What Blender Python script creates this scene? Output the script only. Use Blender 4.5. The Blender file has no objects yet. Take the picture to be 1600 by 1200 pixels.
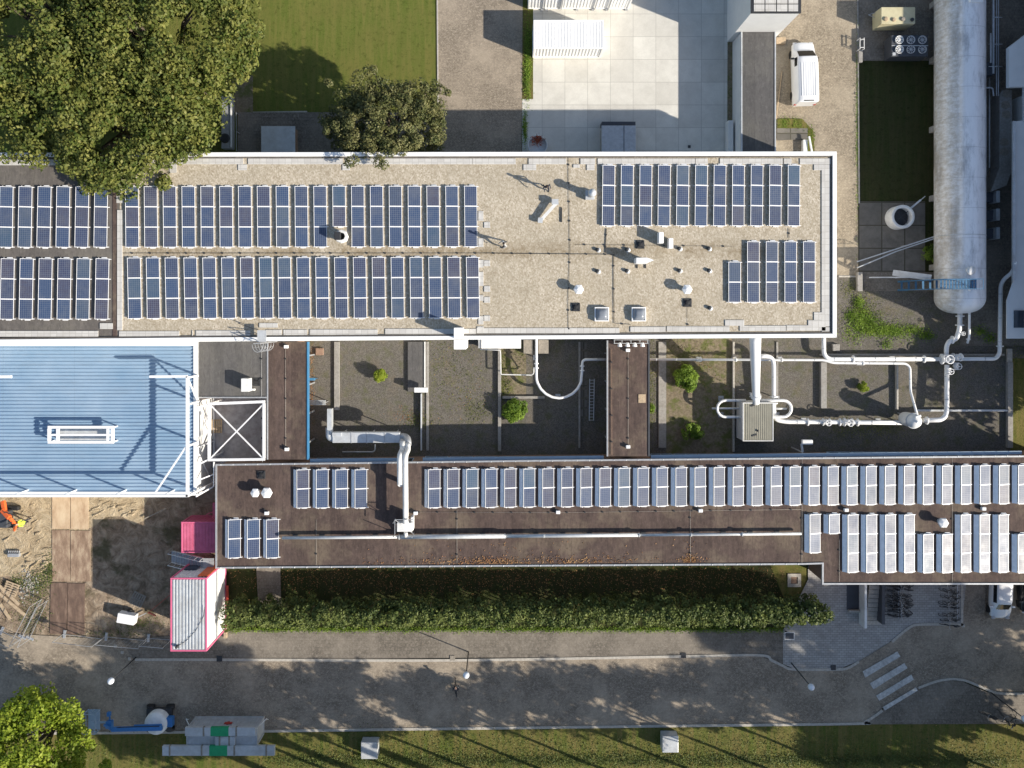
import bpy, bmesh, math, random
import numpy as np
from mathutils import Vector, Matrix
random.seed(7)
rng = np.random.default_rng(11)
S = bpy.context.scene
COL = S.collection
# ---------------------------------------------------------------- camera, world, sun
H = 76.0                       # camera height above ground (m)
F = 1360.0                     # focal length in photo pixels (photo 1600 wide)
NX, NY = 785.0, 490.0          # where the vertical below the camera falls in the photo
cam = bpy.data.objects.new('camera', bpy.data.cameras.new('camera'))
COL.objects.link(cam); S.camera = cam
cam.location = (0, 0, H); cam.rotation_euler = (0, 0, 0)
cam.data.sensor_width = 36; cam.data.lens = 36 * F / 1600
cam.data.shift_x = (800 - NX) / 1600; cam.data.shift_y = -(600 - NY) / 1600
cam.data.clip_start = 1; cam.data.clip_end = 2000
EL = math.radians(29)
LD = Vector((-.928 * math.cos(EL), .372 * math.cos(EL), -math.sin(EL)))
sun = bpy.data.objects.new('sun', bpy.data.lights.new('sun', 'SUN')); COL.objects.link(sun)
sun.data.energy = 4.6; sun.data.angle = math.radians(.6); sun.data.color = (1, .92, .80)
sun.rotation_euler = LD.to_track_quat('-Z', 'Y').to_euler()
W = bpy.data.worlds.new('World'); S.world = W; W.use_nodes = True
sky = W.node_tree.nodes.new('ShaderNodeTexSky'); sky.sky_type = 'NISHITA'; sky.sun_disc = False
sky.sun_elevation = EL; sky.sun_rotation = math.radians(111.8)
bg = W.node_tree.nodes['Background']; bg.inputs[1].default_value = .10
W.node_tree.links.new(sky.outputs[0], bg.inputs[0])
S.view_settings.view_transform = 'Standard'; S.view_settings.look = 'None'
S.view_settings.exposure = .70; S.view_settings.gamma = 1

# ---------------------------------------------------------------- helpers
def P(px, py, z=0.0):
    """World point at height z seen at photo pixel (px, py)."""
    k = (H - z) / F
    return Vector(((px - NX) * k, (NY - py) * k, z))
def R(d): return math.radians(d)
def tag(o, label=None, cat=None, group=None, kind=None):
    if label: o['label'] = label
    if cat: o['category'] = cat
    if group: o['group'] = group
    if kind: o['kind'] = kind
    return o
def empty(name, loc, label=None, cat=None, group=None, rz=0):
    o = bpy.data.objects.new(name, None); COL.objects.link(o)
    o.location = loc; o.rotation_euler = (0, 0, rz); o.empty_display_size = .3
    return tag(o, label, cat, group)
def copy_tree(o, parent=None):
    c = o.copy(); COL.objects.link(c); c.parent = parent
    for ch in [x for x in COL.objects if x.parent == o and x is not c]: copy_tree(ch, c)
    return c

class MB:
    """Collects shapes; build() links them as ONE mesh object."""
    def __init__(s): s.bm = bmesh.new(); s.mi = 0; s.uvl = None
    def face(s, vs):
        try:
            f = s.bm.faces.new([s.bm.verts.new(v) for v in vs]); f.material_index = s.mi; return f
        except ValueError: return None
    def box(s, x0, y0, z0, x1, y1, z1, rz=0, c=None):
        if x1 < x0: x0, x1 = x1, x0
        if y1 < y0: y0, y1 = y1, y0
        v = [Vector(p) for p in ((x0,y0,z0),(x1,y0,z0),(x1,y1,z0),(x0,y1,z0),(x0,y0,z1),(x1,y0,z1),(x1,y1,z1),(x0,y1,z1))]
        if rz:
            c = Vector(c) if c else Vector(((x0+x1)/2, (y0+y1)/2, 0)); m = Matrix.Rotation(rz, 3, 'Z')
            v = [m @ (p - c) + c for p in v]
        b = [s.bm.verts.new(p) for p in v]
        for f in ((3,2,1,0),(4,5,6,7),(0,1,5,4),(1,2,6,5),(2,3,7,6),(3,0,4,7)):
            s.bm.faces.new([b[i] for i in f]).material_index = s.mi
        return s
    def bar(s, a, b, w, h=None):
        """rectangular bar between two points, w across, h high"""
        a, b = Vector(a), Vector(b); h = h or w
        d = (b - a).normalized(); up = Vector((0,0,1)) if abs(d.z) < .95 else Vector((0,1,0))
        r = d.cross(up).normalized() * w/2; u = r.cross(d).normalized() * h/2
        q = [[p + r*i + u*j for i, j in ((-1,-1),(1,-1),(1,1),(-1,1))] for p in (a, b)]
        v = [[s.bm.verts.new(x) for x in k] for k in q]
        for i in range(4):
            j = (i+1) % 4; s.bm.faces.new((v[0][i], v[0][j], v[1][j], v[1][i])).material_index = s.mi
        s.bm.faces.new(v[0][::-1]).material_index = s.mi; s.bm.faces.new(v[1]).material_index = s.mi
        return s
    def tube(s, pts, r, n=8, cap=True, smooth=True):
        pts = [Vector(p) for p in pts]; rs = r if isinstance(r, (list, tuple)) else [r]*len(pts)
        rings = []; prev = None
        for i, p in enumerate(pts):
            d = ((pts[i+1] if i+1 < len(pts) else p) - (pts[i-1] if i else p))
            if d.length < 1e-6: d = Vector((0,0,1))
            d.normalize()
            if prev is None:
                u = d.cross(Vector((0,0,1))) if abs(d.z) < .9 else d.cross(Vector((0,1,0)))
            else: u = prev - d * prev.dot(d)
            u.normalize(); prev = u; v = d.cross(u)
            rings.append([s.bm.verts.new(p + (u*math.cos(6.28318*k/n) + v*math.sin(6.28318*k/n))*rs[i]) for k in range(n)])
        for a, b in zip(rings, rings[1:]):
            for k in range(n):
                f = s.bm.faces.new((a[k], a[(k+1)%n], b[(k+1)%n], b[k])); f.smooth = smooth; f.material_index = s.mi
        if cap:
            s.bm.faces.new(rings[0][::-1]).material_index = s.mi; s.bm.faces.new(rings[-1]).material_index = s.mi
        return s
    def lathe(s, c, prof, n=24, smooth=True):
        """profile [(radius, z)...] about the vertical at c"""
        c = Vector(c); rings = []
        for r, z in prof:
            if r < 1e-5: rings.append([s.bm.verts.new(c + Vector((0,0,z)))])
            else: rings.append([s.bm.verts.new(c + Vector((r*math.cos(6.28318*k/n), r*math.sin(6.28318*k/n), z))) for k in range(n)])
        for a, b in zip(rings, rings[1:]):
            for k in range(n):
                j = (k+1) % n
                if len(a) == 1 and len(b) == 1: continue
                if len(a) == 1: q = (a[0], b[k], b[j])
                elif len(b) == 1: q = (a[k], a[j], b[0])
                else: q = (a[k], a[j], b[j], b[k])
                f = s.bm.faces.new(q[::-1]); f.smooth = smooth; f.material_index = s.mi
        return s
    def prism(s, pts, z0, z1, top=True, bottom=True):
        """vertical prism over world xy outline"""
        a = [s.bm.verts.new((p[0], p[1], z0)) for p in pts]; b = [s.bm.verts.new((p[0], p[1], z1)) for p in pts]; n = len(pts)
        for i in range(n):
            j = (i+1) % n; s.bm.faces.new((a[i], a[j], b[j], b[i])).material_index = s.mi
        if top: s.bm.faces.new(b).material_index = s.mi
        if bottom: s.bm.faces.new(a[::-1]).material_index = s.mi
        return s
    def sheet(s, pts, z):
        vs = [s.bm.verts.new((p[0], p[1], z)) for p in pts]; f = s.bm.faces.new(vs); f.material_index = s.mi
        f.normal_update()
        if f.normal.z < 0: f.normal_flip()
        return s
    def build(s, name, mats, parent=None, loc=None, recalc=True, bevel=0):
        me = bpy.data.meshes.new(name)
        if recalc and s.bm.faces:
            bmesh.ops.recalc_face_normals(s.bm, faces=s.bm.faces)
        o = bpy.data.objects.new(name, me)
        off = Vector((0,0,0))
        if parent: off = parent.location.copy(); o.parent = parent
        if parent and parent.parent: off = off + parent.parent.location
        if loc is not None: loc = Vector(loc); o.location = loc - off; off = loc
        elif not parent and s.bm.verts:
            xs = [v.co.x for v in s.bm.verts]; ys = [v.co.y for v in s.bm.verts]; zs = [v.co.z for v in s.bm.verts]
            off = Vector(((min(xs)+max(xs))/2, (min(ys)+max(ys))/2, min(zs))); o.location = off
        bmesh.ops.translate(s.bm, vec=-off, verts=s.bm.verts)
        s.bm.to_mesh(me); s.bm.free()
        for m in (mats if isinstance(mats, (list, tuple)) else [mats]): me.materials.append(m)
        COL.objects.link(o)
        if bevel:
            b = o.modifiers.new('bevel', 'BEVEL'); b.width = bevel; b.segments = 2; b.limit_method = 'ANGLE'
        return o

# ---------------------------------------------------------------- materials
def lin(c):
    return tuple(((x/255)/12.92 if x/255 <= .04045 else (((x/255)+.055)/1.055)**2.4) for x in c) + (1,)
class NT:
    def __init__(s, name):
        s.m = bpy.data.materials.new(name); s.m.use_nodes = True; s.t = s.m.node_tree; s.n = s.t.nodes; s.l = s.t.links
        s.b = s.n['Principled BSDF']; s._p = None
    def pos(s):
        if s._p is None: s._p = s.n.new('ShaderNodeNewGeometry').outputs['Position']
        return s._p
    def map(s, vec, scale=(1,1,1), rot=(0,0,0), loc=(0,0,0)):
        m = s.n.new('ShaderNodeMapping'); m.inputs['Scale'].default_value = scale; m.inputs['Rotation'].default_value = rot; m.inputs['Location'].default_value = loc
        s.l.new(vec, m.inputs['Vector']); return m.outputs[0]
    def noise(s, scale, detail=4, rough=.6, vec=None, dist=0):
        n = s.n.new('ShaderNodeTexNoise'); n.inputs['Scale'].default_value = scale; n.inputs['Detail'].default_value = detail
        n.inputs['Roughness'].default_value = rough; n.inputs['Distortion'].default_value = dist
        s.l.new(vec or s.pos(), n.inputs['Vector']); return n.outputs['Fac']
    def voro(s, scale, vec=None, out='Color', feature='F1'):
        n = s.n.new('ShaderNodeTexVoronoi'); n.feature = feature; n.inputs['Scale'].default_value = scale
        s.l.new(vec or s.pos(), n.inputs['Vector']); return n.outputs[out]
    def ramp(s, fac, stops, interp='LINEAR'):
        r = s.n.new('ShaderNodeValToRGB'); r.color_ramp.interpolation = interp
        e = r.color_ramp.elements
        while len(e) < len(stops): e.new(.5)
        for k, (p, c) in enumerate(stops):
            e[k].position = p; e[k].color = c if len(c) == 4 else tuple(c) + (1,)
        s.l.new(fac, r.inputs[0]); return r.outputs[0]
    def mix(s, fac, a, b, mode='MIX'):
        m = s.n.new('ShaderNodeMix'); m.data_type = 'RGBA'; m.blend_type = mode
        for i, v in ((0, fac), (6, a), (7, b)):
            sock = m.inputs[i]
            if hasattr(v, 'is_output'): s.l.new(v, sock)
            elif isinstance(v, (int, float)): sock.default_value = v if i == 0 else (v, v, v, 1)
            else: sock.default_value = v
        return m.outputs[2]
    def math(s, op, a, b=0.0, c=None):
        m = s.n.new('ShaderNodeMath'); m.operation = op
        for k, v in enumerate((a, b) if c is None else (a, b, c)):
            if hasattr(v, 'is_output'): s.l.new(v, m.inputs[k])
            else: m.inputs[k].default_value = v
        return m.outputs[0]
    def brick(s, w, h, mortar, c1, c2, cm, vec=None, offset=.5, bias=0):
        n = s.n.new('ShaderNodeTexBrick'); n.offset = offset; n.inputs['Scale'].default_value = 1
        n.inputs['Brick Width'].default_value = w; n.inputs['Row Height'].default_value = h
        n.inputs['Mortar Size'].default_value = mortar; n.inputs['Mortar Smooth'].default_value = .1; n.inputs['Bias'].default_value = bias
        n.inputs['Color1'].default_value = c1; n.inputs['Color2'].default_value = c2; n.inputs['Mortar'].default_value = cm
        s.l.new(vec or s.pos(), n.inputs['Vector']); return n.outputs['Color'], n.outputs['Fac']
    def sep(s, vec=None):
        n = s.n.new('ShaderNodeSeparateXYZ'); s.l.new(vec or s.pos(), n.inputs[0]); return n.outputs
    def objrand(s): return s.n.new('ShaderNodeObjectInfo').outputs['Random']
    def island(s): return s.n.new('ShaderNodeNewGeometry').outputs['Random Per Island']
    def done(s, col, rough=.85, metal=0, bump=None, bstr=.3, bdist=.02, spec=None):
        if hasattr(col, 'is_output'): s.l.new(col, s.b.inputs['Base Color'])
        else: s.b.inputs['Base Color'].default_value = col
        if hasattr(rough, 'is_output'): s.l.new(rough, s.b.inputs['Roughness'])
        else: s.b.inputs['Roughness'].default_value = rough
        s.b.inputs['Metallic'].default_value = metal
        if spec is not None: s.b.inputs['Specular IOR Level'].default_value = spec
        if bump is not None:
            b = s.n.new('ShaderNodeBump'); b.inputs['Strength'].default_value = bstr; b.inputs['Distance'].default_value = bdist
            s.l.new(bump, b.inputs['Height']); s.l.new(b.outputs[0], s.b.inputs['Normal'])
        return s.m
def C(*a): return lin(a)
def sc(c, k): return (c[0]*k, c[1]*k, c[2]*k, 1)
def plain(name, col, rough=.6, metal=0, var=.12, scale=3, bump=0, dirt=None):
    t = NT(name); f = t.noise(scale, 5)
    c = t.ramp(f, [(.3, sc(col, 1-var)), (.7, sc(col, 1+var))])
    if dirt:
        c = t.mix(t.ramp(t.noise(.9, 6, .7), [(.45, (0,0,0)), (.75, (.6,.6,.6))]), c, dirt)
    return t.done(c, rough, metal, t.noise(scale*6, 3) if bump else None, bump)
MAT = {}
def mk():
    M = MAT
    # lawn with mowing streaks
    def lawn(name, a, b, dry, amt=.5):
        t = NT(name)
        streak = t.noise(1.6, 5, .65, t.map(t.pos(), (1.6, .10, 1))); st2 = t.noise(1.3, 5, .65, t.map(t.pos(), (1.3, .10, 1), (0,0,-.75)))
        fine = t.noise(7, 7, .85); big = t.noise(.30, 6, .7)
        c = t.mix(t.ramp(fine, [(.36, (0,0,0)), (.64, (1,1,1))]), a, b)
        c = t.mix(t.ramp(t.mix(.5, streak, st2), [(.44, (0,0,0)), (.58, (amt,)*3)]), c, dry)
        c = t.mix(t.ramp(big, [(.40, (0,0,0)), (.62, (amt*.8,)*3)]), c, sc(dry, .8))
        c = t.mix(t.ramp(t.noise(2.2, 7, .8, t.map(t.pos(), loc=(4,9,0))), [(.52, (0,0,0)), (.66, (.7,)*3)]), c, sc(a, .62))
        fl = t.ramp(t.voro(5, out='Distance'), [(.03, (1,1,1)), (.06, (0,0,0))]); fl = t.math('MULTIPLY', fl, t.ramp(t.noise(.8, 3), [(.5,(0,0,0)),(.6,(1,1,1))]))
        c = t.mix(t.math('MULTIPLY', fl, .35), c, (.32,.25,.1,1))
        return t.done(c, .95, 0, t.noise(22, 5, .8), .9, .06, .1)
    M['lawn'] = lawn('mown_grass', (.078,.108,.020,1), (.140,.168,.036,1), (.20,.18,.055,1), .55)
    M['rough_grass'] = lawn('rough_grass', (.060,.090,.018,1), (.130,.155,.032,1), (.20,.16,.06,1), .8)
    M['dark_grass'] = lawn('shade_darkened_grass', (.022,.034,.011,1), (.045,.058,.018,1), (.065,.058,.028,1), .6)  # grass colour lowered to carry the deep shade lying on it
    # roof gravel
    t = NT('roof_gravel')
    v = t.voro(11, t.map(t.pos(), (1, .8, .01), (0,0,.6))); g = t.sep(v)[0]
    g = t.mix(.45, g, t.noise(9, 4, .75))
    c = t.ramp(g, [(.1, (.26,.215,.155,1)), (.35, (.39,.335,.25,1)), (.65, (.49,.43,.34,1)), (.9, (.66,.60,.50,1))])
    c = t.mix(t.ramp(t.noise(.45, 7, .7), [(.38, (0,0,0)), (.66, (.45,)*3)]), c, (.31,.27,.20,1))
    c = t.mix(t.ramp(t.noise(1.1, 6, .75, t.map(t.pos(), loc=(7,2,0))), [(.56, (0,0,0)), (.70, (.5,)*3)]), c, (.24,.19,.125,1))
    band = t.sep()[1]
    # mossy streak along the roof drain line
    m1 = t.math('ABSOLUTE', t.math('SUBTRACT', band, 4.9)); m1 = t.ramp(m1, [(0, (1,1,1)), (1, (0,0,0))])
    m1 = t.mix(1, m1, t.ramp(t.noise(.35, 4), [(.38, (0,0,0)), (.52, (1,1,1))]), 'MULTIPLY')
    c = t.mix(t.mix(1, m1, t.ramp(t.noise(3, 6, .8), [(.3,(0,0,0)),(.65,(.85,)*3)]), 'MULTIPLY'), c, (.17,.12,.06,1))
    M['gravel'] = t.done(c, .95, 0, g, .35, .04, .1)
    # courtyard gravel
    t = NT('grey_gravel')
    g = t.mix(.5, t.sep(t.voro(16))[0], t.noise(12, 5, .8))
    c = t.ramp(g, [(.15, (.080,.072,.062,1)), (.5, (.128,.117,.101,1)), (.85, (.19,.175,.153,1))])
    c = t.mix(t.ramp(t.noise(.55, 6, .7), [(.52, (0,0,0)), (.72, (.4,)*3)]), c, (.20,.155,.095,1))
    c = t.mix(t.ramp(t.noise(.9, 7, .75, t.map(t.pos(), loc=(9,4,0))), [(.50, (0,0,0)), (.66, (.7,)*3)]), c, (.095,.10,.045,1))
    M['cgravel'] = t.done(c, .95, 0, g, .3, .03, .1)
    t = NT('weedy_soil')
    c = t.ramp(t.noise(5, 7, .8), [(.3, (.10,.08,.055,1)), (.5, (.20,.165,.115,1)), (.7, (.30,.25,.17,1))])
    c = t.mix(t.ramp(t.noise(.9, 6, .7), [(.48, (0,0,0)), (.6, (.8,)*3)]), c, (.10,.12,.03,1))
    M['soil'] = t.done(c, .95, 0, t.noise(18, 4), .7, .05, .1)
    # bitumen felt
    def felt(name, base, brown, lichen, w=1.0):
        t = NT(name)
        xs = t.sep()[0]
        strip = t.voro(1, t.map(t.pos(), (w, .0001, .0001)), 'Color'); g = t.sep(strip)[0]
        c = t.mix(t.ramp(t.noise(1.3, 8, .75, t.map(t.pos(), (2.0, .7, 1))), [(.32, (0,0,0)), (.68, (1,1,1))]), base, brown)
        c = t.mix(t.ramp(t.noise(.30, 7, .7), [(.48, (0,0,0)), (.64, (.85,)*3)]), c, lichen)
        c = t.mix(1, c, t.ramp(g, [(0, (.90,)*3), (1, (1.12,)*3)]), 'MULTIPLY')
        seam = t.math('FRACT', t.math('ADD', t.math('MULTIPLY', xs, w), t.math('MULTIPLY', t.noise(.35, 3), .5)))
        sm = t.mix(1, t.ramp(seam, [(.0, (.5,)*3), (.05, (0,0,0))]), t.ramp(t.noise(.6, 4), [(.35, (0,0,0)), (.55, (1,1,1))]), 'MULTIPLY')
        c = t.mix(sm, c, sc(base, .45))
        c = t.mix(t.ramp(t.noise(3.0, 8, .85), [(.52, (0,0,0)), (.68, (.45,)*3)]), c, sc(brown, 1.7))
        c = t.mix(t.ramp(t.noise(2.2, 7, .8, t.map(t.pos(), (3, .8, 1), loc=(5,2,0))), [(.50, (0,0,0)), (.70, (.6,)*3)]), c, sc(base, .5))
        return t.done(c, .9, 0, t.noise(14, 4), .25, .02, .2)
    M['felt'] = felt('brown_roof_felt', (.060,.044,.040,1), (.118,.084,.070,1), (.165,.130,.095,1))
    M['felt_grey'] = felt('grey_roof_felt', (.085,.083,.082,1), (.115,.11,.108,1), (.13,.125,.115,1), 1.12)
    M['felt_dark'] = felt('dark_roof_felt', (.105,.095,.088,1), (.15,.135,.12,1), (.17,.155,.13,1), .9)
    # concrete slabs of the yard
    t = NT('yard_slabs')
    c, f = t.brick(1.985, 1.985, .018, (.56,.54,.485,1), (.67,.65,.585,1), (.37,.355,.32,1), t.map(t.pos(), loc=(.5,-.35,0)), 0)
    c = t.mix(t.ramp(t.noise(.7, 7, .7), [(.4, (0,0,0)), (.75, (.4,)*3)]), c, (.33,.31,.27,1))
    c = t.mix(t.ramp(t.noise(14, 4, .8), [(.35, (.12,)*3), (.6, (0,0,0))]), c, (.2,.19,.17,1))
    M['slabs'] = t.done(c, .85, 0, None)
    t = NT('coping_pavers')
    c, f = t.brick(.5, .5, .02, (.48,.465,.44,1), (.57,.555,.52,1), (.40,.385,.355,1), t.map(t.pos(), loc=(.1,.07,0)), 0)
    c = t.mix(t.ramp(t.noise(1.2, 6, .7), [(.45, (0,0,0)), (.7, (.3,)*3)]), c, (.34,.31,.26,1))
    M['pavers'] = t.done(c, .85)
    # clinker brick road
    def clinker(name, a, b, mort, w=.22, h=.11, patch=None, rot=0):
        t = NT(name); vec = t.map(t.pos(), rot=(0,0,rot))
        c, f = t.brick(w, h, .012, a, b, mort, vec)
        c = t.mix(t.ramp(t.noise(5.5, 7, .85), [(.38, (0,0,0)), (.60, (.85,)*3)]), c, sc(a, .5))
        c = t.mix(t.ramp(t.noise(7.5, 6, .85, t.map(t.pos(), loc=(3,7,0))), [(.52, (0,0,0)), (.70, (.7,)*3)]), c, sc(b, 1.55))
        c = t.mix(t.ramp(t.noise(.3, 5, .65), [(.42, (0,0,0)), (.68, (.55,)*3)]), c, patch or sc(b, 1.25))
        fl = t.ramp(t.voro(3.3, out='Distance'), [(.05, (1,1,1)), (.10, (0,0,0))])
        c = t.mix(t.math('MULTIPLY', fl, .55), c, (.38,.29,.17,1))
        return t.done(c, .9, 0, t.noise(20, 4), .35, .03, .2)
    M['road'] = clinker('clinker_road', (.26,.215,.165,1), (.39,.33,.255,1), (.18,.15,.12,1))
    M['path'] = clinker('paver_path', (.28,.235,.18,1), (.40,.34,.265,1), (.19,.155,.12,1), patch=(.44,.37,.285,1))
    M['walk'] = clinker('grey_pavement', (.18,.158,.130,1), (.25,.220,.182,1), (.10,.088,.075,1), .3, .3)
    M['tanroad'] = clinker('sandy_service_road', (.30,.25,.185,1), (.42,.36,.27,1), (.22,.18,.13,1), .25, .12, (.47,.40,.30,1))
    t = NT('plaza_tiles')
    c, f = t.brick(.40, .20, .018, (.32,.31,.29,1), (.41,.395,.37,1), (.22,.21,.20,1), None, .5)
    c = t.mix(t.ramp(t.noise(.8, 6, .7), [(.45, (0,0,0)), (.75, (.5,)*3)]), c, (.17,.155,.135,1))
    M['plaza'] = t.done(c, .85)
    t = NT('mossy_tiles')
    c, f = t.brick(2.0, 2.0, .05, (.13,.12,.105,1), (.19,.175,.155,1), (.06,.055,.035,1), t.map(t.pos(), loc=(.9,.3,0)), 0)
    c = t.mix(t.ramp(t.noise(1.5, 7, .75), [(.4, (0,0,0)), (.7, (.7,)*3)]), c, (.085,.08,.065,1))
    M['mosstile'] = t.done(c, .9)
    M['zebra'] = plain('worn_white_road_paint', (.50,.50,.48,1), .8, 0, .3, 5, 0, (.24,.23,.21,1))
    M['courtfloor'] = plain('damp_concrete_floor', (.40,.38,.38,1), .85, 0, .2, 2, .2, (.12,.085,.07,1))
    # sand with tracks
    t = NT('site_sand')
    n1 = t.noise(.9, 8, .75, dist=1.2)
    c = t.ramp(n1, [(.3, (.27,.20,.125,1)), (.5, (.49,.39,.255,1)), (.7, (.62,.52,.37,1))])
    M['sand'] = t.done(c, .95, 0, n1, 1.0, .5, .1)
    t = NT('site_dirt')
    n1 = t.noise(1.1, 8, .75, dist=.8)
    c = t.ramp(n1, [(.34, (.15,.11,.075,1)), (.5, (.30,.23,.165,1)), (.66, (.46,.375,.28,1))])
    c = t.mix(t.ramp(t.noise(.30, 5), [(.54, (0,0,0)), (.64, (.75,)*3)]), c, (.055,.06,.025,1))
    M['dirt'] = t.done(c, .95, 0, n1, 1.0, .4, .1)
    t = NT('rusty_steel_plate')
    c = t.ramp(t.noise(1.6, 8, .75, t.map(t.pos(), (1.4, .5, 1))), [(.3, (.15,.095,.062,1)), (.48, (.27,.185,.125,1)), (.66, (.46,.36,.25,1))])
    M['plate'] = t.done(c, .75, .0)
    t = NT('sandy_steel_plate')
    c = t.ramp(t.noise(1.2, 8, .75, t.map(t.pos(), (1.4, .5, 1))), [(.3, (.34,.22,.13,1)), (.5, (.50,.37,.24,1)), (.68, (.58,.46,.31,1))])
    M['plate_sandy'] = t.done(c, .85, .0)
    t = NT('shade_darkened_steel_plate')  # rusty plate with tree shade painted in as a darker brown
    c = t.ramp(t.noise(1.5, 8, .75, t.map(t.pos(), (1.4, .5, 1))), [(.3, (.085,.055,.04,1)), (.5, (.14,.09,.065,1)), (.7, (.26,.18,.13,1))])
    M['plate_shaded'] = t.done(c, .75, .0)
    # metal and paint
    M['white'] = plain('white_paint', (.74,.74,.72,1), .45, 0, .04, 2, 0, (.42,.40,.36,1))
    M['white_clean'] = plain('clean_white_paint', (.80,.80,.79,1), .4, 0, .03, 2)
    M['white_wall'] = plain('white_wall_cladding', (.68,.68,.66,1), .6, 0, .05, 1)
    M['steel'] = plain('white_painted_steel', (.76,.76,.76,1), .4, 0, .03, 3)
    M['galv'] = plain('galvanised_steel', (.42,.43,.44,1), .42, .35, .15, 4)
    M['galv_light'] = plain('pale_sheet_metal', (.55,.57,.58,1), .38, .2, .10, 3, 0, (.34,.32,.29,1))
    M['concrete'] = plain('concrete', (.30,.285,.26,1), .9, 0, .2, 5, .3, (.16,.14,.11,1))
    M['kerb'] = plain('pale_kerb_stone', (.42,.39,.34,1), .9, 0, .2, 6, .2)
    M['black'] = plain('black_rubber', (.015,.015,.016,1), .6, 0, .2, 6)
    M['dark'] = plain('dark_metal', (.035,.036,.038,1), .5, .1, .2, 6)
    M['darkwall'] = plain('dark_facade', (.05,.055,.065,1), .6, 0, .15, 2)
    M['bluewall'] = plain('blue_fascia', (.06,.21,.38,1), .45, 0, .08, 2)
    M['blueframe'] = plain('pale_blue_window_frame', (.30,.40,.50,1), .5, 0, .08, 2)
    M['bluepaint'] = plain('blue_machine_paint', (.04,.17,.42,1), .4, 0, .12, 4)
    M['bluestep'] = plain('blue_steel_steps', (.05,.15,.27,1), .5, .1, .15, 4)
    M['pink'] = plain('pink_paint', (.62,.13,.24,1), .5, 0, .06, 3)
    M['pinkc'] = plain('pink_container_paint', (.60,.14,.24,1), .5, 0, .08, 2, 0, (.33,.05,.09,1))
    M['red'] = plain('red_paint', (.45,.05,.03,1), .5, 0, .15, 4)
    M['orange'] = plain('orange_machine_paint', (.75,.14,.03,1), .45, 0, .12, 4)
    M['green'] = plain('green_wrap', (.015,.30,.12,1), .5, 0, .10, 3)
    M['cream'] = plain('cream_sheet_metal', (.55,.50,.32,1), .5, 0, .06, 2, 0, (.40,.33,.18,1))
    M['timber'] = plain('weathered_timber', (.42,.32,.21,1), .85, 0, .25, 6)
    M['timber_grey'] = plain('grey_timber', (.26,.23,.19,1), .9, 0, .25, 6)
    M['teal'] = plain('hi_vis_yellow', (.62,.85,.06,1), .7, 0, .1, 5)
    M['beigebox'] = plain('beige_ribbed_sheet', (.30,.285,.225,1), .6, 0, .08, 1.5)
    M['glass'] = plain('window_glass', (.03,.045,.06,1), .08, 0, .2, 2)
    M['carglass'] = plain('car_window_glass', (.012,.014,.016,1), .06, 0, .2, 2)
    M['skyglass'] = plain('rooflight_dome', (.20,.22,.25,1), .15, 0, .1, 2)
    M['lampglobe'] = plain('opal_lamp_globe', (.66,.70,.76,1), .25, 0, .04, 2)
    M['carpaint'] = plain('white_car_paint', (.74,.75,.76,1), .22, 0, .03, 1)
    M['cardark'] = plain('black_car_paint', (.02,.022,.026,1), .2, 0, .03, 1)
    M['lens'] = plain('clear_lamp_lens', (.5,.5,.5,1), .1, 0, .05, 1)
    M['bark'] = plain('tree_bark', (.12,.095,.07,1), .95, 0, .3, 8, .6)
    M['brick'] = plain('brown_brick_wall', (.26,.17,.12,1), .9, 0, .2, 5, .3)
    M['skin'] = plain('skin', (.50,.30,.21,1), .6, 0, .05, 5)
    M['hair'] = plain('dark_hair', (.03,.02,.015,1), .8, 0, .2, 20)
    M['navy'] = plain('dark_clothing', (.025,.03,.045,1), .9, 0, .2, 10)
    M['greyblue'] = plain('blue_grey_clothing', (.10,.12,.17,1), .9, 0, .15, 10)
    M['flower'] = plain('red_brown_flowers', (.36,.09,.04,1), .9, 0, .4, 12)
    t = NT('hall_roof_sheet')
    c = t.mix(t.ramp(t.noise(.25, 5, .6), [(.35, (0,0,0)), (.7, (1,1,1))]), (.225,.345,.475,1), (.32,.435,.555,1))
    c = t.mix(t.ramp(t.noise(3, 6, .8, t.map(t.pos(), (.3, 3, 1))), [(.5, (0,0,0)), (.8, (.35,)*3)]), c, (.48,.53,.57,1))
    ov = t.math('FRACT', t.math('MULTIPLY', t.sep()[0], .17)); c = t.mix(t.ramp(ov, [(0, (.35,)*3), (.012, (0,0,0))]), c, (.16,.22,.29,1))
    c = t.mix(t.ramp(t.noise(.8, 7, .8, t.map(t.pos(), (.35, 1.5, 1), loc=(2,8,0))), [(.52, (0,0,0)), (.72, (.4,)*3)]), c, (.22,.28,.34,1))
    M['hallroof'] = t.done(c, .36, .1)
    t = NT('tank_paint')
    x, y, z = t.sep()
    c = t.mix(t.ramp(t.noise(1.2, 7, .8, t.map(t.pos(), (2.6, .5, 1))), [(.50, (0,0,0)), (.85, (.5,)*3)]), (.86,.87,.88,1), (.46,.47,.49,1))
    soot = t.mix(1, t.ramp(t.noise(.5, 7, .72, t.map(t.pos(), (1.4, .45, 1), loc=(3,1,0))), [(.50, (0,0,0)), (.66, (1,1,1))]),
                 t.ramp(y, [(.0, (.25,)*3), (1, (1,1,1))]), 'MULTIPLY')
    c = t.mix(t.math('MULTIPLY', soot, .55), c, (.10,.10,.11,1))
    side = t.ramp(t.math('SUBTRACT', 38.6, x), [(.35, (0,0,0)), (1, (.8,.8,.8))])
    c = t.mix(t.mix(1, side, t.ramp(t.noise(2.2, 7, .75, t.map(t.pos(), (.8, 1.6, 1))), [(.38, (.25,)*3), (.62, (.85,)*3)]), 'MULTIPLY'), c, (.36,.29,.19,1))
    seam = t.math('ABSOLUTE', t.math('SUBTRACT', t.math('FRACT', t.math('MULTIPLY', y, .40)), .5))
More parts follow.
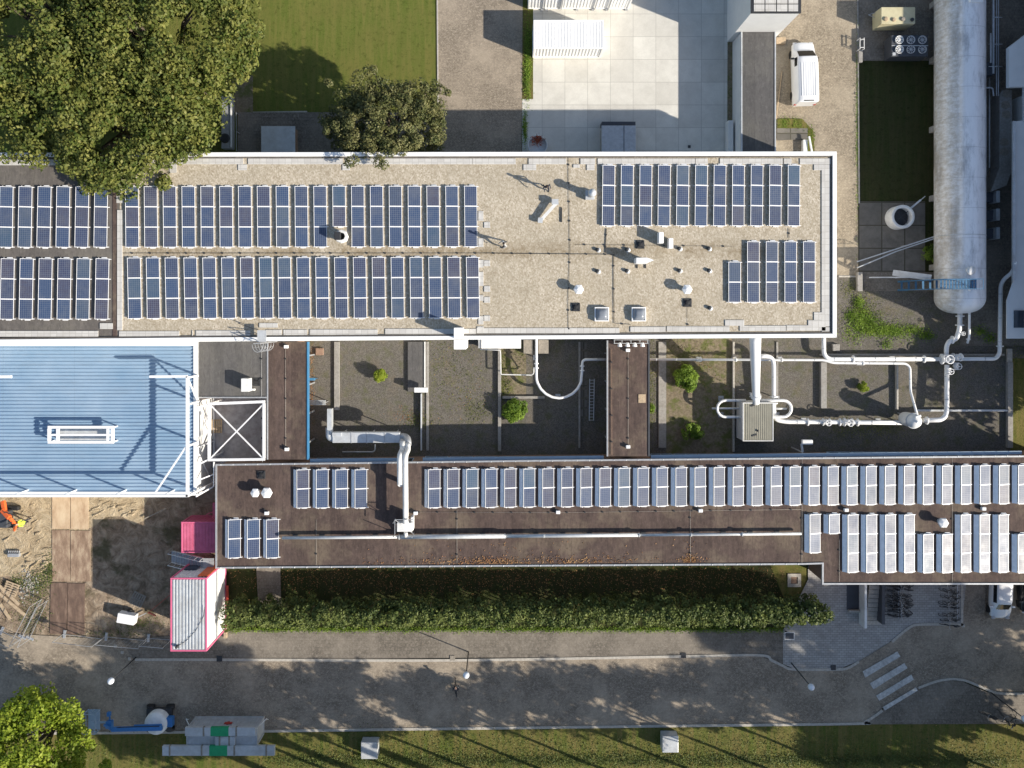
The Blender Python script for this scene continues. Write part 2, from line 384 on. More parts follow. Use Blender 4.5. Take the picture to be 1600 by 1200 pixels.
    c = t.mix(t.ramp(seam, [(.006, (.35,)*3), (.012, (0,0,0))]), c, (.22,.22,.22,1))
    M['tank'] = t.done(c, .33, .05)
    # foliage
    def leaf(name, a, b, c3, tr=.35):
        t = NT(name); r = t.island()
        c = t.ramp(r, [(0, a), (.55, b), (1, c3)])
        c = t.mix(t.ramp(t.noise(.9, 4, .7), [(.42, (0,0,0)), (.62, (.75,)*3)]), c, sc(c3, 1.1))
        c = t.mix(t.ramp(t.noise(.7, 4, .7, t.map(t.pos(), loc=(8,3,5))), [(.45, (0,0,0)), (.62, (.6,)*3)]), c, sc(a, .9))
        t.b.inputs['Specular IOR Level'].default_value = .25
        m = t.done(c, .55)
        tb = t.n.new('ShaderNodeBsdfTranslucent'); t.l.new(c, tb.inputs[0])
        mx = t.n.new('ShaderNodeMixShader'); mx.inputs[0].default_value = tr
        out = t.n['Material Output']; t.l.new(t.b.outputs[0], mx.inputs[1]); t.l.new(tb.outputs[0], mx.inputs[2]); t.l.new(mx.outputs[0], out.inputs[0])
        return m
    M['leaf_plane'] = leaf('broadleaf_foliage', (.050,.085,.016,1), (.120,.155,.030,1), (.25,.245,.065,1))
    M['leaf_pine'] = leaf('grey_green_foliage', (.055,.072,.022,1), (.105,.122,.040,1), (.20,.185,.075,1), .2)
    M['leaf_hedge'] = leaf('hedge_foliage', (.042,.070,.018,1), (.090,.125,.030,1), (.175,.20,.055,1), .22)
    M['leaf_bright'] = leaf('bright_foliage', (.12,.19,.014,1), (.23,.31,.025,1), (.36,.41,.05,1), .4)
    M['leaf_shrub'] = leaf('fresh_green_shrub', (.08,.15,.015,1), (.16,.27,.03,1), (.27,.37,.05,1))
    M['leaf_fallen'] = leaf('fallen_leaves', (.20,.085,.035,1), (.34,.16,.07,1), (.44,.27,.12,1), .1)
    # solar glass : cells from object coordinates
    t = NT('solar_cells')
    tc = t.n.new('ShaderNodeTexCoord').outputs['Object']; x, y, z = t.sep(tc)
    fx = t.math('ABSOLUTE', t.math('SUBTRACT', t.math('FRACT', t.math('MULTIPLY', t.math('ADD', x, .48), 6/.96)), .5))
    fy = t.math('ABSOLUTE', t.math('SUBTRACT', t.math('FRACT', t.math('MULTIPLY', t.math('ADD', y, .77), 10/1.54)), .5))
    g = t.math('MAXIMUM', fx, fy)
    r = t.objrand()
    base = t.ramp(r, [(0, (.034,.046,.088,1)), (.25, (.032,.060,.125,1)), (.5, (.028,.050,.110,1)), (.75, (.050,.050,.082,1)), (1, (.036,.076,.128,1))])
    base = t.mix(t.ramp(t.noise(5, 3, .5), [(.4, (0,0,0)), (.7, (.35,)*3)]), base, (.058,.085,.155,1))
    c_ = t.noise(.6, 5, .7)
    base = t.mix(t.ramp(c_, [(.45, (0,0,0)), (.7, (.22,)*3)]), base, (.20,.20,.19,1))
    c = t.mix(t.ramp(g, [(.432, (0,0,0)), (.468, (.62,)*3)]), base, (.21,.23,.27,1))
    M['cells'] = t.done(c, t.ramp(t.noise(.8, 5, .7), [(.35, (.36,)*3), (.65, (.46,)*3)]), 0, None, spec=.27)
    M['alu'] = plain('aluminium_frame', (.78,.78,.78,1), .4, .0, .04, 4)
    M['windplate'] = plain('zinc_wind_plate', (.86,.88,.90,1), .5, .0, .08, 3)
mk()
M = MAT
# ---------------------------------------------------------------- ground and paving (each sheet 4 mm above the last)
ZL = [0.0]
def ground(name, pts, mat, world=False):
    ZL[0] += .004
    b = MB(); b.sheet([p if world else P(*p) for p in pts], ZL[0])
    return tag(b.build(name, M[mat], recalc=False, loc=(0,0,0)), kind='structure')
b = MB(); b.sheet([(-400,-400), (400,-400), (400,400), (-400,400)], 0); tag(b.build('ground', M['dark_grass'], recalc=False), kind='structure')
ground('lawn', [(-60,-60), (682,-60), (684,175), (684,262), (-60,262)], 'lawn')
ground('verge_grass', [(-60,1136), (350,1144), (1340,1131), (1660,1131), (1660,1300), (-60,1300)], 'rough_grass')
ground('hedge_bed', [(345,840), (1262,840), (1262,1000), (345,1000)], 'dark_grass')  # shade behind the hedge is painted into this darker grass
ground('sunlit_end_grass', [(1195,862), (1262,862), (1262,935), (1225,935)], 'rough_grass')  # sunlit end of the bed, painted as a lighter grass sheet
ground('dirt_yard', [(-60,740), (345,740), (345,1000), (-60,1000)], 'dirt')
ground('sand_heap_ground', [(-60,740), (240,740), (234,775), (222,797), (228,812), (210,820), (190,806), (165,808), (150,820), (138,826), (138,850), (82,850), (80,905), (35,915), (15,900), (-60,905)], 'sand')
ground('brick_path', [(684,-60), (817,-60), (815,262), (686,262)], 'path')
ground('concrete_yard', [(833,-60), (1137,-60), (1136,262), (816,262), (816,155), (833,155)], 'slabs')
ground('grass_strip', [(817,-60), (833,-60), (833,155), (816,155)], 'rough_grass')
ground('shadow_gap_gravel', [(1137,-60), (1160,-60), (1160,262), (1136,262)], 'soil')
ground('service_road', [(1160,-60), (1338,-60), (1341,432), (1160,432)], 'tanroad')
ground('asphalt_corner', [(1338,-60), (1620,-60), (1620,95), (1340,95)], 'walk')
ground('gravel_court', [(430,430), (1620,430), (1620,760), (430,760)], 'cgravel')
ground('dry_soil_bed', [(1041,520), (1143,520), (1146,712), (1041,712)], 'soil')
ground('dark_soil_bed', [(783,520), (822,520), (822,618), (783,618)], 'soil')
ground('tiled_terrace', [(1341,315), (1445,315), (1445,430), (1341,430)], 'mosstile')
ground('platform_terrace', [(1341,425), (1470,425), (1470,455), (1341,455)], 'walk')
ground('pipe_alley', [(1500,60), (1640,60), (1640,540), (1500,540)], 'walk')
ground('weed_patch', [(1578,560), (1660,560), (1660,720), (1578,720)], 'rough_grass')
# the street
ground('street', [(-60,985), (60,992), (170,998), (268,1004), (345,1030), (700,1031), (1060,1026), (1185,1023), (1222,1040), (1240,1045), (1310,1046), (1340,1034), (1395,1000),
       (1425,978), (1500,975), (1503,912), (1660,912), (1660,1080), (1590,1080), (1560,1080), (1540,1078), (1500,1062), (1470,1062), (1435,1072), (1380,1104), (1365,1118), (1345,1130), (1000,1134), (600,1139), (300,1143), (-60,1146)], 'road')
ground('footway', [(345,984), (1224,984), (1224,1042), (1185,1022), (1060,1025), (345,1030)], 'walk')
ground('sunlit_paver_strip', [(190,1000), (345,985), (345,1030), (210,1030)], 'walk')
ground('plaza', [(1223,984), (1262,905), (1262,850), (1340,850), (1510,900), (1502,974), (1440,974), (1420,979), (1395,999), (1341,1032), (1310,1045), (1240,1044), (1223,1037)], 'plaza')
ground('side_footway', [(1367,1118), (1382,1105), (1436,1073), (1470,1063), (1500,1063), (1540,1080), (1600,1082), (1660,1082), (1660,1130), (1345,1131)], 'walk')
ground('concrete_apron', [(400,870), (438,870), (440,945), (404,945)], 'walk')
# steel road plates on the building site : each one a thing
def steelplate(x0, y0, x1, y1, rz, lab):
    a, c = P(x0, y0), P(x1, y1)
    b = MB(); b.box(a.x, a.y, .05, c.x, c.y, .08, rz)
    tag(b.build('road_plate', M[PM], bevel=.01), lab, 'steel plate', 'steel road plates on the building site')
PM = 'plate_sandy'
steelplate(82, 762, 110, 826, 0, 'pale sandy steel road plate left of its pair next to the blue roof edge')
steelplate(111, 763, 139, 826, .004, 'pale sandy steel road plate right of its pair next to the blue roof edge')
PM = 'plate'
steelplate(82, 828, 110, 908, .006, 'rusty brown steel road plate in the middle of the track, left of its pair')
steelplate(111, 829, 142, 908, 0, 'rusty brown steel road plate in the middle of the track, right of its pair')
PM = 'plate_shaded'  # street-end pair takes the plate colour darkened for tree shade
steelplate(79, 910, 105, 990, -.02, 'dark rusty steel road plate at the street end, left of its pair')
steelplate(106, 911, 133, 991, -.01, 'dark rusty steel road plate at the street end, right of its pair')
# kerbs
def smooth(pts, n=6):
    """Catmull-Rom through pixel points"""
    out = []
    for i in range(len(pts)-1):
        p0, p1, p2, p3 = pts[max(i-1,0)], pts[i], pts[i+1], pts[min(i+2,len(pts)-1)]
        for k in range(n):
            t = k/n
            out.append(tuple(.5*((2*p1[j]) + (-p0[j]+p2[j])*t + (2*p0[j]-5*p1[j]+4*p2[j]-p3[j])*t*t + (-p0[j]+3*p1[j]-3*p2[j]+p3[j])*t**3) for j in (0,1)))
    out.append(pts[-1]); return out
def kerb(pts, w=.22, h=.13, mat='kerb', name='kerb', sm=True):
    q = [P(*p) for p in (smooth(pts) if sm else pts)]
    b = MB()
    L, Rr = [], []
    for i, p in enumerate(q):
        d = (q[min(i+1,len(q)-1)] - q[max(i-1,0)]); n = Vector((-d.y, d.x, 0)).normalized() * w/2
        L.append(p+n); Rr.append(p-n)
    b.prism(L + Rr[::-1], .0, h)
    return tag(b.build(name, M[mat]), kind='structure')
kerb([(212,1030), (345,1030), (700,1031), (1060,1025), (1185,1023), (1205,1031), (1222,1039), (1240,1045), (1310,1045), (1326,1042), (1341,1033)])
kerb([(1391,1005), (1341,1033)], .3, .03)
kerb([(1393,1002), (1420,980), (1440,975), (1500,975), (1502,972), (1502,905)])
kerb([(-60,1146), (300,1143), (600,1139), (1000,1134), (1330,1130), (1350,1127), (1366,1118), (1378,1109)])
kerb([(1434,1074), (1470,1062), (1505,1062), (1545,1078), (1570,1083), (1660,1083)], .2)
kerb([(1381,1106), (1434,1074)], .3, .035)
kerb([(345,985), (700,986), (1222,984)], .1, .06)
kerb([(683,-60), (685,238)], .12, .08, sm=False); kerb([(1339,-60), (1342,318)], .12, .10, 'concrete', sm=False)
kerb([(1310,432), (1342,432)], .15, .08, sm=False)
kerb([(1222,990), (1223,1036)], .08, .01, 'concrete', sm=False)
# zebra crossing : painted bars on the street
ZL[0] += .004
for q in ([(1347,1048),(1401,1017),(1406,1025),(1351,1058)], [(1358,1067),(1412,1035),(1417,1043),(1364,1076)], [(1368,1086),(1423,1053),(1427,1061),(1373,1094)], [(1378,1104),(1430,1073),(1433,1078),(1382,1109)]):
    b = MB(); b.sheet([P(*p) for p in q], ZL[0]+.02); tag(b.build('crossing_stripe', M['zebra'], recalc=False), kind='structure')
ZL[0] += .03

# low concrete ledges and gravel-court dividers
def ledge(x0, y0, x1, y1, h, mat, lab):
    a, c = P(x0, y0, h), P(x1, y1, h); b = MB(); b.box(a.x, a.y, 0, c.x, c.y, h)
    tag(b.build('concrete_ledge', M[mat], bevel=.015), lab, 'ledge', 'low ledges dividing the gravel court')
ledge(522, 534, 530, 641, .28, 'concrete', 'narrow concrete ledge left of the bright round bush, running up to the bent duct')
ledge(637, 534, 662, 612, .30, 'felt_grey', 'wide grey ledge slab with a white edge, right of the bright round bush')
ledge(662.5, 534, 664.5, 612, .38, 'white', 'thin white edging right beside the wide grey ledge slab')
ledge(666, 534, 670, 704, .16, 'concrete', 'thin grey concrete strip between the bright round bush and the low green bush court')
ledge(657, 615, 659, 704, .45, 'galv_light', 'thin pale metal ledge running down from the small white heater box')
ledge(778, 534, 783, 705, .35, 'concrete', 'dark concrete ledge left of the curved U-shaped pipe court')
ledge(785, 619, 851, 623, .30, 'concrete', 'short pale ledge above the leafy bush beside the curved pipe')
ledge(904, 534, 907, 700, .2, 'concrete', 'thin dark ledge right of the curved U-shaped pipe, in full shade')
ledge(1029, 534, 1041, 700, .18, 'concrete', 'grey concrete strip just right of the connecting bridge roof')
ledge(1145, 534, 1148, 706, .35, 'kerb', 'thin white-topped ledge left of the pale pump cabin')
ledge(1213, 534, 1216, 622, .15, 'concrete', 'thin dark ledge right of the sloping white duct')
ledge(1283, 566, 1292, 638, .42, 'concrete', 'wide grey ledge with a dark shadow, between pump cabin and pale small shrub')
ledge(1401, 566, 1404, 640, .38, 'kerb', 'thin pale ledge between the small shrub and the round vessel')
ledge(1283, 553, 1570, 556, .45, 'concrete', 'long concrete ledge behind the long white pipeline')
ledge(1432, 640, 1575, 643, .35, 'galv_light', 'long thin pale ledge above the round white vessel')
ledge(1575, 566, 1583, 700, .4, 'concrete', 'concrete ledge at the right edge of the gravel court')
ledge(1574, 545, 1582, 566, .25, 'kerb', 'short pale concrete stub below the white building corner')

# ---------------------------------------------------------------- main building (roof 7.6 m)
ZM = 7.4
def px_roof(z): return [P(-60,241,z), P(1303.5,240,z), P(1303.5,524,z), P(-60,535,z)]
main = empty('laboratory_building', P(700,380,0), 'long building with a pale gravel roof edged in white and rows of blue panels', 'building')
cor = [(-60,240), (1304,238), (1304,526), (-60,537)]
w = [P(x, y, ZM) for x, y in cor]; cx = sum((v.x for v in w))/4
b = MB(); b.prism(w, 0, ZM-.12, top=True); b.build('wall', M['white_wall'], main)
g = [P(x, y, ZM) for x, y in [(187,240), (1304,238), (1304,526), (187,531)]]
b = MB(); b.prism(g, ZM-.11, ZM-.001); b.build('gravel_roof', M['gravel'], main)
g2 = [P(x, y, ZM) for x, y in [(-60,240), (186.5,240), (186.5,531), (-60,537)]]
b = MB(); b.prism(g2, ZM-.11, ZM-.02); b.build('felt_roof', M['felt_dark'], main)
# upstand + white coping all round
def parapet(q, w_, z0, z1, inner):
    b = MB(); q = [Vector(p) for p in q]
    for i in range(len(q)-1):
        a, c = q[i], q[i+1]; d = (c-a).normalized(); n = Vector((-d.y, d.x, 0))*w_*inner
        b.prism([a, c, c+n, a+n] if inner > 0 else [a, a+n, c+n, c], z0, z1)
    return b
zc = ZM+.19
def at(x, y): return P(x, y, zc)
cw = .30
b = MB()
b.prism([at(-60,238.5), at(1307.5,236.5), at(1301,243), at(-60,245)], ZM-.3, zc)
b.prism([at(1307.5,236.5), at(1307.5,527.5), at(1301,521), at(1301,243.05)], ZM-.3, zc+.003)
b.prism([at(1300.9,521.2), at(1307.2,527.5), at(305,533), at(-60,536.5), at(-60,531), at(305,527.2)], ZM-.3, zc+.001)
b.build('parapet', M['white_clean'], main, bevel=.02)
b = MB()
b.prism([at(-60,245.1), at(1300.9,243.1), at(1299,245.2), at(-60,247.2)], ZM-.1, ZM+.10)
b.prism([at(1300.9,243.2), at(1300.9,521), at(1298.6,519), at(1298.9,245.4)], ZM-.1, ZM+.105)
b.prism([at(1298.5,518.9), at(1300.9,521.1), at(305,527.1), at(-60,530.9), at(-60,528.8), at(305,525)], ZM-.1, ZM+.102)
b.build('flashing', M['felt_dark'], main)
# concrete pavers laid along the roof edges, with gaps
b = MB(); zp = ZM+.06
def pav(x0, y0, x1, y1, dz=0):
    a, c = P(x0, y0, zp), P(x1, y1, zp); b.box(a.x, a.y, ZM-.02, c.x, c.y, zp+dz)
gaps_n = [(186,380), (387.5,536), (541,738), (738.6,806), (826,885), (907,930), (934,1086), (1087,1106), (1125,1223), (1225,1237), (1250,1298)]
for k, (x0, x1) in enumerate(gaps_n): pav(x0, 247.6, x1, 256.6, .002*(k % 3))
pav(372,257,386,266,.003); pav(535,257,547,266,.003); pav(818,257,838,266,.003); pav(896,257,906,262,.004); pav(917,257,929,266,.002)
pav(265,257,276,270,.001); pav(-60,249,180,258)
gaps_s = [(186,280), (301,300), (306,391), (416,440), (443,480), (484,590), (602,744), (745,968), (985,1040), (1042,1140), (1156,1228), (1229,1290)]
for k, (x0, x1) in enumerate(gaps_s):
    yy = 530 - (x0-186)*.0088
    pav(x0, yy-12.5, x1, yy-4.2, .002*(k % 3))
pav(1284,257,1297,510); pav(1272,257,1283.9,266,.003); pav(1284,511,1297,518,.004)
pav(1272,488,1283.9,500,.002); pav(1263,500.3,1283.9,512,.001); pav(1133,500,1163,509,.003); pav(1283,250,1298,256,.005)
pav(746,510,756,517,.003); pav(183,287,191,314,.004); pav(183,328,191,516,.003); pav(182,305,193,317,.006)
for y0, y1 in ((330,345),(372,386),(406,418),(425,447),(461,470),(494,507)): pav(747.5, y0, 755.5, y1, .003)
for y0 in (347,407,447,464,493): pav(756.5, y0, 766, y0+9, .001)
pav(405,505,434,512,.002); pav(156,505,176,514,.003); pav(-60,517,153,526,.001)
b.build('edge_paving', M['pavers'], main)
# dark felt strip between the two roof sections
b = MB(); a, c = P(176,257,ZM), P(182.5,528,ZM); b.box(a.x, a.y, ZM-.01, c.x, c.y, ZM+.02); b.build('felt_seam', M['felt'], main)
# windows on the long façades
def window_row(parent, x0, x1, y, z0, z1, ww, gap, nrm, zedge, frame='white_wall'):
    """identical windows along an east-west façade at world y"""
    proto = None; x = x0
    while x + ww < x1:
        if proto is None:
            f = MB(); 
            for q in ((0,0,ww,.07),(0,z1-z0-.07,ww,z1-z0),(0,.071,.07,z1-z0-.071),(ww-.07,.071,ww,z1-z0-.071),(ww/2-.03,.071,ww/2+.03,z1-z0-.071)):
                f.box(q[0], -.04, q[1], q[2], .04, q[3])
            f.mi = 1; f.box(.07, -.015, .07, ww-.07, .015, z1-z0-.07)
            proto = f.build('window', [M[frame], M['glass']], None, loc=(0,0,0)); o = proto
        else: o = proto.copy(); COL.objects.link(o)
        o.parent = parent; o.location = Vector((x, y + nrm*.03, z0)) - parent.location
        x += ww + gap
yN = P(0,240,ZM).y; yS = P(0,530,ZM).y
for z0 in (1.0, 4.4):
    window_row(main, P(-40,0,ZM).x, P(1290,0,ZM).x, yN+.03, z0, z0+1.7, 1.9, .8, 1, 0)

# ---------------------------------------------------------------- lower building (roof 3.7 m)
ZB = 3.7
low = empty('flat_roof_wing', P(900,800,0), 'long low wing with a brown felt roof and a long row of pale panels', 'building')
outl = [(337,725), (840,718.5), (1660,711), (1660,913), (1284,913), (1284,881), (1252,882), (440,887), (337,888)]
w = [P(x, y, ZB) for x, y in outl]
def inset(pts, d):
    out = []; n = len(pts); A = sum(pts[i].x*pts[(i+1)%n].y - pts[(i+1)%n].x*pts[i].y for i in range(n)); s = 1 if A > 0 else -1
    for i in range(n):
        a, p, c = pts[i-1], pts[i], pts[(i+1) % n]
        d1 = (p-a).normalized(); d2 = (c-p).normalized(); n1 = Vector((-d1.y, d1.x, 0)); n2 = Vector((-d2.y, d2.x, 0))
        m = (n1+n2); m = m/max(m.length_squared, .3)*2
        out.append(p + m*d*s)
    return out
b = MB(); b.prism(inset(w, .18), 0, ZB-.10); b.build('wall', M['brick'], low)
b = MB(); b.prism(inset(w, .06), ZB-.098, ZB); b.build('roof', M['felt'], low)
b = MB(); i2 = inset(w, .13)
for k in range(len(w)):
    j = (k+1) % len(w)
    b.prism([w[k], w[j], i2[j], i2[k]], ZB-.12, ZB+.10)
b.build('roof_edge', M['galv'], low)
# standing edge clips : small nails of the edge trim
b = MB()
for k in range(0, 66):
    x = 345 + k*19.2
    p = P(x, 725.5 - (x-337)*.0113, ZB+.1); b.box(p.x-.03, p.y-.09, ZB+.09, p.x+.03, p.y+.0, ZB+.13)
    if x < 1250:
        p = P(x, 888 - (x-337)*.0065, ZB+.1); b.box(p.x-.03, p.y-.02, ZB+.09, p.x+.03, p.y+.09, ZB+.13)
b.build('edge_clips', M['white'], low)
# pale blue window strip on the north façade
yf = P(840,718.5,ZB).y
def lowwin(px0, px1, lab=None):
    x0, x1 = P(px0,0,ZB).x, P(px1,0,ZB).x
    window_row(low, x0, x1, 0, 1.0, 3.2, 2.0, .12, 1, 0, 'blueframe')
for seg0, seg1 in ((485,655), (660,940), (1022,1310), (1310,1600)):
    x0, x1 = P(seg0,0,ZB).x, P(seg1,0,ZB).x
    ym = P(0, 725.5-( (seg0+seg1)/2-337)*.0113, ZB).y
    window_row(low, x0, x1, ym-.12, 1.0, 3.2, 2.0, .12, 1, 0, 'blueframe')
# north façade sun-sill (light blue line under the roof edge)
b = MB()
for seg0, seg1 in ((483,632), (660,944), (1018,1600)):
    ya, yb = 725.5-(seg0-337)*.0113, 725.5-(seg1-337)*.0113
    a, c = P(seg0, ya, ZB), P(seg1, yb, ZB)
    b.prism([a+Vector((0,.02,0)), c+Vector((0,.02,0)), c+Vector((0,.30,0)), a+Vector((0,.30,0))], 3.25, 3.4)
b.build('window_sill', M['blueframe'], low)
# fallen leaves along the south roof edge
def leafscatter(name, pts, size, mat, parent=None, lab=None, kind='stuff'):
    n = len(pts); a = rng.normal(size=(n,3)); a[:,2] = np.abs(a[:,2])*2.2; a /= np.linalg.norm(a, axis=1)[:,None]
    return quads(name, np.array(pts), a, size, mat, parent, kind)
def quads(name, c, nrm, size, mat, parent=None, kind=None, loc=(0,0,0)):
    n = len(c); t = rng.normal(size=(n,3)); u = np.cross(nrm, t); u /= np.linalg.norm(u, axis=1)[:,None]+1e-9; v = np.cross(nrm, u)
    s = (size*(.65+.7*rng.random(n)))[:,None]
    off = np.array(parent.location) if parent else np.array(loc)
    c = c - off
    vs = np.empty((n,4,3)); vs[:,0] = c-u*s; vs[:,1] = c-v*s*.62; vs[:,2] = c+u*s; vs[:,3] = c+v*s*.62
    me = bpy.data.meshes.new(name); me.vertices.add(4*n); me.vertices.foreach_set('co', vs.ravel())
    me.loops.add(4*n); me.loops.foreach_set('vertex_index', np.arange(4*n, dtype=np.int32))
    me.polygons.add(n); me.polygons.foreach_set('loop_start', np.arange(0, 4*n, 4, dtype=np.int32)); 
    me.update(calc_edges=True); me.materials.append(M[mat])
    o = bpy.data.objects.new(name, me); COL.objects.link(o)
    if parent: o.parent = parent
    else: o.location = loc
    if kind: o['kind'] = kind
    return o
pts = []
for k in range(1250):
    x = random.choice([random.uniform(560,1110), random.gauss(720,55), random.gauss(780,25), random.gauss(900,40), random.gauss(1078,6)])
    if x > 1240: continue
    y = 885.5 - (x-337)*.0065*1 - abs(random.gauss(0, 5.5)) - 1.5 - (x>900)*.5
    if random.random() < .10: y -= random.uniform(0, 30)
    pts.append(tuple(P(x, y, ZB+.04)))
leafscatter('fallen_leaves', pts, .055, 'leaf_fallen', low)
# connecting link roofs
def link(name, x0, y0, x1, y1, z, lab, mat, fascia):
    o = empty(name, P((x0+x1)/2, (y0+y1)/2, 0), lab, 'connecting link', 'covered links between the two buildings')
    a, c = P(x0, y0, z), P(x1, y1, z)
    b = MB(); b.box(a.x+.12, a.y, z-.3, c.x-.12, c.y, z); b.build('roof', M[mat], o)
    b = MB(); b.box(a.x, a.y, z-.30, a.x+.118, c.y, z+.03); b.build('west_trim', M['galv'], o)
    b = MB(); b.box(c.x-.118, a.y, z-.38, c.x, c.y, z+.062); b.build('fascia', M[fascia], o)
    b = MB(); b.box(a.x+1.15, a.y, 0, c.x-1.15, c.y, z-.31); b.build('wall', M['brick'], o)
    for k in range(4):
        yy = a.y + (c.y-a.y)*(k+.5)/4
        for xx in (a.x+.3, c.x-.3): b = MB(); b.box(xx-.06, yy-.06, 0, xx+.06, yy+.06, z-.31); b.build('post', M['galv'], o)
    return o
l1 = link('covered_link', 417, 534, 482, 718, 3.62, 'brown felt roof of the connecting link with a blue edge, beside the crossed white frame', 'felt', 'bluewall')
l2 = link('covered_link', 948, 532, 1015, 713, 3.62, 'brown felt roof of the connecting link right of the curved U-shaped pipe', 'felt', 'darkwall')
# end shadow gap between links and wing
# dark flat roof next to the blue hall
o = empty('annex', P(360,580,0), 'low annex with a dark grey sheet roof between the blue hall and the brown link', 'building')
a, c = P(309,533.5,3.6), P(416.6,622,3.6); b = MB(); b.box(a.x, a.y, 0, c.x, c.y, 3.5); b.build('wall', M['brick'], o)
b = MB(); b.box(a.x+.1, a.y, 3.501, c.x-.01, c.y+.12, 3.6); b.build('roof', M['felt_grey'], o)
b = MB(); b.box(a.x, c.y, 3.45, c.x, c.y+.115, 3.70); b.box(a.x, c.y+.12, 3.45, a.x+.095, a.y, 3.702); b.build('roof_edge', M['galv'], o)
# enclosed court floor beneath the crossed frame
ground('court_floor', [(300,600), (445,600), (445,730), (300,730)], 'courtfloor')

# ---------------------------------------------------------------- blue hall
ZH = 4.3
hall = empty('blue_roof_hall', P(150,650,0), 'low hall with a pale blue ribbed metal roof inside a white steel frame', 'building')
a, c = P(-60,533.5,ZH), P(305,774,ZH)
b = MB(); b.box(a.x, a.y+.0, 0, c.x, c.y, ZH-.15); b.build('wall', M['white_wall'], hall)
b = MB(); y = a.y-.35; i = 0
while y > c.y+.3:
    p0 = .295
    # trapezoid rib
    zt, zb = ZH, ZH-.075
    prof = [(y, zb), (y-.11, zb), (y-.15, zt), (y-.25, zt), (y-p0, zb)]
    for (ya, za), (yb, zb2) in zip(prof, prof[1:]):
        b.face([(a.x, ya, za), (c.x-.1, ya, za), (c.x-.1, yb, zb2), (a.x, yb, zb2)])
    y -= p0; i += 1
b.build('ribbed_roof', M['hallroof'], hall, recalc=False)
b = MB(); b.box(a.x, a.y-.36, ZH-.14, c.x, a.y-.02, ZH+.08); b.box(a.x, c.y, ZH-.14, c.x, c.y+.30, ZH+.06); b.box(c.x-.12, c.y+.305, ZH-.14, c.x+.10, a.y-.365, ZH+.07)
b.build('roof_edge', M['white_clean'], hall)
# frame above the roof (6.35 m), one part
zf = 6.45
def fp(x, y, z=zf): return P(x, y, z)
b = MB(); bw = .17
b.bar(fp(-60,774.5), fp(294,774.5), .2, .2)
b.bar(fp(293,588), fp(293,776), .22, .2)
b.bar(fp(234,588.5), fp(293,588), .2, .2); b.bar(fp(-60,589), fp(18,588.5), .22, .2)
b.bar(fp(242,771), fp(290,699), .12, .12)
b.bar(fp(293,590), P(308,625,ZH+.1), .1, .1); 
for x in (-40, 20, 98, 178, 256): 
    q = fp(x, 774.5); b.bar(q, (q.x, q.y, 4.2), .12, .12)
for y in (590, 632, 697):
    q = fp(293, y); b.bar(q, (q.x+.08, q.y, ZH-.02), .14, .14)
q = fp(293,775); b.bar(q, (q.x+.5, q.y+.1, 0), .16, .16)
b.build('steel_frame', M['steel'], hall)
# east bracing down to the yard
b = MB(); e0 = P(306,628,ZH); 
pts = [P(306,628,ZH), P(306,700,ZH), P(306,773,ZH)]
for p in pts: b.bar(p, (p.x+.15, p.y, .2), .09, .09)
g0, g1, g2_ = (pts[0].x+.15, pts[0].y, .25), (pts[1].x+.15, pts[1].y, .25), (pts[2].x+.15, pts[2].y, .25)
b.bar(pts[0], g1, .07, .07); b.bar(pts[1], g0, .07, .07); b.bar(pts[1], g2_, .07, .07)
b.bar(g0, g2_, .1, .1)
b.build('side_bracing', M['steel'], hall)
# rooflight frame on the hall
rl = empty('rooflight', P(127,680,ZH+.0), 'long white rectangular frame with an inner rail standing on the blue roof', 'rooflight')
b = MB(); z = ZH+.85; q = lambda x, y: P(x, y, z)
b.bar(q(75,667.5), q(178,667.5), .22, .12); b.bar(q(75,691), q(178,691), .22, .12); b.bar(q(77,669.6), q(77,689), .26, .12); b.bar(q(176,669.6), q(176,689), .26, .12)
b.bar(q(79.5,679.5), q(173.5,679.5), .16, .11); b.bar(q(90.5,670), q(90.5,689), .24, .125); b.bar(q(168.5,670), q(168.5,689), .2, .125)
for x, y in ((77,668),(176,668),(77,690.5),(176,690.5)): p = q(x,y); b.bar(p, (p.x, p.y, ZH-.03), .1, .1)
b.build('frame', M['steel'], rl)
b = MB(); a_, c_ = P(91,671,ZH+.3), P(168,688,ZH+.3); b.box(a_.x, a_.y, ZH-.02, c_.x, c_.y, ZH+.3); b.build('glazing', M['galv_light'], rl, bevel=.03)
# crossed square frame
cf = empty('crossed_steel_frame', P(370,672,0), 'square white steel frame with crossed diagonals over the sunken court', 'steel frame')
z = 3.85; q = lambda x, y, z=z: P(x, y, z)
b = MB(); b.bar(q(325,631), q(414,627.5), .22, .2); b.bar(q(325,718.5), q(414,717.5), .2, .2); b.bar(q(327,633), q(327,717), .22, .19); b.bar(q(412.5,630), q(412.5,716), .2, .19)
b.build('outer_beams', M['steel'], cf)
b = MB(); b.bar(q(329,633), q(411,716), .1, .1); b.bar(q(329,716), q(411,632), .1, .095); b.build('diagonals', M['steel'], cf)
b = MB()
p = q(326,718); p2 = q(334,722); b.bar((p2.x,p2.y,3.8), P(334,760,3.0), .1, .1); b.bar(P(334,760,3.0), P(306,776,4.2), .12, .12); b.bar(P(334,741,3.2), P(306,752,4.2), .09, .09); b.bar(P(326,632,3.8), P(306,638,4.2), .12, .12); b.bar(P(326,718,3.8), P(306,728,4.2), .12, .12)
b.build('tie_beams', M['steel'], cf)
for x, y in ((326,631),(326,718)): p = q(x,y); b = MB(); b.bar(p, (p.x, p.y, 0), .13, .13); b.build('post', M['steel'], cf)

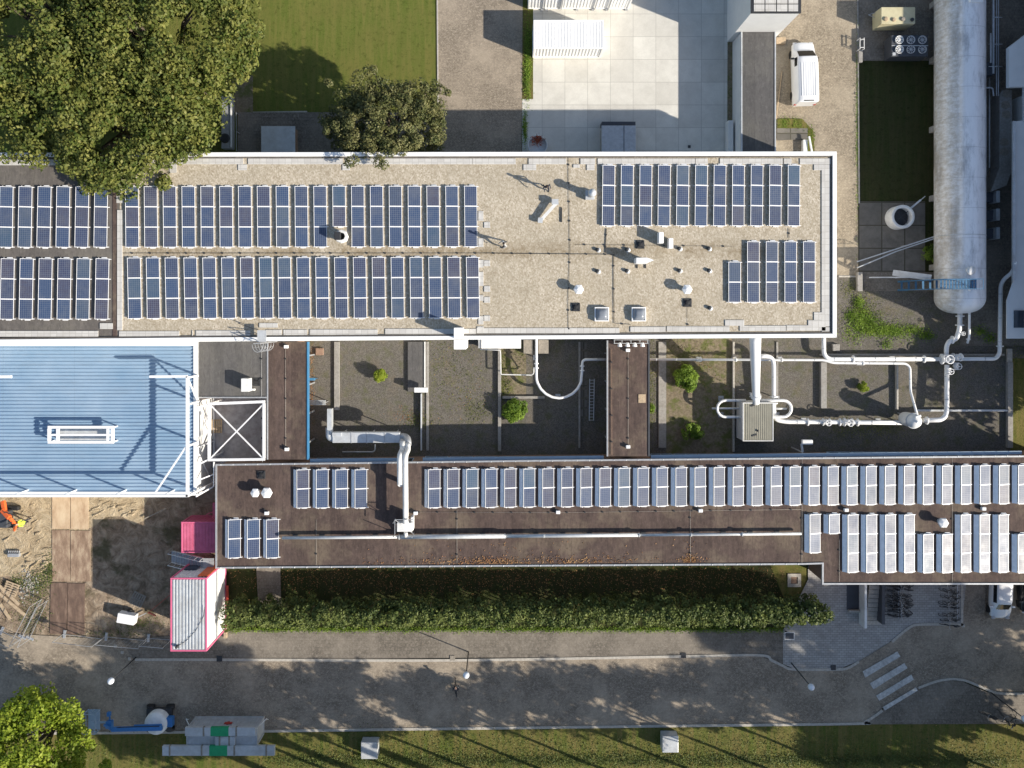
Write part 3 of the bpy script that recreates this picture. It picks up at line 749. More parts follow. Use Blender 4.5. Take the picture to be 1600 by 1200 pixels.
# ---------------------------------------------------------------- annex building by the yard and its tall white block
an = empty('white_side_building', P(1185,140,0), 'narrow building with a grey sheet roof and white side wall beside the concrete yard', 'building')
z = 2.8; a, c = P(1158,50,z), P(1212,241,z)
b = MB(); b.box(a.x, a.y, 0, c.x, c.y, z-.06); b.build('wall', M['white_wall'], an)
b = MB(); b.box(a.x+.1, a.y, z-.059, c.x-.1, c.y, z); b.build('roof', M['felt_grey'], an)
b = MB(); b.box(a.x-.01, a.y, z-.2, a.x+.098, c.y, z+.05); b.box(c.x-.098, a.y, z-.2, c.x+.01, c.y, z+.052); b.build('roof_edge', M['galv_light'], an)
z = 7.4; a, c = P(1174,-90,z), P(1250,20,z)
bl = empty('tall_white_block', P(1205,10,0), 'taller white block with a dark framed paved roof above the grey sheet roof', 'building')
b = MB(); b.box(a.x, a.y, 0, c.x, c.y, z-.05); b.build('wall', M['white_wall'], bl)
b = MB(); b.box(a.x-.05, a.y, z-.049, c.x+.05, c.y-.05, z+.12); b.build('roof_edge', M['dark'], bl)
b = MB(); px = 1178
while px < 1248:
    for y0, y1 in ((-30,-9),(-8,5.5),(7,17.5)):
        a_, c_ = P(px, y0, z+.16), P(min(px+16.5,1247), y1, z+.16); b.box(a_.x, a_.y, z+.125, c_.x, c_.y, z+.17)
    px += 18
b.build('paving_slabs', M['pavers'], bl)
# white lean-to wall strip along the annex
b = MB(); a, c = P(1138,188,1.0), P(1146,241,1.0); b.box(a.x, a.y, 0, c.x, c.y, 1.0); tag(b.build('white_bench_wall', M['white_wall'], bevel=.02), 'low white wall strip standing in the shade beside the narrow building', 'wall')

# east building with pale roof and the tall block beyond it (mostly outside the picture)
eb = empty('pale_east_building', P(1610,300,0), 'pale blue-grey building along the right edge behind the long tank', 'building')
z = 3.6
a, c = P(1576,455,z), P(1760,528,z); b = MB(); b.box(a.x+2.3, P(0,140,z).y, 0, c.x, c.y+.3, z-.1); b.build('wall', M['white_wall'], eb)
b = MB(); b.prism([P(1574,75,z), P(1620,40,z), P(1760,40,z), P(1760,133,z), P(1574,137,z)], z-.2, z+.25); b.prism([P(1583,190,z), P(1760,170,z), P(1760,529,z), P(1573,529,z), P(1573,470,z), P(1583,440,z)], z-.1, z)
b.build('roof', M['white_wall'], eb)
b = MB(); b.prism([P(1598,135,z), P(1604,135,z), P(1604,190,z), P(1598,190,z)], z-.1, z+.1); b.prism([P(1583,189,z+.2), P(1587,189,z+.2), P(1587,438,z+.2), P(1583,438,z+.2)], z, z+.2); b.build('roof_edge', M['galv_light'], eb)
b = MB(); a_, c_ = P(1584,485,z), P(1599,512,z); b.box(a_.x, a_.y, z+.001, c_.x, c_.y, z+.12); b.build('rooflight', M['glass'], eb)
tb = empty('tall_east_block', (54,12,0), 'tall plain block beyond the right edge, casting the wide shade over the tank', 'building')
X0, Y0, Y1 = 46.0, 46, -3.8
b = MB(); b.box(X0, Y0, 0, X0+16, Y1, 8.8); b.build('wall', M['brick'], tb)
b = MB(); b.box(X0-.1, Y0+.1, 8.801, X0+16.1, Y1-.1, 8.95); b.build('roof', M['felt_dark'], tb)
proto = None
# ---------------------------------------------------------------- solar panels
def panel_mesh():
    """one module, 1.0 m across (x) by 1.58 m (y), origin at its centre"""
    b = MB(); b.mi = 0
    b.box(-.5, -.795, -.02, .5, -.755, .018); b.box(-.5, .755, -.02, .5, .795, .018); b.box(-.5, -.7549, -.02, -.465, .7549, .018); b.box(.465, -.7549, -.02, .5, .7549, .018)
    b.mi = 1; b.box(-.4649, -.7549, -.015, .4649, .7549, .010)
    return b.build('solar_panel', [M['alu'], M['cells']], loc=(0,0,0))
PANEL = panel_mesh()
PANEL_USED = [False]
def rack_proto(n, tilt, base, plate, pitch=1.60):
    """n modules north-south on one tilted rack; low edge east, high edge west"""
    root = empty('solar_rack', (0,0,0))
    t = R(tilt); zc_ = base + .5*math.sin(t) + .02
    for k in range(n):
        if PANEL_USED[0]: p = PANEL.copy(); COL.objects.link(p)
        else: p = PANEL; PANEL_USED[0] = True
        p.parent = root; p.location = (0, (k-(n-1)/2)*pitch, zc_); p.rotation_euler = (0, t, 0)
    L = n*pitch/2; c, s = .5*math.cos(t), .5*math.sin(t)
    b = MB()
    for dx in (-.30, .30):
        z = zc_ - dx*math.tan(t) - .045; b.bar((dx, -L-.06, z), (dx, L+.06, z), .05, .04)
    for k in range(n+1):
        y = (k - n/2)*pitch*.98
        b.bar((-c+.05, y, .03), (-c+.05, y, zc_+s-.08), .04, .04); b.bar((c-.05, y, .03), (c-.05, y, zc_-s-.02), .04, .04)
        b.bar((-c-.1, y, .025), (c+.12, y, .025), .06, .05)
    for e in (-1, 1): b.box(-.12, e*(L+.02)-.06, .0, .28, e*(L+.02)+.09, .07)
    b.build('mounting_frame', M['alu'], root)
    if plate:
        b = MB(); zt = zc_+s-.02; x0 = -c-.02
        b.prism([(x0-.31, -L+.02), (x0-.30, -L+.02), (x0-.30, L-.02), (x0-.31, L-.02)], .02, .05)
        for f in ([(x0-.31,-L+.02,.04), (x0-.31,L-.02,.04), (x0-.03,L-.02,zt), (x0-.03,-L+.02,zt)],
                  [(x0-.315,-L+.02,.03), (x0-.315,L-.02,.03), (x0-.035,L-.02,zt-.012), (x0-.035,-L+.02,zt-.012)]): b.face(f)
        b.build('wind_plate', M['windplate'], root, recalc=False)
        b = MB(); b.face([(x0-.05,-L,.03), (x0-.05,L,.03), (x0-.045,L,.05), (x0-.045,-L,.05)])
        b.bm.free()
    return root
PROTO = {}
ORD = 'first second third fourth fifth sixth seventh eighth ninth tenth eleventh twelfth thirteenth fourteenth fifteenth sixteenth seventeenth eighteenth nineteenth twentieth twenty-first twenty-second twenty-third twenty-fourth twenty-fifth twenty-sixth twenty-seventh twenty-eighth twenty-ninth thirtieth thirty-first thirty-second'.split()
def rack(px, py, zr, n, tilt, base, plate, label, group, rz=0):
    key = (n, tilt, base, plate)
    if key not in PROTO: o = PROTO[key] = rack_proto(*key)
    else: o = copy_tree(PROTO[key])
    z = zr; p = P(px, py, zr + .15)
    o.location = (p.x, p.y, zr); o.rotation_euler = (R(random.uniform(-.3,.3)), R(random.uniform(-.5,.5)), rz + R(random.uniform(-.15,.15)))
    tag(o, label, 'solar panels', group)
zr = ZM + .0
for j, (yc, dx, row) in enumerate(((339, 0, 'upper'), (451.5, 1.8, 'lower'))):
    for i in range(7):
        px = (-20 + i*29.6 + dx)
        if px < -12: continue
        rack(px, yc, ZM-.02, 3, 8, .07, False, '%s solar rack from the seam, %s row on the dark roof at left' % (ORD[6-i], row), 'solar racks on the dark roof section', R(-1.0))
    for i in range(19):
        px = 206.5 + i*29.4 + dx*(1.2 if i < 8 else 1.0) + j*1.4
        n = 2 if (j == 0 and i == 11) else 3
        yy = yc - i*.05
        if n == 2: yy -= 16
        extra = ', two panels long' if n == 2 else ''
        rack(px, yy - (1.2 if j else 0), ZM, n, 8, .07, False, '%s rack from the left, %s row on the gravel roof%s' % (ORD[i], row, extra), 'solar racks on the gravel roof', R(.45 if j == 0 else 1.2 - i*.02))
for i in range(11):
    rack(950.8 + i*28.95, 305.5, ZM, 3, 8, .07, False, '%s rack from the left in the block at the upper right gravel roof corner' % ORD[i], 'solar racks at the east end of the gravel roof', R(-.5))
for i in range(4):
    rack(1177 + i*29.1, 425, ZM, 3, 8, .07, False, '%s long rack from the left in the small block at the gravel roof corner' % ORD[i], 'solar racks at the east end of the gravel roof', R(0))
rack(1147.8, 440.8, ZM, 2, 8, .07, False, 'short two-panel rack starting the small block at the gravel roof corner', 'solar racks at the east end of the gravel roof')
G = 'solar racks on the brown roof wing'
for i in range(4): rack(473.5 + i*30.2, 763.5, ZB, 2, 15, .06, True, '%s of four two-panel racks left of the upright white duct on the brown roof' % ORD[i], G)
for i in range(3): rack(366.5 + i*29.8, 841.5, ZB, 2, 15, .06, True, '%s of three two-panel racks at the lower left brown roof corner' % ORD[i], G)
for i in range(32):
    rack(678.6 + i*29.65, 763.2 - i*.21, ZB, 2, 15, .06, True, '%s rack from the left in the long row along the brown roof' % ORD[i], G, R(-.2))
for i, (px, n, yc, lab) in enumerate(((1273,2,833.5,'two-panel rack beside the end of the long duct on the brown roof'), (1303,1,818.5,'single-panel rack in the notch of the brown roof, right of the duct end'),
        (1332.3,3,849,'first three-panel rack left of the pale roof vent'), (1361.5,3,849,'second three-panel rack left of the pale roof vent'), (1391,3,849,'third three-panel rack left of the pale roof vent'), (1420.5,3,849,'fourth three-panel rack, nearest to the left of the pale roof vent'),
        (1450,2,864.5,'short rack below the pale roof vent, left one of its pair'), (1479.5,2,864.5,'short rack below the pale roof vent, right one of its pair'),
        (1508.5,3,849,'three-panel rack right after the pale roof vent'), (1538,3,849,'middle three-panel rack right of the pale roof vent'), (1567.5,3,849,'last three-panel rack right of the pale roof vent'), (1597.5,2,864.5,'short rack at the right picture edge in the lower row'))):
    rack(px, yc, ZB, n, 15, .06, True, lab, G)

# ---------------------------------------------------------------- pipes
def rounded(pts, r=.45, n=6):
    pts = [Vector(p) for p in pts]; out = [pts[0]]
    for a, p, c in zip(pts, pts[1:], pts[2:]):
        u = (a-p); v = (c-p); rr = min(r, u.length*.48, v.length*.48); u.normalize(); v.normalize()
        s_, e = p+u*rr, p+v*rr
        for k in range(n+1):
            t = k/n; out.append(s_*(1-t)**2 + p*2*t*(1-t) + e*t*t)
    out.append(pts[-1]); return out
def pipe(pts, rad, lab, r=.45, mat='white_clean', flanges=(), sup=None, name='pipeline', cat='pipe', group='white pipes in the gravel court'):
    """pts are (px, py, z)"""
    w = [P(*p) for p in pts]; mid = w[len(w)//2]
    o = empty(name, (mid.x, mid.y, 0), lab, cat, group)
    b = MB(); b.tube(rounded(w, r), rad, 12); b.mi = 1
    for p0_, p1_ in zip(w, w[1:]):
        L_ = (p1_-p0_).length; n_ = int(L_/1.7)
        for k_ in range(n_):
            q_ = p0_.lerp(p1_, (k_+.5)/n_); dd = (p1_-p0_).normalized()*.03; b.tube([q_-dd, q_+dd], rad*1.12, 12, smooth=False)
    b.build('pipe', [M[mat], M['galv_light']], o)
    for f in flanges:
        p = P(*f[:3]); d = Vector((1,0,0)) if f[3] == 'x' else Vector((0,1,0)); b = MB()
        b.tube([p-d*.05, p+d*.05], rad*1.75, 14, smooth=False); b.build('flange', M[mat], o)
    if sup:
        b = MB()
        for s_ in sup:
            p = P(*s_); b.bar((p.x, p.y, 0), (p.x, p.y, p.z-rad*.5), .07, .07); b.box(p.x-.22, p.y-.22, 0, p.x+.22, p.y+.22, .09)
        b.build('support', M['galv'], o)
    return o
zq = .85
pipe([(1287,522,3.0),(1287,528,zq),(1287,561,zq),(1478,561,zq)], .185, 'thick white pipe coming out of the main building corner and running right', .8, flanges=[(1333,561,zq,'x'),(1444,561,zq,'x')], sup=[(1340,561,zq),(1400,561,zq),(1450,561,zq)])
pipe([(1484,561,zq),(1556,560.5,zq),(1562,552,zq),(1563.5,440,1.9),(1584,424,3.0),(1585.5,410,3.75)], .17, 'white pipe from the valve cluster, turning up along the pale east building', .9, flanges=[(1562.4,541,zq,'y')])
pipe([(1010,561.5,zq),(1288,562.5,zq),(1301,567,zq),(1415,568,zq),(1422,574,zq),(1422.5,611,zq),(1434,652,2.3)], .105, 'thin white pipe running from the connecting link to the round vessel', .35,
     flanges=[(1095,561.8,zq,'x'),(1150,562,zq,'x'),(1222,562.2,zq,'x'),(1349,567.4,zq,'x')], sup=[(1095,562,zq),(1150,562,zq),(1222,562,zq),(1349,567.5,zq)])
pipe([(1500,486,1.6),(1499.5,514,1.3),(1494,530,1.1),(1484,532,1.0),(1479,540,1.0),(1478.5,556,1.0)], .20, 'thick bent white outlet pipe at the rounded end of the long tank', .5, flanges=[(1500,494,1.5,'y'),(1499.5,508,1.4,'y'),(1488,531,1.05,'x'),(1478.5,555,1,'y')])
pipe([(1514.5,449,4.3),(1514.8,452,4.35),(1514.5,526,1.2),(1511.5,536,.9)], .10, 'thin straight white pipe down from the blue steps over the tank end', .3, flanges=[(1513,530,1.1,'y')])
pipe([(1479.5,570,1.0),(1479.2,642,1.1),(1477,651,1.1),(1470,656,1.15),(1443,657,1.2)], .20, 'thick white pipe curving from the valve cluster to the round vessel', 1.4, flanges=[(1448,657,1.2,'x')])
pipe([(1420,660.5,1.1),(1342,660,1.1),(1330,659.5,1.1),(1228,659,1.1),(1213,656,1.1),(1209,645,1.1),(1209,570,1.3),(1207,560,1.3),(1198,556,1.3),(1186,557,1.3)], .19,
     'thick white pipe looping from the sloping duct past the pump cabin to the vessel', 1.0, flanges=[(1262,659.3,1.1,'x'),(1312,659.5,1.1,'x'),(1318,659.5,1.1,'x'),(1340,660,1.1,'x'),(1209,620,1.2,'y'),(1209,630,1.2,'y')], sup=[(1262,659,1.1),(1380,660,1.1)])
# long loops either side of the cabin
def stadium(x0, x1, y0, y1, z, left):
    r = (y1-y0)/2; c = (y0+y1)/2; out = []
    if left:
        out.append((x1, y0, z)); 
        for k in range(9): a = math.pi/2 + math.pi*k/8; out.append((x0+r + math.cos(a)*r, c - math.sin(a)*r, z))
        out.append((x1, y1, z))
    else:
        out.append((x0, y0, z))
        for k in range(9): a = math.pi/2 - math.pi*k/8; out.append((x1-r + math.cos(a)*r, c - math.sin(a)*r, z))
        out.append((x0, y1, z))
    return out
pipe(stadium(1120.5, 1165, 625.5, 651.5, 1.5, True), .115, 'white hairpin pipe loop on the left side of the pump cabin', .05, sup=[(1133,625,1.5),(1133,651,1.5)])
pipe(stadium(1180, 1236.5, 625.5, 651.5, 1.5, False), .13, 'white hairpin pipe loop on the right side of the pump cabin', .05, sup=[(1222,625,1.5),(1222,651,1.5)])
pipe([(1112.5,638,1.1),(1160,638,1.1)], .085, 'thin straight pipe stub inside the left hairpin loop', .1, mat='white_wall')
pipe([(1208,638.5,1.2),(1229,638.5,1.2)], .085, 'thin straight pipe stub inside the right hairpin loop', .1, mat='white_wall')
pipe([(837.5,523,2.6),(838,530,1.5),(838,590,1.5)] + [(873.5-36*math.cos(math.pi*k/10), 586+36*math.sin(math.pi*k/10), 1.5) for k in range(1,10)] + [(909.5,580,1.5),(910,565,1.5),(913.5,561.8,1.5),(952,561.5,1.5)], .115,
     'curved white U-shaped pipe in the shaded court left of the connecting link', .12, flanges=[(838,568,1.5,'y'),(838,575,1.5,'y'),(909.5,572,1.5,'y'),(909.7,579,1.5,'y')], sup=[(838,560,1.5),(873.5,622,1.5)])
pipe([(750,546,.8),(781,547,.8),(782,552,.8),(782.5,585,.8),(831,586,.8),(834,583,.9),(834,574,1.2)], .05, 'thin pale pipe with square bends beside the curved U-shaped pipe', .12, mat='white_wall')
# sloping duct from the main building to the cabin
o = empty('sloping_duct', P(1180,580,0), 'wide white duct sloping down from the main building to the pump cabin', 'duct')
b = MB(); b.tube([P(1180,522,6.6), P(1180,530,6.4), P(1181,612,2.8), P(1181.5,630,2.2)], [.46,.46,.32,.28], 18, cap=True); b.build('duct', M['white_clean'], o)
b = MB(); b.tube([P(1181.2,617,2.6), P(1181.2,621,2.45)], .42, 18, smooth=False); b.build('flange', M['white_clean'], o)
# pump cabin
z = 2.3; o = empty('pump_cabin', P(1184,660,0), 'pale grey cabin with a ribbed beige roof between the hairpin pipe loops', 'cabin')
a, c = P(1161,629.5,z), P(1208,689,z)
b = MB(); b.box(a.x, a.y, 0, c.x, c.y, z-.08); b.build('wall', M['white_wall'], o)
b = MB(); x = a.x+.07
while x < c.x-.15: b.box(x, a.y-.09, z-.05, x+.10, c.y+.09, z-.005); x += .16
b.box(a.x+.05, a.y-.05, z-.079, c.x-.05, c.y+.05, z-.04); b.build('ribbed_roof', M['beigebox'], o)
b = MB(); b.box(a.x-.02, a.y+.02, z-.12, c.x+.02, a.y-.045, z+.02); b.box(a.x-.02, c.y-.02, z-.12, c.x+.02, c.y+.045, z+.021); b.box(a.x-.021, a.y-.046, z-.12, a.x+.045, c.y+.046, z+.022); b.box(c.x-.045, a.y-.046, z-.12, c.x+.021, c.y+.046, z+.022)
b.build('roof_edge', M['white'], o)
b = MB()
for x, y, l in ((1173,634.5,.35),(1175,681,.4)): p = P(x,y,z); b.bar((p.x, p.y, z+.02), (p.x+l, p.y+.12, z+.02), .12, .05)
p = P(1184,673,z); b.lathe((p.x,p.y,z-.01), [(.09,0),(.09,.12),(0,.14)], 10); b.build('roof_vents', M['dark'], o)
# round vessel (capped standing tank seen at an angle of its own height)
p0 = P(1415,654,.0); o = empty('round_vessel', P(1428,655,0), 'small round white vessel with a domed top where two pipes meet', 'vessel')
c = P(1433,659,3.1); base = Vector((c.x, c.y, 0)); o.location = base
b = MB(); b.lathe(base, [(0,.55),(.35,.6),(.56,.8),(.60,1.1),(.60,2.55),(.54,2.85),(.36,3.05),(.12,3.13),(0,3.14)], 28); b.build('tank_body', M['white'], o)
b = MB(); b.lathe(base, [(.61,2.35),(.66,2.36),(.66,2.5),(.61,2.51)], 28, smooth=False); b.build('band', M['galv_light'], o)
b = MB()
for k in range(3):
    a = k*2.094; b.bar((c.x+.45*math.cos(a), c.y+.45*math.sin(a), 0), (c.x+.45*math.cos(a), c.y+.45*math.sin(a), .9), .09, .09)
b.build('legs', M['galv'], o)
b = MB(); b.bar((c.x-.1,c.y+.35,3.05),(c.x+.35,c.y+.5,3.05),.16,.1); b.lathe((c.x,c.y,3.1), [(.1,0),(.1,.12),(0,.13)], 10); b.build('top_valve', M['white_clean'], o)
# valves
def valve(px, py, z, ax, s=1.0, lab='', up=.6):
    p = P(px, py, z); o = empty('valve', (p.x, p.y, 0), lab, 'valve', 'white valves on the pipes'); d = Vector((1,0,0)) if ax == 'x' else Vector((0,1,0))
    b = MB(); b.tube([p-d*.32*s, p-d*.12*s, p, p+d*.12*s, p+d*.32*s], [.24*s,.22*s,.30*s,.22*s,.24*s], 14); b.tube([p-d*.36*s, p-d*.28*s], .36*s, 14, smooth=False); b.tube([p+d*.28*s, p+d*.36*s], .36*s, 14, smooth=False)
    b.tube([p, p+Vector((0,0,up))], .07*s, 8); b.build('valve_body', M['white_clean'], o)
    b = MB(); q = p+Vector((0,0,up)); n = 16
    ring = [q+Vector((.28*s*math.cos(6.283*k/n), .28*s*math.sin(6.283*k/n), 0)) for k in range(n+1)]; b.tube(ring, .035*s, 6, cap=False)
    for k in range(3): a = k*2.09; b.bar(q, q+Vector((.28*s*math.cos(a), .28*s*math.sin(a), 0)), .03, .03)
    b.build('hand_wheel', M['white_clean'], [x for x in COL.objects if x.parent == o and x.name.startswith('valve_body')][0]); return o
valve(1479,561,1.0,'x',1.25,'largest valve where the two thick pipes cross below the long tank')
valve(1495,558,1.0,'x',1.0,'valve with a hand wheel just right of the pipe crossing')
valve(1493,572,.8,'y',.85,'small valve hanging below right of the pipe crossing')
valve(1481,580,1.1,'y',.8,'valve on the down pipe just below the pipe crossing')
valve(1325,659.5,1.15,'x',1.0,'valve on the thick pipe midway between cabin and vessel')
valve(1291,659.3,1.15,'x',.9,'valve on the thick pipe nearest to the right of the cabin')
valve(1500,521,1.2,'x',.55,'small side valve beside the tank outlet pipe')
valve(1174,617,1.9,'y',.5,'small valve at the foot of the sloping duct')
# ---------------------------------------------------------------- the long tank
zt = 2.35; rt = 1.97; xc = P(1499.5,0,zt).x; yS_ = P(0,490,zt).y; yN_ = P(0,-60,zt).y
tk = empty('long_storage_tank', (xc, 8, 0), 'very long weathered white cylindrical tank lying north to south', 'storage tank')
b = MB(); n = 40
prof = [(yN_, rt)] + [(yN_-(yN_-yS_-1.3)*k/30, rt) for k in range(1,31)] + [(yS_+1.3-1.3*math.sin(a), rt*(math.cos(a)**.75)) for a in [math.pi/2*k/8 for k in range(1,8)]] + [(yS_, .08)]
rings = [[b.bm.verts.new((xc+math.cos(6.28318*k/n)*r, y, zt+math.sin(6.28318*k/n)*r)) for k in range(n)] for y, r in prof]
for r0, r1 in zip(rings, rings[1:]):
    for k in range(n): b.bm.faces.new((r0[k], r0[(k+1)%n], r1[(k+1)%n], r1[k])).smooth = True
b.bm.faces.new(rings[0]); b.bm.faces.new(rings[-1]); b.build('tank_shell', M['tank'], tk)
b = MB()
for y in (yN_-3, 22, 16, 10, 4): b.box(xc-1.45, y-.25, 0, xc+1.45, y+.25, 1.2)
b.build('saddle', M['concrete'], tk)
b = MB(); ys = P(0,366,zt+rt).y
arc = [(xc+math.cos(a)*(rt+.012), ys, zt+math.sin(a)*(rt+.012)) for a in [math.pi*k/24 for k in range(25)]]; b.tube(arc, .03, 6); b.build('hoop', M['galv_light'], tk)
p = P(1521,0,zt+rt*.85); b = MB(); b.box(p.x-.55, p.y-.3, zt+1.3, p.x+.55, p.y+1.5, zt+rt+.15); b.build('white_cover', M['white_clean'], tk)
p = P(1516,423,4.35); b = MB(); b.lathe((p.x,p.y,zt+rt-.05), [(.28,0),(.28,.18),(.36,.18),(.36,.26),(0,.27)], 16); b.build('manhole', M['white'], tk)
# blue stair and walkway over the tank end
st = empty('blue_steel_stair', P(1440,446,0), 'blue steel steps rising over the rounded end of the long tank', 'stairs')
b = MB(); yA, yB = P(0,437.5,4).y, P(0,451.5,4).y
xs0 = P(1409,0,.9).x; xs1 = P(1462,0,3.9).x; xs2 = P(1526,0,4.5).x
path = [(xs0,.15),(xs0+(xs1-xs0)*.25,1.3),(xs0+(xs1-xs0)*.55,2.6),(xs0+(xs1-xs0)*.8,3.6),(xs1,4.25),(xs1+.6,4.42),(xs2,4.45)]
def zat(x):
    for (a0,z0),(a1,z1) in zip(path, path[1:]):
        if x <= a1: return z0+(z1-z0)*(x-a0)/(a1-a0)
    return path[-1][1]
for y in (yA, yB): b.bm; [b.bar((p[0], y, p[1]), (q_[0], y, q_[1]), .06, .16) for p, q_ in zip(path, path[1:])]
b.build('stringers', M['bluestep'], st)
b = MB(); x = xs0+.1
while x < xs2: b.box(x, yB+.04, zat(x)-.02, x+.17, yA-.04, zat(x)+.015); x += .25
b.build('treads', M['bluestep'], st)
b = MB()
for y in (yA+.03, yB-.03):
    for dz in (.55, 1.05): [b.bar((p[0], y, p[1]+dz), (q_[0], y, q_[1]+dz), .04, .04) for p, q_ in zip(path, path[1:])]
    for p in path: b.bar((p[0], y, p[1]), (p[0], y, p[1]+1.05), .04, .04)
b.bar((xs2, yA, path[-1][1]+1.05), (xs2, yB, path[-1][1]+1.05), .04, .04)
b.build('handrail', M['bluestep'], st)
o = empty('steel_handrail_ramp', P(1400,420,0), 'long grey handrail and board lying in front of the blue tank steps', 'handrail')
b = MB(); b.bar(P(1358,433.5,.8), P(1455,433,3.1), .1, .1); b.bar(P(1395,426,1.2), P(1455,434,3.0), .5, .04); b.build('rail', M['galv_light'], o)
b = MB(); 
for x, y, z in ((1366,433,.9),(1415,433,2.0)): p = P(x,y,z); b.bar((p.x,p.y,0), p, .06, .06)
b.build('posts', M['galv'], o)
o = empty('low_cable_tray', P(1400,400,0), 'two slanting galvanised rails running from the terrace edge to the tank', 'pipe rails')
b = MB(); b.bar(P(1339,409,.45), P(1465,368,1.8), .09, .09); b.bar(P(1339,418.5,.4), P(1400,393,.9), .09, .09); b.bar(P(1400,393,.9), P(1465,371,1.8), .08, .08); b.build('rails', M['galv_light'], o)
b = MB()
for x, y, z in ((1345,407,.5),(1374,398,.8),(1418,383,1.3)): p = P(x,y,z); b.bar((p.x,p.y,0), p, .05, .05)
b.build('posts', M['galv'], o)
a, c = P(1340,425,.4), P(1348,455,.4); b = MB(); b.box(a.x, a.y, 0, c.x, c.y, .4); tag(b.build('concrete_block', M['concrete'], bevel=.02), 'upright concrete edge block at the left end of the platform', 'block')
a, c = P(1341,2,.3), P(1347,318,.1); b = MB(); b.box(P(1342,78,.35).x, P(0,78,.35).y, 0, P(1348,78,.35).x, P(0,97,.35).y, .35); tag(b.build('concrete_block', M['concrete'], bevel=.02), 'small concrete block at the corner of the dark grass, below the metal frame', 'block')
# flue ring
c = P(1411,338.5,1.3); o = empty('round_flue', (c.x,c.y,0), 'short white round flue with a dark grille and two straps', 'flue')
b = MB(); b.lathe((c.x-.0,c.y,0), [(1.02,0),(1.02,1.28),(.98,1.34),(.78,1.34),(.76,1.25),(.76,.5)], 36); b.build('ring_wall', M['white'], o)
b = MB(); b.lathe((c.x,c.y,0), [(.76,.6),(0,.6)], 30); b.bar((c.x-.55,c.y-.5,1.0),(c.x+.55,c.y+.5,1.0),.05,.03); b.bar((c.x-.5,c.y+.55,1.03),(c.x+.5,c.y-.55,1.03),.05,.025); b.build('grille', M['dark'], o)
b = MB(); b.bar((c.x+.75,c.y+.75,1.1),(c.x+1.55,c.y+1.45,1.25),.14,.1); b.bar((c.x+1.5,c.y+1.4,1.25),(c.x+1.9,c.y+1.75,1.3),.06,.05); b.build('strap_arm', M['galv_light'], o)
# cooler with six fans
z = 1.7; a, c = P(1393,55,z), P(1450,88,z); o = empty('fan_cooler', P(1421,72,0), 'dark cooling unit with six round fans beside the long tank', 'cooling unit')
b = MB(); b.box(a.x, a.y, .25, c.x, c.y, z); b.box(a.x+.1,a.y-.1,0,a.x+.3,c.y+.1,.25); b.box(c.x-.3,a.y-.1,0,c.x-.1,c.y+.1,.25); b.build('housing', M['darkwall'], o, bevel=.02)
k = 0
for fy in (62, 77):
    for fx in (1405.5, 1423.5, 1441.5):
        p = P(fx, fy, z+.12); f = MB(); f.lathe((p.x,p.y,z), [(.34,.001),(.36,.14),(.31,.14),(.29,.03)], 24); ring = f.build('fan', M['white' if fx < 1410 else 'galv'], o)
        ring.location = (p.x-o.location.x, p.y-o.location.y, 0)
        me = ring.data; me.transform(Matrix.Translation(Vector((o.location.x-p.x, o.location.y-p.y, 0))))
        f = MB()
        for q_ in range(9): aa = q_*6.283/9; f.bar((0,0,z+.09), (.31*math.cos(aa), .31*math.sin(aa), z+.10), .075 if fx < 1410 else .05, .02)
        f.lathe((0,0,z+.05), [(.08,0),(.08,.08),(0,.09)], 12)
        bl_ = f.build('fan_blades', M['white' if fx < 1410 else 'galv'], None, loc=(0,0,0)); bl_.parent = ring
b = MB(); b.bar((a.x, (a.y+c.y)/2, z+.03), (c.x, (a.y+c.y)/2, z+.03), .05, .05); b.box(a.x+.05,c.y+.05,z,a.x+.3,c.y+.3,z+.12); b.build('cross_rail', M['galv_light'], o)
# cream machine cabinet
z = 1.9; a, c = P(1377,11,z), P(1430,37,z); o = empty('cream_machine_cabinet', P(1400,25,0), 'cream sheet metal machine cabinet with rusty openings on its roof', 'machine cabinet')
b = MB(); b.box(a.x, a.y, .1, c.x, c.y, z); b.build('housing', M['cream'], o, bevel=.03)
for x, y, w_, m in ((1384,30,.33,'timber'),(1396.5,31,.3,'timber'),(1410.5,30,.33,'timber_grey'),(1425,31,.28,'dark')):
    p = P(x,y,z); b = MB(); b.lathe((p.x,p.y,z+.001), [(w_*.55,0),(w_*.55,.10),(w_*.4,.12),(0,.10)], 14); b.build('exhaust_opening', M[m], o)
b = MB(); b.bar((P(1377,22,1).x-.9, P(0,20,1).y, .5), (a.x, P(0,18,1).y, .7), .04,.04); b.bar((P(1377,22,1).x-.9, P(0,20,1).y, .5), (a.x, P(0,25,1).y, .6), .04,.04); b.build('draw_bar', M['galv'], o)
# small metal trestle
p = P(1347,68,.8); o = empty('metal_trestle', (p.x,p.y,0), 'small open white metal frame standing beside the paved road', 'trestle')
b = MB()
for dx in (-.18,.18):
    b.bar((p.x+dx,p.y-.5,.8),(p.x+dx,p.y+.5,.8),.05,.05)
    for dy in (-.45,.45): b.bar((p.x+dx,p.y+dy,0),(p.x+dx,p.y+dy,.8),.05,.05)
for dy in (-.35,.35): b.bar((p.x-.18,p.y+dy,.83),(p.x+.18,p.y+dy,.83),.05,.05)
b.build('frame', M['white'], o)
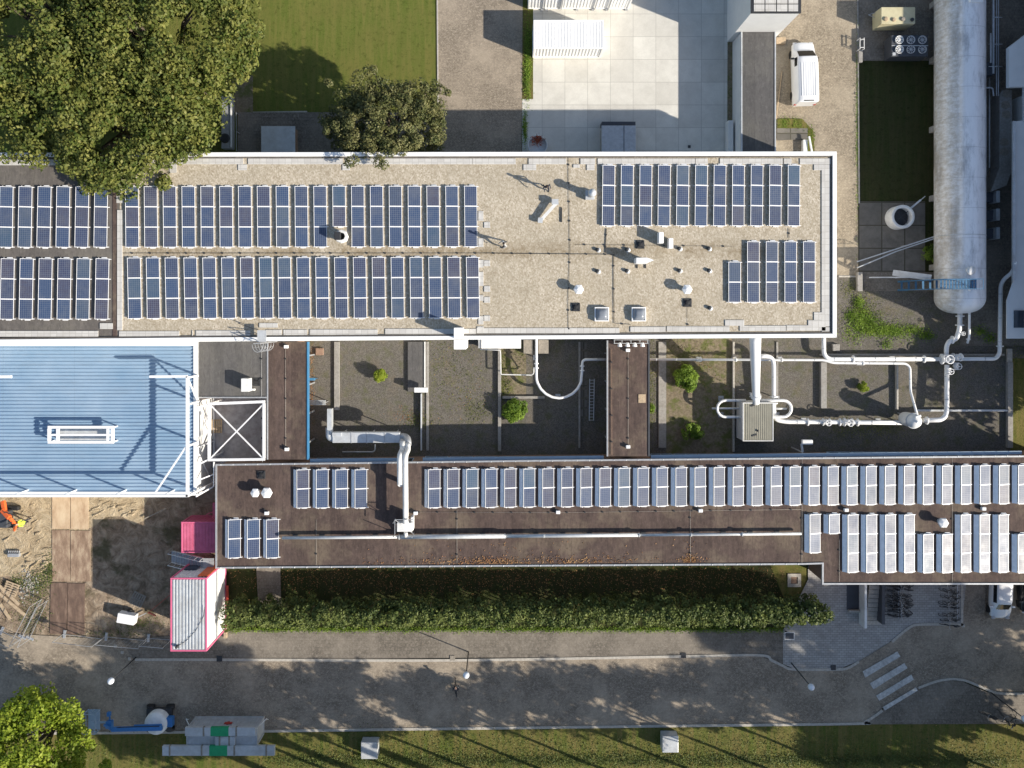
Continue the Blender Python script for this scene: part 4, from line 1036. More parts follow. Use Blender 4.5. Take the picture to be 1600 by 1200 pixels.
# alley pipes east of the tank
def alley(x, y0, y1, z, r, lab, mat='galv'):
    pipe([(x,y0,z),(x,y1,z)], r, lab, .1, mat=mat, group='pipes behind the long tank')
alley(1552,-40,115,2.2,.10,'pipe close behind the long tank, upper end, thickest of the shaded row','galv_light')
alley(1548,52,98,2.6,.07,'short high pipe beside the dark box behind the long tank','galv_light')
alley(1557,-40,150,2.0,.05,'thin shaded pipe second from the tank, upper right')
alley(1560,-40,150,2.0,.05,'thin shaded pipe third from the tank, upper right')
alley(1546,120,262,1.4,.06,'thin shaded pipe running low behind the middle of the tank')
alley(1541,150,275,1.2,.04,'thinnest shaded pipe hugging the back of the tank')
pipe([(1538,137,1.8),(1551,137,1.8),(1552.5,150,1.8)], .07, 'short bent shaded pipe behind the tank, left of the stained concrete path', .2, mat='galv_light', group='pipes behind the long tank')
for k, y in enumerate((27, 69, 104)):
    pipe([(1545 if k else 1552,y,2.35),(1566,y,2.35)], .04, ('topmost', 'middle', 'lowest')[k]+' of three short cross rails carrying the pipes behind the tank', .1, mat='galv_light', group='pipes behind the long tank')
a, c = P(1538,97,2.2), P(1553,117,2.2); b = MB(); b.box(a.x, a.y, .6, c.x, c.y, 2.2); tag(b.build('control_box', M['darkwall'], bevel=.02), 'dark control box between the pipes behind the long tank', 'control box')
o = empty('stained_concrete_duct', P(1572,200,0), 'raised concrete channel with brown stains between tank and east building', 'concrete channel')
b = MB(); z = 1.6; b.prism([P(1562,147,z),P(1566,141,z),P(1581,141,z),P(1583,262,z),P(1573,290,z),P(1548,300,z),P(1562,262,z)], 0, z); b.build('channel', M['concrete'], o, bevel=.03)
b = MB()
for x, y in ((1573,146),(1571,164),(1572,179),(1569,222),(1569,237)):
    p = P(x,y,z); b.prism([(p.x+.38*math.cos(6.283*k/12)*(1+.2*math.sin(3*k)), p.y+.36*math.sin(6.283*k/12), 0) for k in range(12)], z, z+.006)
b.build('stain', M['timber_grey'], o)
for k, y in enumerate((307, 335, 364)):
    p = P(1559,y,1.6); o = empty('wall_box_unit', (p.x,p.y,0), ('topmost', 'middle', 'lowest')[k]+' of three pale box units in the shaded alley behind the tank', 'air unit', 'box units in the alley')
    b = MB(); b.box(p.x-.1, p.y-.5, .3, p.x+.2, p.y+.5, 1.6); b.build('cover', M['galv_light'], o, bevel=.03)
    b = MB(); b.box(p.x-.85, p.y-.42, .2, p.x-.102, p.y+.42, 1.1); b.build('body', M['darkwall'], o)
# ---------------------------------------------------------------- things on the roofs
def rooflight(px, py, lab):
    p = P(px, py, ZM+.35); o = empty('rooflight', (p.x,p.y,ZM), lab, 'rooflight', 'square rooflights on the gravel roof'); h = .56
    b = MB(); b.box(p.x-h,p.y-h,ZM-.02,p.x+h,p.y-h+.09,ZM+.32); b.box(p.x-h,p.y+h-.09,ZM-.02,p.x+h,p.y+h,ZM+.32); b.box(p.x-h,p.y-h+.091,ZM-.02,p.x-h+.09,p.y+h-.091,ZM+.32); b.box(p.x+h-.09,p.y-h+.091,ZM-.02,p.x+h,p.y+h-.091,ZM+.32)
    b.build('frame', M['white_clean'], o, bevel=.015)
    b = MB(); n = 8; g = [[b.bm.verts.new((p.x+(i/n-.5)*.94, p.y+(j/n-.5)*.94, ZM+.28+.30*(1-(2*i/n-1)**4)*(1-(2*j/n-1)**4))) for j in range(n+1)] for i in range(n+1)]
    for i in range(n):
        for j in range(n): b.bm.faces.new((g[i][j],g[i+1][j],g[i+1][j+1],g[i][j+1])).smooth = True
    b.build('dome', M['skyglass'], o)
rooflight(940.5,491,'square white-framed rooflight left of the vertical cable near the lower roof edge'); rooflight(998.5,491,'square white-framed rooflight right of the vertical cable near the lower roof edge')
def cowl(px, py, zr, lab, s=.42, mat='white_clean', h=.9):
    p = P(px, py, zr+h); o = empty('roof_vent_cowl', (p.x,p.y,zr), lab, 'roof vent', 'white faceted roof vents')
    b = MB(); b.lathe((p.x,p.y,zr), [(.2,0),(.2,h-.35)], 14); b.build('stack', M['galv_light'], o)
    b = MB(); b.lathe((p.x,p.y,zr), [(s*.9,h-.36),(s,h-.28),(s*.92,h-.1),(s*.35,h),(0,h+.02)], 6, smooth=False); b.build('cap', M[mat], o); return o
cowl(904.5,452,ZM,'white faceted roof vent left of the vertical cable, above the left rooflight')
cowl(1074.5,452,ZM,'white faceted roof vent above the dark drain, left of the small solar block')
cowl(397.5,771,ZB,'left and smaller one of the two white vents side by side on the brown roof', .40); cowl(415.5,771,ZB,'right and larger one of the two white vents side by side on the brown roof', .48, h=1.0)
cowl(1476,818,ZB,'single pale blue-white vent between the solar racks of the brown roof', .44)
# vent in the middle of the solar field
p = P(531,369,ZM+.9); o = empty('roof_exhaust', (p.x,p.y,ZM), 'octagonal white roof exhaust with an open dark top in the middle of the solar field', 'roof exhaust')
b = MB(); b.lathe((p.x+.1,p.y,ZM), [(.45,0),(.45,.6),(.55,.7),(.50,.85),(.3,.86),(.3,.7)], 8, smooth=False); b.build('hood', M['white'], o)
b = MB(); b.box(p.x-.42,p.y-.3,ZM+.55,p.x+.06,p.y+.34,ZM+1.0); b.build('motor_box', M['dark'], o, bevel=.03)
# domed chimney on a square base
p = P(925.5,301,ZM+1.5); o = empty('flue_stack', (p.x,p.y,ZM), 'tall round flue with a shiny domed cap, left of the upper right solar block', 'flue')
b = MB(); b.box(p.x-.42,p.y-.38,ZM-.02,p.x+.28,p.y+.34,ZM+.45); b.build('base', M['galv_light'], o, bevel=.02)
b = MB(); b.lathe((p.x,p.y,ZM), [(.26,.4),(.26,1.5)], 20); b.build('stack', M['galv'], o)
b = MB(); b.lathe((p.x,p.y,ZM), [(.27,1.38),(.33,1.40),(.31,1.5),(.2,1.62),(.06,1.69),(0,1.7)], 24); b.build('cap', M['galv_light'], o)
# tripod-like lightning catcher base
def drain(px, py, zr, lab, s=.33):
    p = P(px, py, zr+.1); o = empty('roof_drain', (p.x,p.y,zr), lab, 'roof drain', 'dark square roof drains')
    b = MB(); b.box(p.x-s,p.y-s,zr-.02,p.x+s,p.y+s,zr+.08); b.build('tray', M['dark'], o, bevel=.02)
    b = MB(); b.lathe((p.x,p.y,zr), [(s*.55,.081),(s*.5,.2),(0,.22)], 8, smooth=False)
    for k in range(4): a = .785+k*1.571; b.bar((p.x,p.y,zr+.1),(p.x+s*1.2*math.cos(a),p.y+s*1.2*math.sin(a),zr+.1),.06,.04)
    b.build('grating', M['black'], o)
for a in ((1000.5,382,ZM,'dark square drain above the white pointed box'), (1074.5,473,ZM,'dark square drain just below the right faceted vent'), (900,480,ZM,'dark square drain lower left of the left rooflight'), (408,742,ZB,'dark drain tray above the pair of vents on the brown roof'), (400.5,597,3.6,'dark drain tray right of the beige vent box on the grey annex roof')): drain(*a)
for k, (x, y) in enumerate(((933.5,390),(980,389.5),(1061.5,388),(1107.5,388),(933.5,423.5),(979.5,423),(1061.5,422.5),(1108,422.5),(1109,481))):
    names = ['upper row, first','upper row, second','upper row, third','upper row, last','lower row, first','lower row, second','lower row, third','lower row, last','lone one nearest the lower roof edge']
    p = P(x, y, ZM+.15); o = empty('roof_anchor', (p.x,p.y,ZM), 'small grey roof anchor on the gravel, '+names[k]+(' from the left' if k < 8 else ''), 'roof anchor', 'small anchors on the gravel roof')
    b = MB(); b.lathe((p.x,p.y,ZM), [(.16,-.01),(.15,.18),(.07,.24),(0,.25)], 8, smooth=False); b.build('plinth', M['dark'], o)
    b = MB(); b.lathe((p.x+.1,p.y-.04,ZM), [(.2,-.01),(.19,.03),(0,.032)], 10); b.build('flashing_plate', M['galv_light'], o)
# white boxes
def rbox(px0, py0, px1, py1, zr, h, mat, name, lab, cat, group=None, extra=None):
    a, c = P(px0,py0,zr+h), P(px1,py1,zr+h); o = empty(name, ((a.x+c.x)/2,(a.y+c.y)/2,zr), lab, cat, group)
    b = MB(); b.box(a.x,a.y,zr+.12,c.x,c.y,zr+h); b.build('casing', M[mat], o, bevel=.03)
    b = MB(); b.box(a.x+.05,a.y-.05,zr-.02,c.x-.05,c.y+.05,zr+.12); b.build('base', M['galv'], o)
    if extra: extra(o, a, c)
    return o
def fanface(o, a, c):
    b = MB(); x = max(a.x,c.x); y = (a.y+c.y)/2; z = o.location.z+.5
    b.tube([(x+.001,y,z),(x+.03,y,z)], .3, 18, smooth=False); b.build('fan_grille', M['dark'], o)
rbox(1029.5,362.5,1037,380,ZM,.95,'white_clean','heat_pump_unit','upper left one of the two slim white units on the gravel roof','outdoor unit','slim white units on the gravel roof',fanface)
rbox(1045,372,1052,388,ZM,.85,'white_clean','heat_pump_unit','lower right one of the two slim white units on the gravel roof','outdoor unit','slim white units on the gravel roof',fanface)
o = rbox(994,402.5,1012,411.5,ZM,1.35,'white_clean','roof_fan_box','white box with a pointed wing casting a long shadow on the gravel','fan box')
b = MB(); z = ZM+1.2; q = [P(1012.2,403.5,z), P(1014,403.5,z), P(1022,406.5,z), P(1012.2,410.5,z)]; b.prism(q, ZM+.9, ZM+1.2)
b.build('pointed_outlet', M['white_clean'], o)
b = MB()
for x in (996,1009): p = P(x,412,ZM+.2); b.box(p.x-.05,p.y-.35,ZM,p.x+.05,p.y+.1,ZM+.08)
b.build('feet', M['dark'], o)
rbox(376.5,591.5,389,612,3.6,1.0,'white','vent_box','beige vent box with a white spout on the grey annex roof','vent box')
p = P(393,609,4.0); b = MB(); b.tube([(p.x-.2,p.y,3.75),(p.x+.25,p.y,3.8)], .09, 8); b.build('spout', M['white'], bpy.data.objects['vent_box'])
# diagonal duct piece
o = empty('diagonal_duct', P(860,330,ZM), 'long white diagonal duct piece between two square ends lying on the gravel', 'duct')
b = MB(); b.bar(P(869,318,ZM+.45), P(846,343,ZM+.3), .24, .22); b.build('duct', M['white'], o)
b = MB(); b.bar(P(862,315.5,ZM+.45), P(872.5,315.5,ZM+.45), .42, .3); b.build('end_box', M['galv_light'], o); b = MB(); b.bar(P(840.5,344,ZM+.3), P(848,344.5,ZM+.3), .4, .25); b.build('end_box', M['galv_light'], o)
a, c = P(876.2,324,ZM+.08), P(878.3,347,ZM+.08); b = MB(); b.box(a.x,a.y,ZM-.01,c.x,c.y,ZM+.09); tag(b.build('cable_cover', M['dark']), 'short dark straight bar lying on the gravel beside the diagonal duct', 'bar')
# white boxy chimney standing at the south wall
p = P(716,517,ZM+1.6); o = empty('wall_chimney', (p.x,P(0,535,ZM).y-.1,0), 'white square chimney rising above the lower roof edge beside the solar field', 'chimney')
a, c = P(709,512,9.3), P(723,530,9.3); b = MB(); b.box(a.x,a.y,2.0,c.x,c.y,9.3); b.build('shaft', M['white_clean'], o, bevel=.02)
a, c = P(709,531.5,7.3), P(728,546,7.3); b = MB(); b.box(a.x,a.y,3.0,c.x,c.y,7.3); b.build('side_shaft', M['white_clean'], o, bevel=.02)
# white canopy box and bin enclosures below the south wall
a, c = P(752,531,3.4), P(814,544.5,3.4); o = empty('wall_canopy', ((a.x+c.x)/2,(a.y+c.y)/2,0), 'long white box against the main building, right of the white chimney', 'canopy')
b = MB(); b.box(a.x,a.y+.3,2.2,c.x,c.y,3.4); b.build('cover', M['white_clean'], o, bevel=.03)
b = MB(); b.box(a.x-.25,c.y+.02,.0,a.x-.02,a.y+.3,3.3); b.build('side_panel', M['galv'], o)
for x0, x1, l in ((818,833,'left'),(841,857,'right')):
    a, c = P(x0,531,1.4), P(x1,552.5,1.4); b = MB(); b.box(a.x,a.y,0,c.x,c.y,1.4); tag(b.build('timber_hatch', M['timber_grey'], bevel=.02), l+' one of two brownish hatches beside the down pipe under the main building edge', 'hatch', 'brownish hatches under the main building')
# cage ladder at the south roof edge
o = empty('cage_ladder', P(409,535,0), 'caged roof ladder with a small landing at the lower edge of the main roof', 'ladder')
b = MB(); a = P(405,516,zc+.2); 
a1, c1 = P(402,516,ZM+.75), P(416,534,ZM+.75); b.box(a1.x,a1.y,ZM+.69,c1.x,c1.y,ZM+.75); b.build('landing', M['galv_light'], o)
b = MB(); yl = P(0,541,ZM).y
for dx in (-.25,.25): b.bar((P(409,0,ZM).x+dx, yl+.25, 3.7), (P(409,0,ZM).x+dx, yl+.25, ZM+1.4), .06,.06)
z = 3.9
while z < ZM+1.3: b.bar((P(409,0,ZM).x-.25, yl+.25, z), (P(409,0,ZM).x+.25, yl+.25, z), .04,.04); z += .3
b.build('rungs', M['galv'], o)
b = MB(); X = P(409,0,ZM).x
for z in (5.4,6.2,7.0,7.8,8.6):
    b.tube([(X+.42*math.cos(t_), yl+.2-.62*math.sin(t_)*1.0, z) for t_ in [math.pi*k/10 for k in range(11)]], .02, 6)
for t_ in (.5,1.05,1.57,2.1,2.65): b.bar((X+.42*math.cos(t_), yl+.2-.62*math.sin(t_), 5.4), (X+.42*math.cos(t_), yl+.2-.62*math.sin(t_), 8.6), .03,.02)
b.build('cage', M['galv'], o)
b = MB()
for x0, y0, x1, y1 in ((372,519,400,522),(372,505,400,515)):
    pa, pb = P(x0,y0,ZM+.6), P(x1,y1,ZM+.6); b.bar(pa,pb,.04,.04); b.bar((pa.x,pa.y,ZM),pa,.04,.04); b.bar((pb.x,pb.y,ZM),pb,.04,.04)
b.build('guard_rail', M['dark'], o)
# lightning wires with clips
def wire(pts, zr, lab, mat='dark', r=.014, clips=1.4):
    w = [P(x,y,zr+.05) for x,y in pts]; b = MB(); b.tube(w, r, 5); b.mi = 1
    for a_, c_ in zip(w, w[1:]):
        L = (c_-a_).length; n = max(1,int(L/clips))
        for k in range(n): p = a_.lerp(c_, (k+.5)/n); b.box(p.x-.06,p.y-.06,zr,p.x+.06,p.y+.06,zr+.07)
    tag(b.build('lightning_wire', [M[mat], M['dark']]), lab, 'wire', 'lightning protection wires on the roofs')
wire([(888.5,243,),(889,300),(891,390),(888,470),(889,528)], ZM, 'vertical dark wire with clips left of the flue and the rooflights')
wire([(757,395.5),(960,397.5)], ZM, 'horizontal dark wire across the open gravel at the end of the solar field', r=.02)
wire([(192,395.5),(757,395.5)], ZM, 'long dark wire running between the two rows of the solar field', r=.014)
wire([(947.5,357),(946,395)], ZM, 'short dark wire below the first rack of the upper right block', r=.03, clips=.9)
wire([(959,397.5),(959.5,505),(985,507)], ZM, 'dark wire running down between the two rooflights', r=.022)
wire([(898,382),(1146,385)], ZM, 'faint wire connecting the upper row of small anchors', r=.008)
wire([(1233,357),(1233,372)], ZM, 'short wire between the two right hand solar blocks', r=.02, clips=.6)
wire([(1074,455),(1075,524)], ZM, 'thin wire running down from the right faceted vent', r=.008)
wire([(408.5,545),(409,700),(410,722)], 3.62, 'thin pale wire running down the seam of the grey annex roof', 'white', .01)
wire([(446,545),(446.5,700)], 3.62, 'pale wire between the two white boxes on the left connecting link', 'kerb', .012)
wire([(981.5,545),(981.5,700)], 3.62, 'pale wire between the two white boxes on the right connecting link', 'kerb', .012)
wire([(955.5,545),(956,711)], 3.66, 'reddish conduit along the left side of the right connecting link', 'brick', .022, 2.2)
wire([(494,883),(494,812)], ZB, 'vertical wire at the right of three racks, lower left brown roof', 'kerb', .01)
wire([(714,797),(714,880)], ZB, 'first vertical wire crossing the brown roof below the long panel row', 'kerb', .012)
wire([(1078.5,795),(1079,878)], ZB, 'second vertical wire crossing the brown roof below the long panel row', 'kerb', .012)
wire([(1253.5,712),(1253,880)], ZB, 'vertical wire at the end of the long duct on the brown roof', 'kerb', .012)
wire([(1311.5,843),(1311.5,909)], ZB, 'vertical wire near the notch in the lower right brown roof', 'kerb', .012)
wire([(1488,712),(1488,910)], ZB, 'vertical wire right of the pale vent on the brown roof', 'kerb', .012)
wire([(640,800),(872,801),(1095,798),(1252,796)], ZB, 'long thin horizontal wire between the panel row and the duct', 'kerb', .008)
# small white wire holders
for x, y, zr, lab in ((872,800.5,ZB,'left of two below the long panel row'),(1095,798,ZB,'right of two below the long panel row'),(416,802,ZB,'below the pair of white vents on the brown roof'),(649,802,ZB,'right of the upright duct foot on the brown roof'),
        (446.5,541.5,3.62,'upper end of the left connecting link'),(447.5,702,3.62,'lower end of the left connecting link'),(981.3,547,3.62,'upper end of the right connecting link'),(981.6,698,3.62,'lower end of the right connecting link'),(1323,797,ZB,'above the third lower rack of the brown roof'),(1538,795,ZB,'right of the pale vent between the panel rows')):
    p = P(x,y,zr+.3); o = empty('camera_box', (p.x,p.y,zr), 'small white box on the roof, '+lab, 'roof box', 'small white boxes on the roofs')
    b = MB(); b.box(p.x-.17,p.y-.15,zr,p.x+.17,p.y+.12,zr+.3); b.build('casing', M['white_clean'], o, bevel=.03)
    b = MB(); b.bar((p.x-.02,p.y+.12,zr+.1),(p.x-.25,p.y+.3,zr+.1),.06,.08); b.build('bracket', M['dark'], o)
# round lamps at the bridge head
for k, x in enumerate((968.5,980.5,992,1004)):
    p = P(x,539,4.0); o = empty('floodlight', (p.x,p.y,3.62), 'small white floodlight at the top of the right connecting link, '+ORD[k]+' from the left', 'floodlight', 'floodlights on the connecting link')
    b = MB(); b.tube([(p.x,p.y+.2,4.0),(p.x,p.y-.12,3.95)], [.1,.2], 12); b.build('lamp_head', M['white_clean'], o)
    b = MB(); b.bar((p.x,p.y+.2,3.62),(p.x,p.y+.2,4.0),.05,.05); b.build('stem', M['galv'], o)
o = empty('lamp_rail', P(985,535,3.62), 'open metal rail above the row of small floodlights', 'rail'); b = MB()
for y in (531,536.5): b.bar(P(959,y,4.2), P(1013,y,4.2), .04,.04)
for x in (960,972,986,1000,1012): b.bar(P(x,531,4.2), P(x,536.5,4.2), .04,.04); p = P(x,533,4.2); b.bar((p.x,p.y,3.62), p, .04,.04)
b.build('rail', M['galv_light'], o)
# long duct on the wing roof
o = empty('roof_duct', P(850,838,ZB), 'long pale sheet metal duct running along the brown roof', 'duct')
def yd(x): return 840.5 - (x-440)*.0080
b = MB(); b.tube([P(441,yd(441),ZB+.45), P(630,yd(630),ZB+.45)], .13, 12); b.tube([P(626,yd(626),ZB+.5), P(790,yd(790),ZB+.5)], .185, 14); b.tube([P(788,yd(788),ZB+.45), P(1000,yd(1000),ZB+.45)], .15, 12); b.tube([P(998,yd(998),ZB+.42), P(1252,yd(1252),ZB+.42)], .115, 12)
b.build('duct', M['galv_light'], o)
b = MB()
for x in (624,700,789,850,999,1080,1160): p = P(x,yd(x),ZB+.48); b.tube([p-Vector((.05,0,0)),p+Vector((.05,0,0))], .205 if x < 790 else .165, 14, smooth=False)
b.build('joint_ring', M['galv_light'], o)
for x in range(460,1250,42): b = MB(); p = P(x,yd(x),ZB+.4); b.bar((p.x,p.y-.1,ZB+.04),(p.x,p.y-.1,ZB+.36),.04,.04); b.box(p.x-.2,p.y-.2,ZB,p.x+.2,p.y+.2,ZB+.04); b.build('support', M['dark'], o)
# upright pair of ducts crossing the wing's north edge
o = empty('twin_ducts', P(630,760,ZB), 'two white upright ducts crossing the roof edge down to a fan box', 'duct')
zz = ZB+1.3
b = MB(); b.tube(rounded([P(637,693,3.6), P(637.5,702,3.9), P(633,712,zz), P(634,818,zz)], .4), .23, 16); b.build('long_duct', M['white'], o)
b = MB(); b.tube(rounded([P(629,690,3.6), P(629,702,3.9), P(624.5,712,zz), P(625,757,zz)], .4), .23, 16); b.tube([P(625,757,zz), P(625,757,zz)-Vector((0,0,1.2))], .2, 12); b.build('short_duct', M['white'], o)
b = MB(); a, c = P(620,817,ZB+1.2), P(644,831,ZB+1.2); b.box(a.x,a.y,ZB+.45,c.x,c.y,ZB+1.2); b.box(c.x-.12,c.y+.1,ZB+.3,c.x+.1,a.y+.45,ZB+1.15); b.build('fan_box', M['white'], o, bevel=.04)
b = MB(); b.tube([P(634,831,ZB+.8), P(634,838,ZB+.55)], .16, 12); b.build('outlet', M['white'], o)
b = MB()
for x, y in ((617,812),(646,812),(617,834),(646,834)): p = P(x,y,ZB+.4); b.bar((p.x,p.y,ZB),(p.x,p.y,ZB+1.6),.05,.05)
b.bar(P(617,812,ZB+1.6),P(646,812,ZB+1.6),.05,.05); b.bar(P(617,834,ZB+1.6),P(617,812,ZB+1.6),.05,.05); b.bar(P(617,812,ZB+1.6),P(646,834,ZB+.4),.04,.04)
b.build('support_frame', M['galv'], o)
# big bent duct over the shaded court
o = empty('court_duct', P(570,684,0), 'wide grey metal duct along the shaded court with a bend at its left end', 'duct')
z = 3.0; a, c = P(519,675.5,z), P(625,692,z); b = MB(); b.box(a.x,a.y,z-.75,c.x,c.y,z); b.build('duct', M['galv_light'], o, bevel=.05)
a, c = P(511,639,z), P(518,672,z); b = MB(); b.box(a.x,a.y,z-.75,c.x,c.y+.0,z-.02); b.tube(rounded([P(514.5,668,z-.4),P(515,684,z-.4),P(524,684.5,z-.4)],.6),.32,14); b.build('bend', M['galv_light'], o)
b = MB()
for x in (548,572,600): a, c = P(x,675,z+.02), P(x+1.5,692.5,z+.02); b.box(a.x,a.y,z-.76,c.x,c.y,z+.02)
b.build('joint_flange', M['galv'], o)
a, c = P(519,676,z+.12), P(533,682,z+.12); b = MB(); b.box(a.x,a.y,z,c.x,c.y,z+.12); b.build('cover_plate', M['galv_light'], o)
b = MB(); b.tube(rounded([P(624,682,z-.35),P(633,682,z-.3),P(637,686,3.1),P(637.5,695,3.5)],.5),.30,14); b.tube(rounded([P(624,688,z-.35),P(627,688,z-.3),P(629,690,3.1),P(629,695,3.5)],.4),.26,14); b.build('elbow', M['galv'], o)
b = MB()
for x in (535,580,618): 
    for y in (677,690): p = P(x,y,2.2); b.bar((p.x,p.y,0),(p.x,p.y,2.25),.07,.07)
b.build('legs', M['galv'], o)
pipe([(535,706,1.2),(583,706,1.2),(586,703,1.2),(586,694,1.2)], .06, 'thin pale pipe in the shade below the wide court duct', .2, mat='galv_light')
for k, (x, y, w_, d_, h, lab) in enumerate(((657.5,609.5,1.15,.42,1.2,'white heater box on a post beside the wide grey ledge slab'),)):
    p = P(x,y,h); o = empty('heater_box', (p.x,p.y,0), lab, 'heater'); b = MB(); b.box(p.x-w_/2,p.y-d_/2,h-.4,p.x+w_/2,p.y+d_/2,h); b.build('casing', M['white_clean'], o, bevel=.03); b = MB(); b.bar((p.x,p.y,0),(p.x,p.y,h-.4),.08,.08); b.build('post', M['galv'], o)
p = P(1262,692,2.4); o = empty('wall_floodlight', (p.x,p.y,0), 'white floodlight on a bent pole above the brown roof edge', 'floodlight')
b = MB(); b.box(p.x-.45,p.y-.15,2.1,p.x+.45,p.y+.25,2.4); b.build('lamp_head', M['white'], o, bevel=.04)
b = MB(); b.bar((p.x-.5,p.y-.1,2.3),(p.x-.5,p.y-.75,2.6),.16,.16); b.bar((p.x-.6,p.y-.7,2.6),(p.x-.6,p.y-1.0,3.3),.08,.08); b.bar((p.x-.6,p.y-.72,0),(p.x-.6,p.y-.72,2.6),.08,.08); b.build('pole', M['galv'], o)
# small court things
a, c = P(493,544,.3), P(505,555,.3); b = MB(); b.box(a.x,a.y,0,c.x,c.y,.3); o = b.build('brown_hatch', M['brick'], bevel=.03); tag(o, 'small brown square hatch in the court beside the blue fascia', 'hatch')
a, c = P(482,625.5,1.6), P(509,632.5,1.6); o = empty('louvre_grille', ((a.x+c.x)/2,(a.y+c.y)/2,0), 'pale ribbed louvre sticking out from the blue fascia into the court', 'louvre'); b = MB()
for k in range(12): x = a.x+(c.x-a.x)*k/12; b.box(x,a.y,1.4,x+.06,c.y,1.6)
b.box(a.x,a.y,1.5,c.x,a.y-.05,1.62); b.box(a.x,c.y+.05,1.5,c.x,c.y,1.62); b.build('slats', M['galv_light'], o)
b = MB(); b.bar((a.x+.2,c.y+.15,0),(a.x+.2,c.y+.15,1.5),.06,.06); b.bar((c.x-.1,c.y+.15,0),(c.x-.1,c.y+.15,1.5),.06,.06); b.build('legs', M['galv'], o)
a, c = P(482,590.5,1.2), P(492,594.5,1.2); b = MB(); b.box(a.x,a.y,1.0,c.x,c.y,1.2); b.bar((c.x-.05,c.y+.1,0),(c.x-.05,c.y+.1,1.0),.05,.05); tag(b.build('blue_shelf', M['bluewall'], bevel=.02), 'short blue shelf sticking out of the blue fascia', 'shelf')
a, c = P(997.5,616,3.66), P(1009,629.5,3.66); b = MB(); b.box(a.x,a.y,3.6,c.x,c.y,3.67); tag(b.build('roof_mat', M['timber'], bevel=.01), 'yellowish square board lying on the right connecting link', 'board')
p = P(1307,543,.35); b = MB(); b.box(p.x-.3,p.y-.3,0,p.x+.3,p.y+.3,.35); tag(b.build('cable_pit', M['concrete'], bevel=.03), 'small grey concrete block near the main building corner among the weeds', 'block')
# aluminium ladder lying in the shaded court
o = empty('lying_ladder', P(925,624,0), 'aluminium ladder lying on the dark ground left of the connecting link', 'ladder'); b = MB()
for x in (921.5,928.5): b.bar(P(x,592,.3), P(x-1,657,.3), .06,.06)
b.build('side_rail', M['galv_light'], o); b = MB()
for k in range(14): y = 594+k*4.8; b.bar(P(921.5-k*.07,y,.3), P(928.5-k*.07,y,.3), .04,.04)
b.build('rung', M['galv_light'], o)
for k in range(8):
    y = 540+k*15; p = P(911,y,.1); s_ = .34+.05*(k%2)
    b = MB(); b.box(p.x-s_,p.y-.3,0,p.x+s_,p.y+.3,.07, .1*(k%3-1)); tag(b.build('stepping_slab', M['mosstile'], bevel=.02), ORD[k]+' mossy stepping slab from the top, left of the lying ladder', 'stepping slab', 'mossy stepping slabs in the shaded court')

# ---------------------------------------------------------------- containers
def ribbed_wall(b, p, q, z0, z1, depth=.04, pitch=.28):
    """corrugation strips standing proud along wall line p->q"""
    p, q = Vector(p), Vector(q); d = (q-p); L = d.length; d.normalize(); n = Vector((d.y,-d.x,0)); s = pitch*.5
    while s < L-.12:
        a_ = p+d*s; c_ = p+d*(s+pitch*.5); b.prism([a_, c_, c_-d*.03+n*depth, a_+d*.03+n*depth], z0, z1); s += pitch
def container(x0, y0, x1, y1, z0, z1, wallm, roofm, railm, name, lab, ns_ribs=False, cat='container'):
    a, c = P(x0,y0,z1), P(x1,y1,z1); o = empty(name, ((a.x+c.x)/2,(a.y+c.y)/2,z0), lab, cat)
    b = MB(); b.box(a.x+.06,a.y-.06,z0+.12,c.x-.06,c.y+.06,z1-.06); b.build('wall', M[wallm], o)
    b = MB(); xa, xc, ya, yc = a.x, c.x, c.y, a.y
    for zz0, zz1 in ((z0,z0+.15),(z1-.14,z1)):
        b.box(xa,ya,zz0,xc,ya+.12,zz1); b.box(xa,yc-.12,zz0,xc,yc,zz1); b.box(xa,ya+.121,zz0,xa+.12,yc-.121,zz1); b.box(xc-.12,ya+.121,zz0,xc,yc-.121,zz1)
    for x in (xa,xc-.14):
        for y in (ya,yc-.14): b.box(x-.005,y-.005,z0+.151,x+.145,y+.145,z1-.141)
    b.build('corner_frame', M[railm], o, bevel=.015)
    b = MB()
    if ns_ribs:
        x = xa+.18
        while x < xc-.22: b.prism([(x,ya+.16),(x+.03,ya+.16),(x+.03,yc-.16),(x,yc-.16)], z1-.065, z1-.03); b.prism([(x+.03,ya+.16),(x+.15,ya+.16),(x+.15,yc-.16),(x+.03,yc-.16)], z1-.065, z1+.01); x += .262
    else:
        x = xa+.2
        while x < xc-.25: b.prism([(x,ya+.16),(x+.2,ya+.16),(x+.2,yc-.16),(x,yc-.16)], z1-.065, z1-.028); x += .27
    b.box(xa+.125,ya+.125,z1-.09,xc-.125,yc-.125,z1-.05); b.build('ribbed_roof', M[roofm], o)
    b = MB(); ribbed_wall(b, (xa+.16,ya+.06,0), (xc-.16,ya+.06,0), z0+.2, z1-.16, .03); b.build('wall_ribs', M[wallm], o); b = MB(); ribbed_wall(b, (xc-.16,yc-.06,0), (xa+.16,yc-.06,0), z0+.2, z1-.16, .03); b.build('wall_ribs', M[wallm], o)
    return o, a, c
container(833.5,31,943,76,0,2.6,'white_clean','white_clean','white_clean','white_container','white shipping container with a ribbed roof standing on the concrete yard')
o, a, c = container(826,-60,989,-2.5,0,2.6,'white_clean','white_clean','white_clean','white_site_cabin','white cabin row cut off by the top picture edge')
b = MB()
for x in (851,878,931,953): p = P(x,8,1.0); b.box(p.x-.03,c.y-.10,.15,p.x+.03,c.y-.005,2.5)
for x in (848,855,903,928,950,981): p = P(x,8,1.0); b.box(p.x-.12,c.y-.16,.05,p.x+.12,c.y-.005,.16)
b.build('door_seam', M['galv'], o)
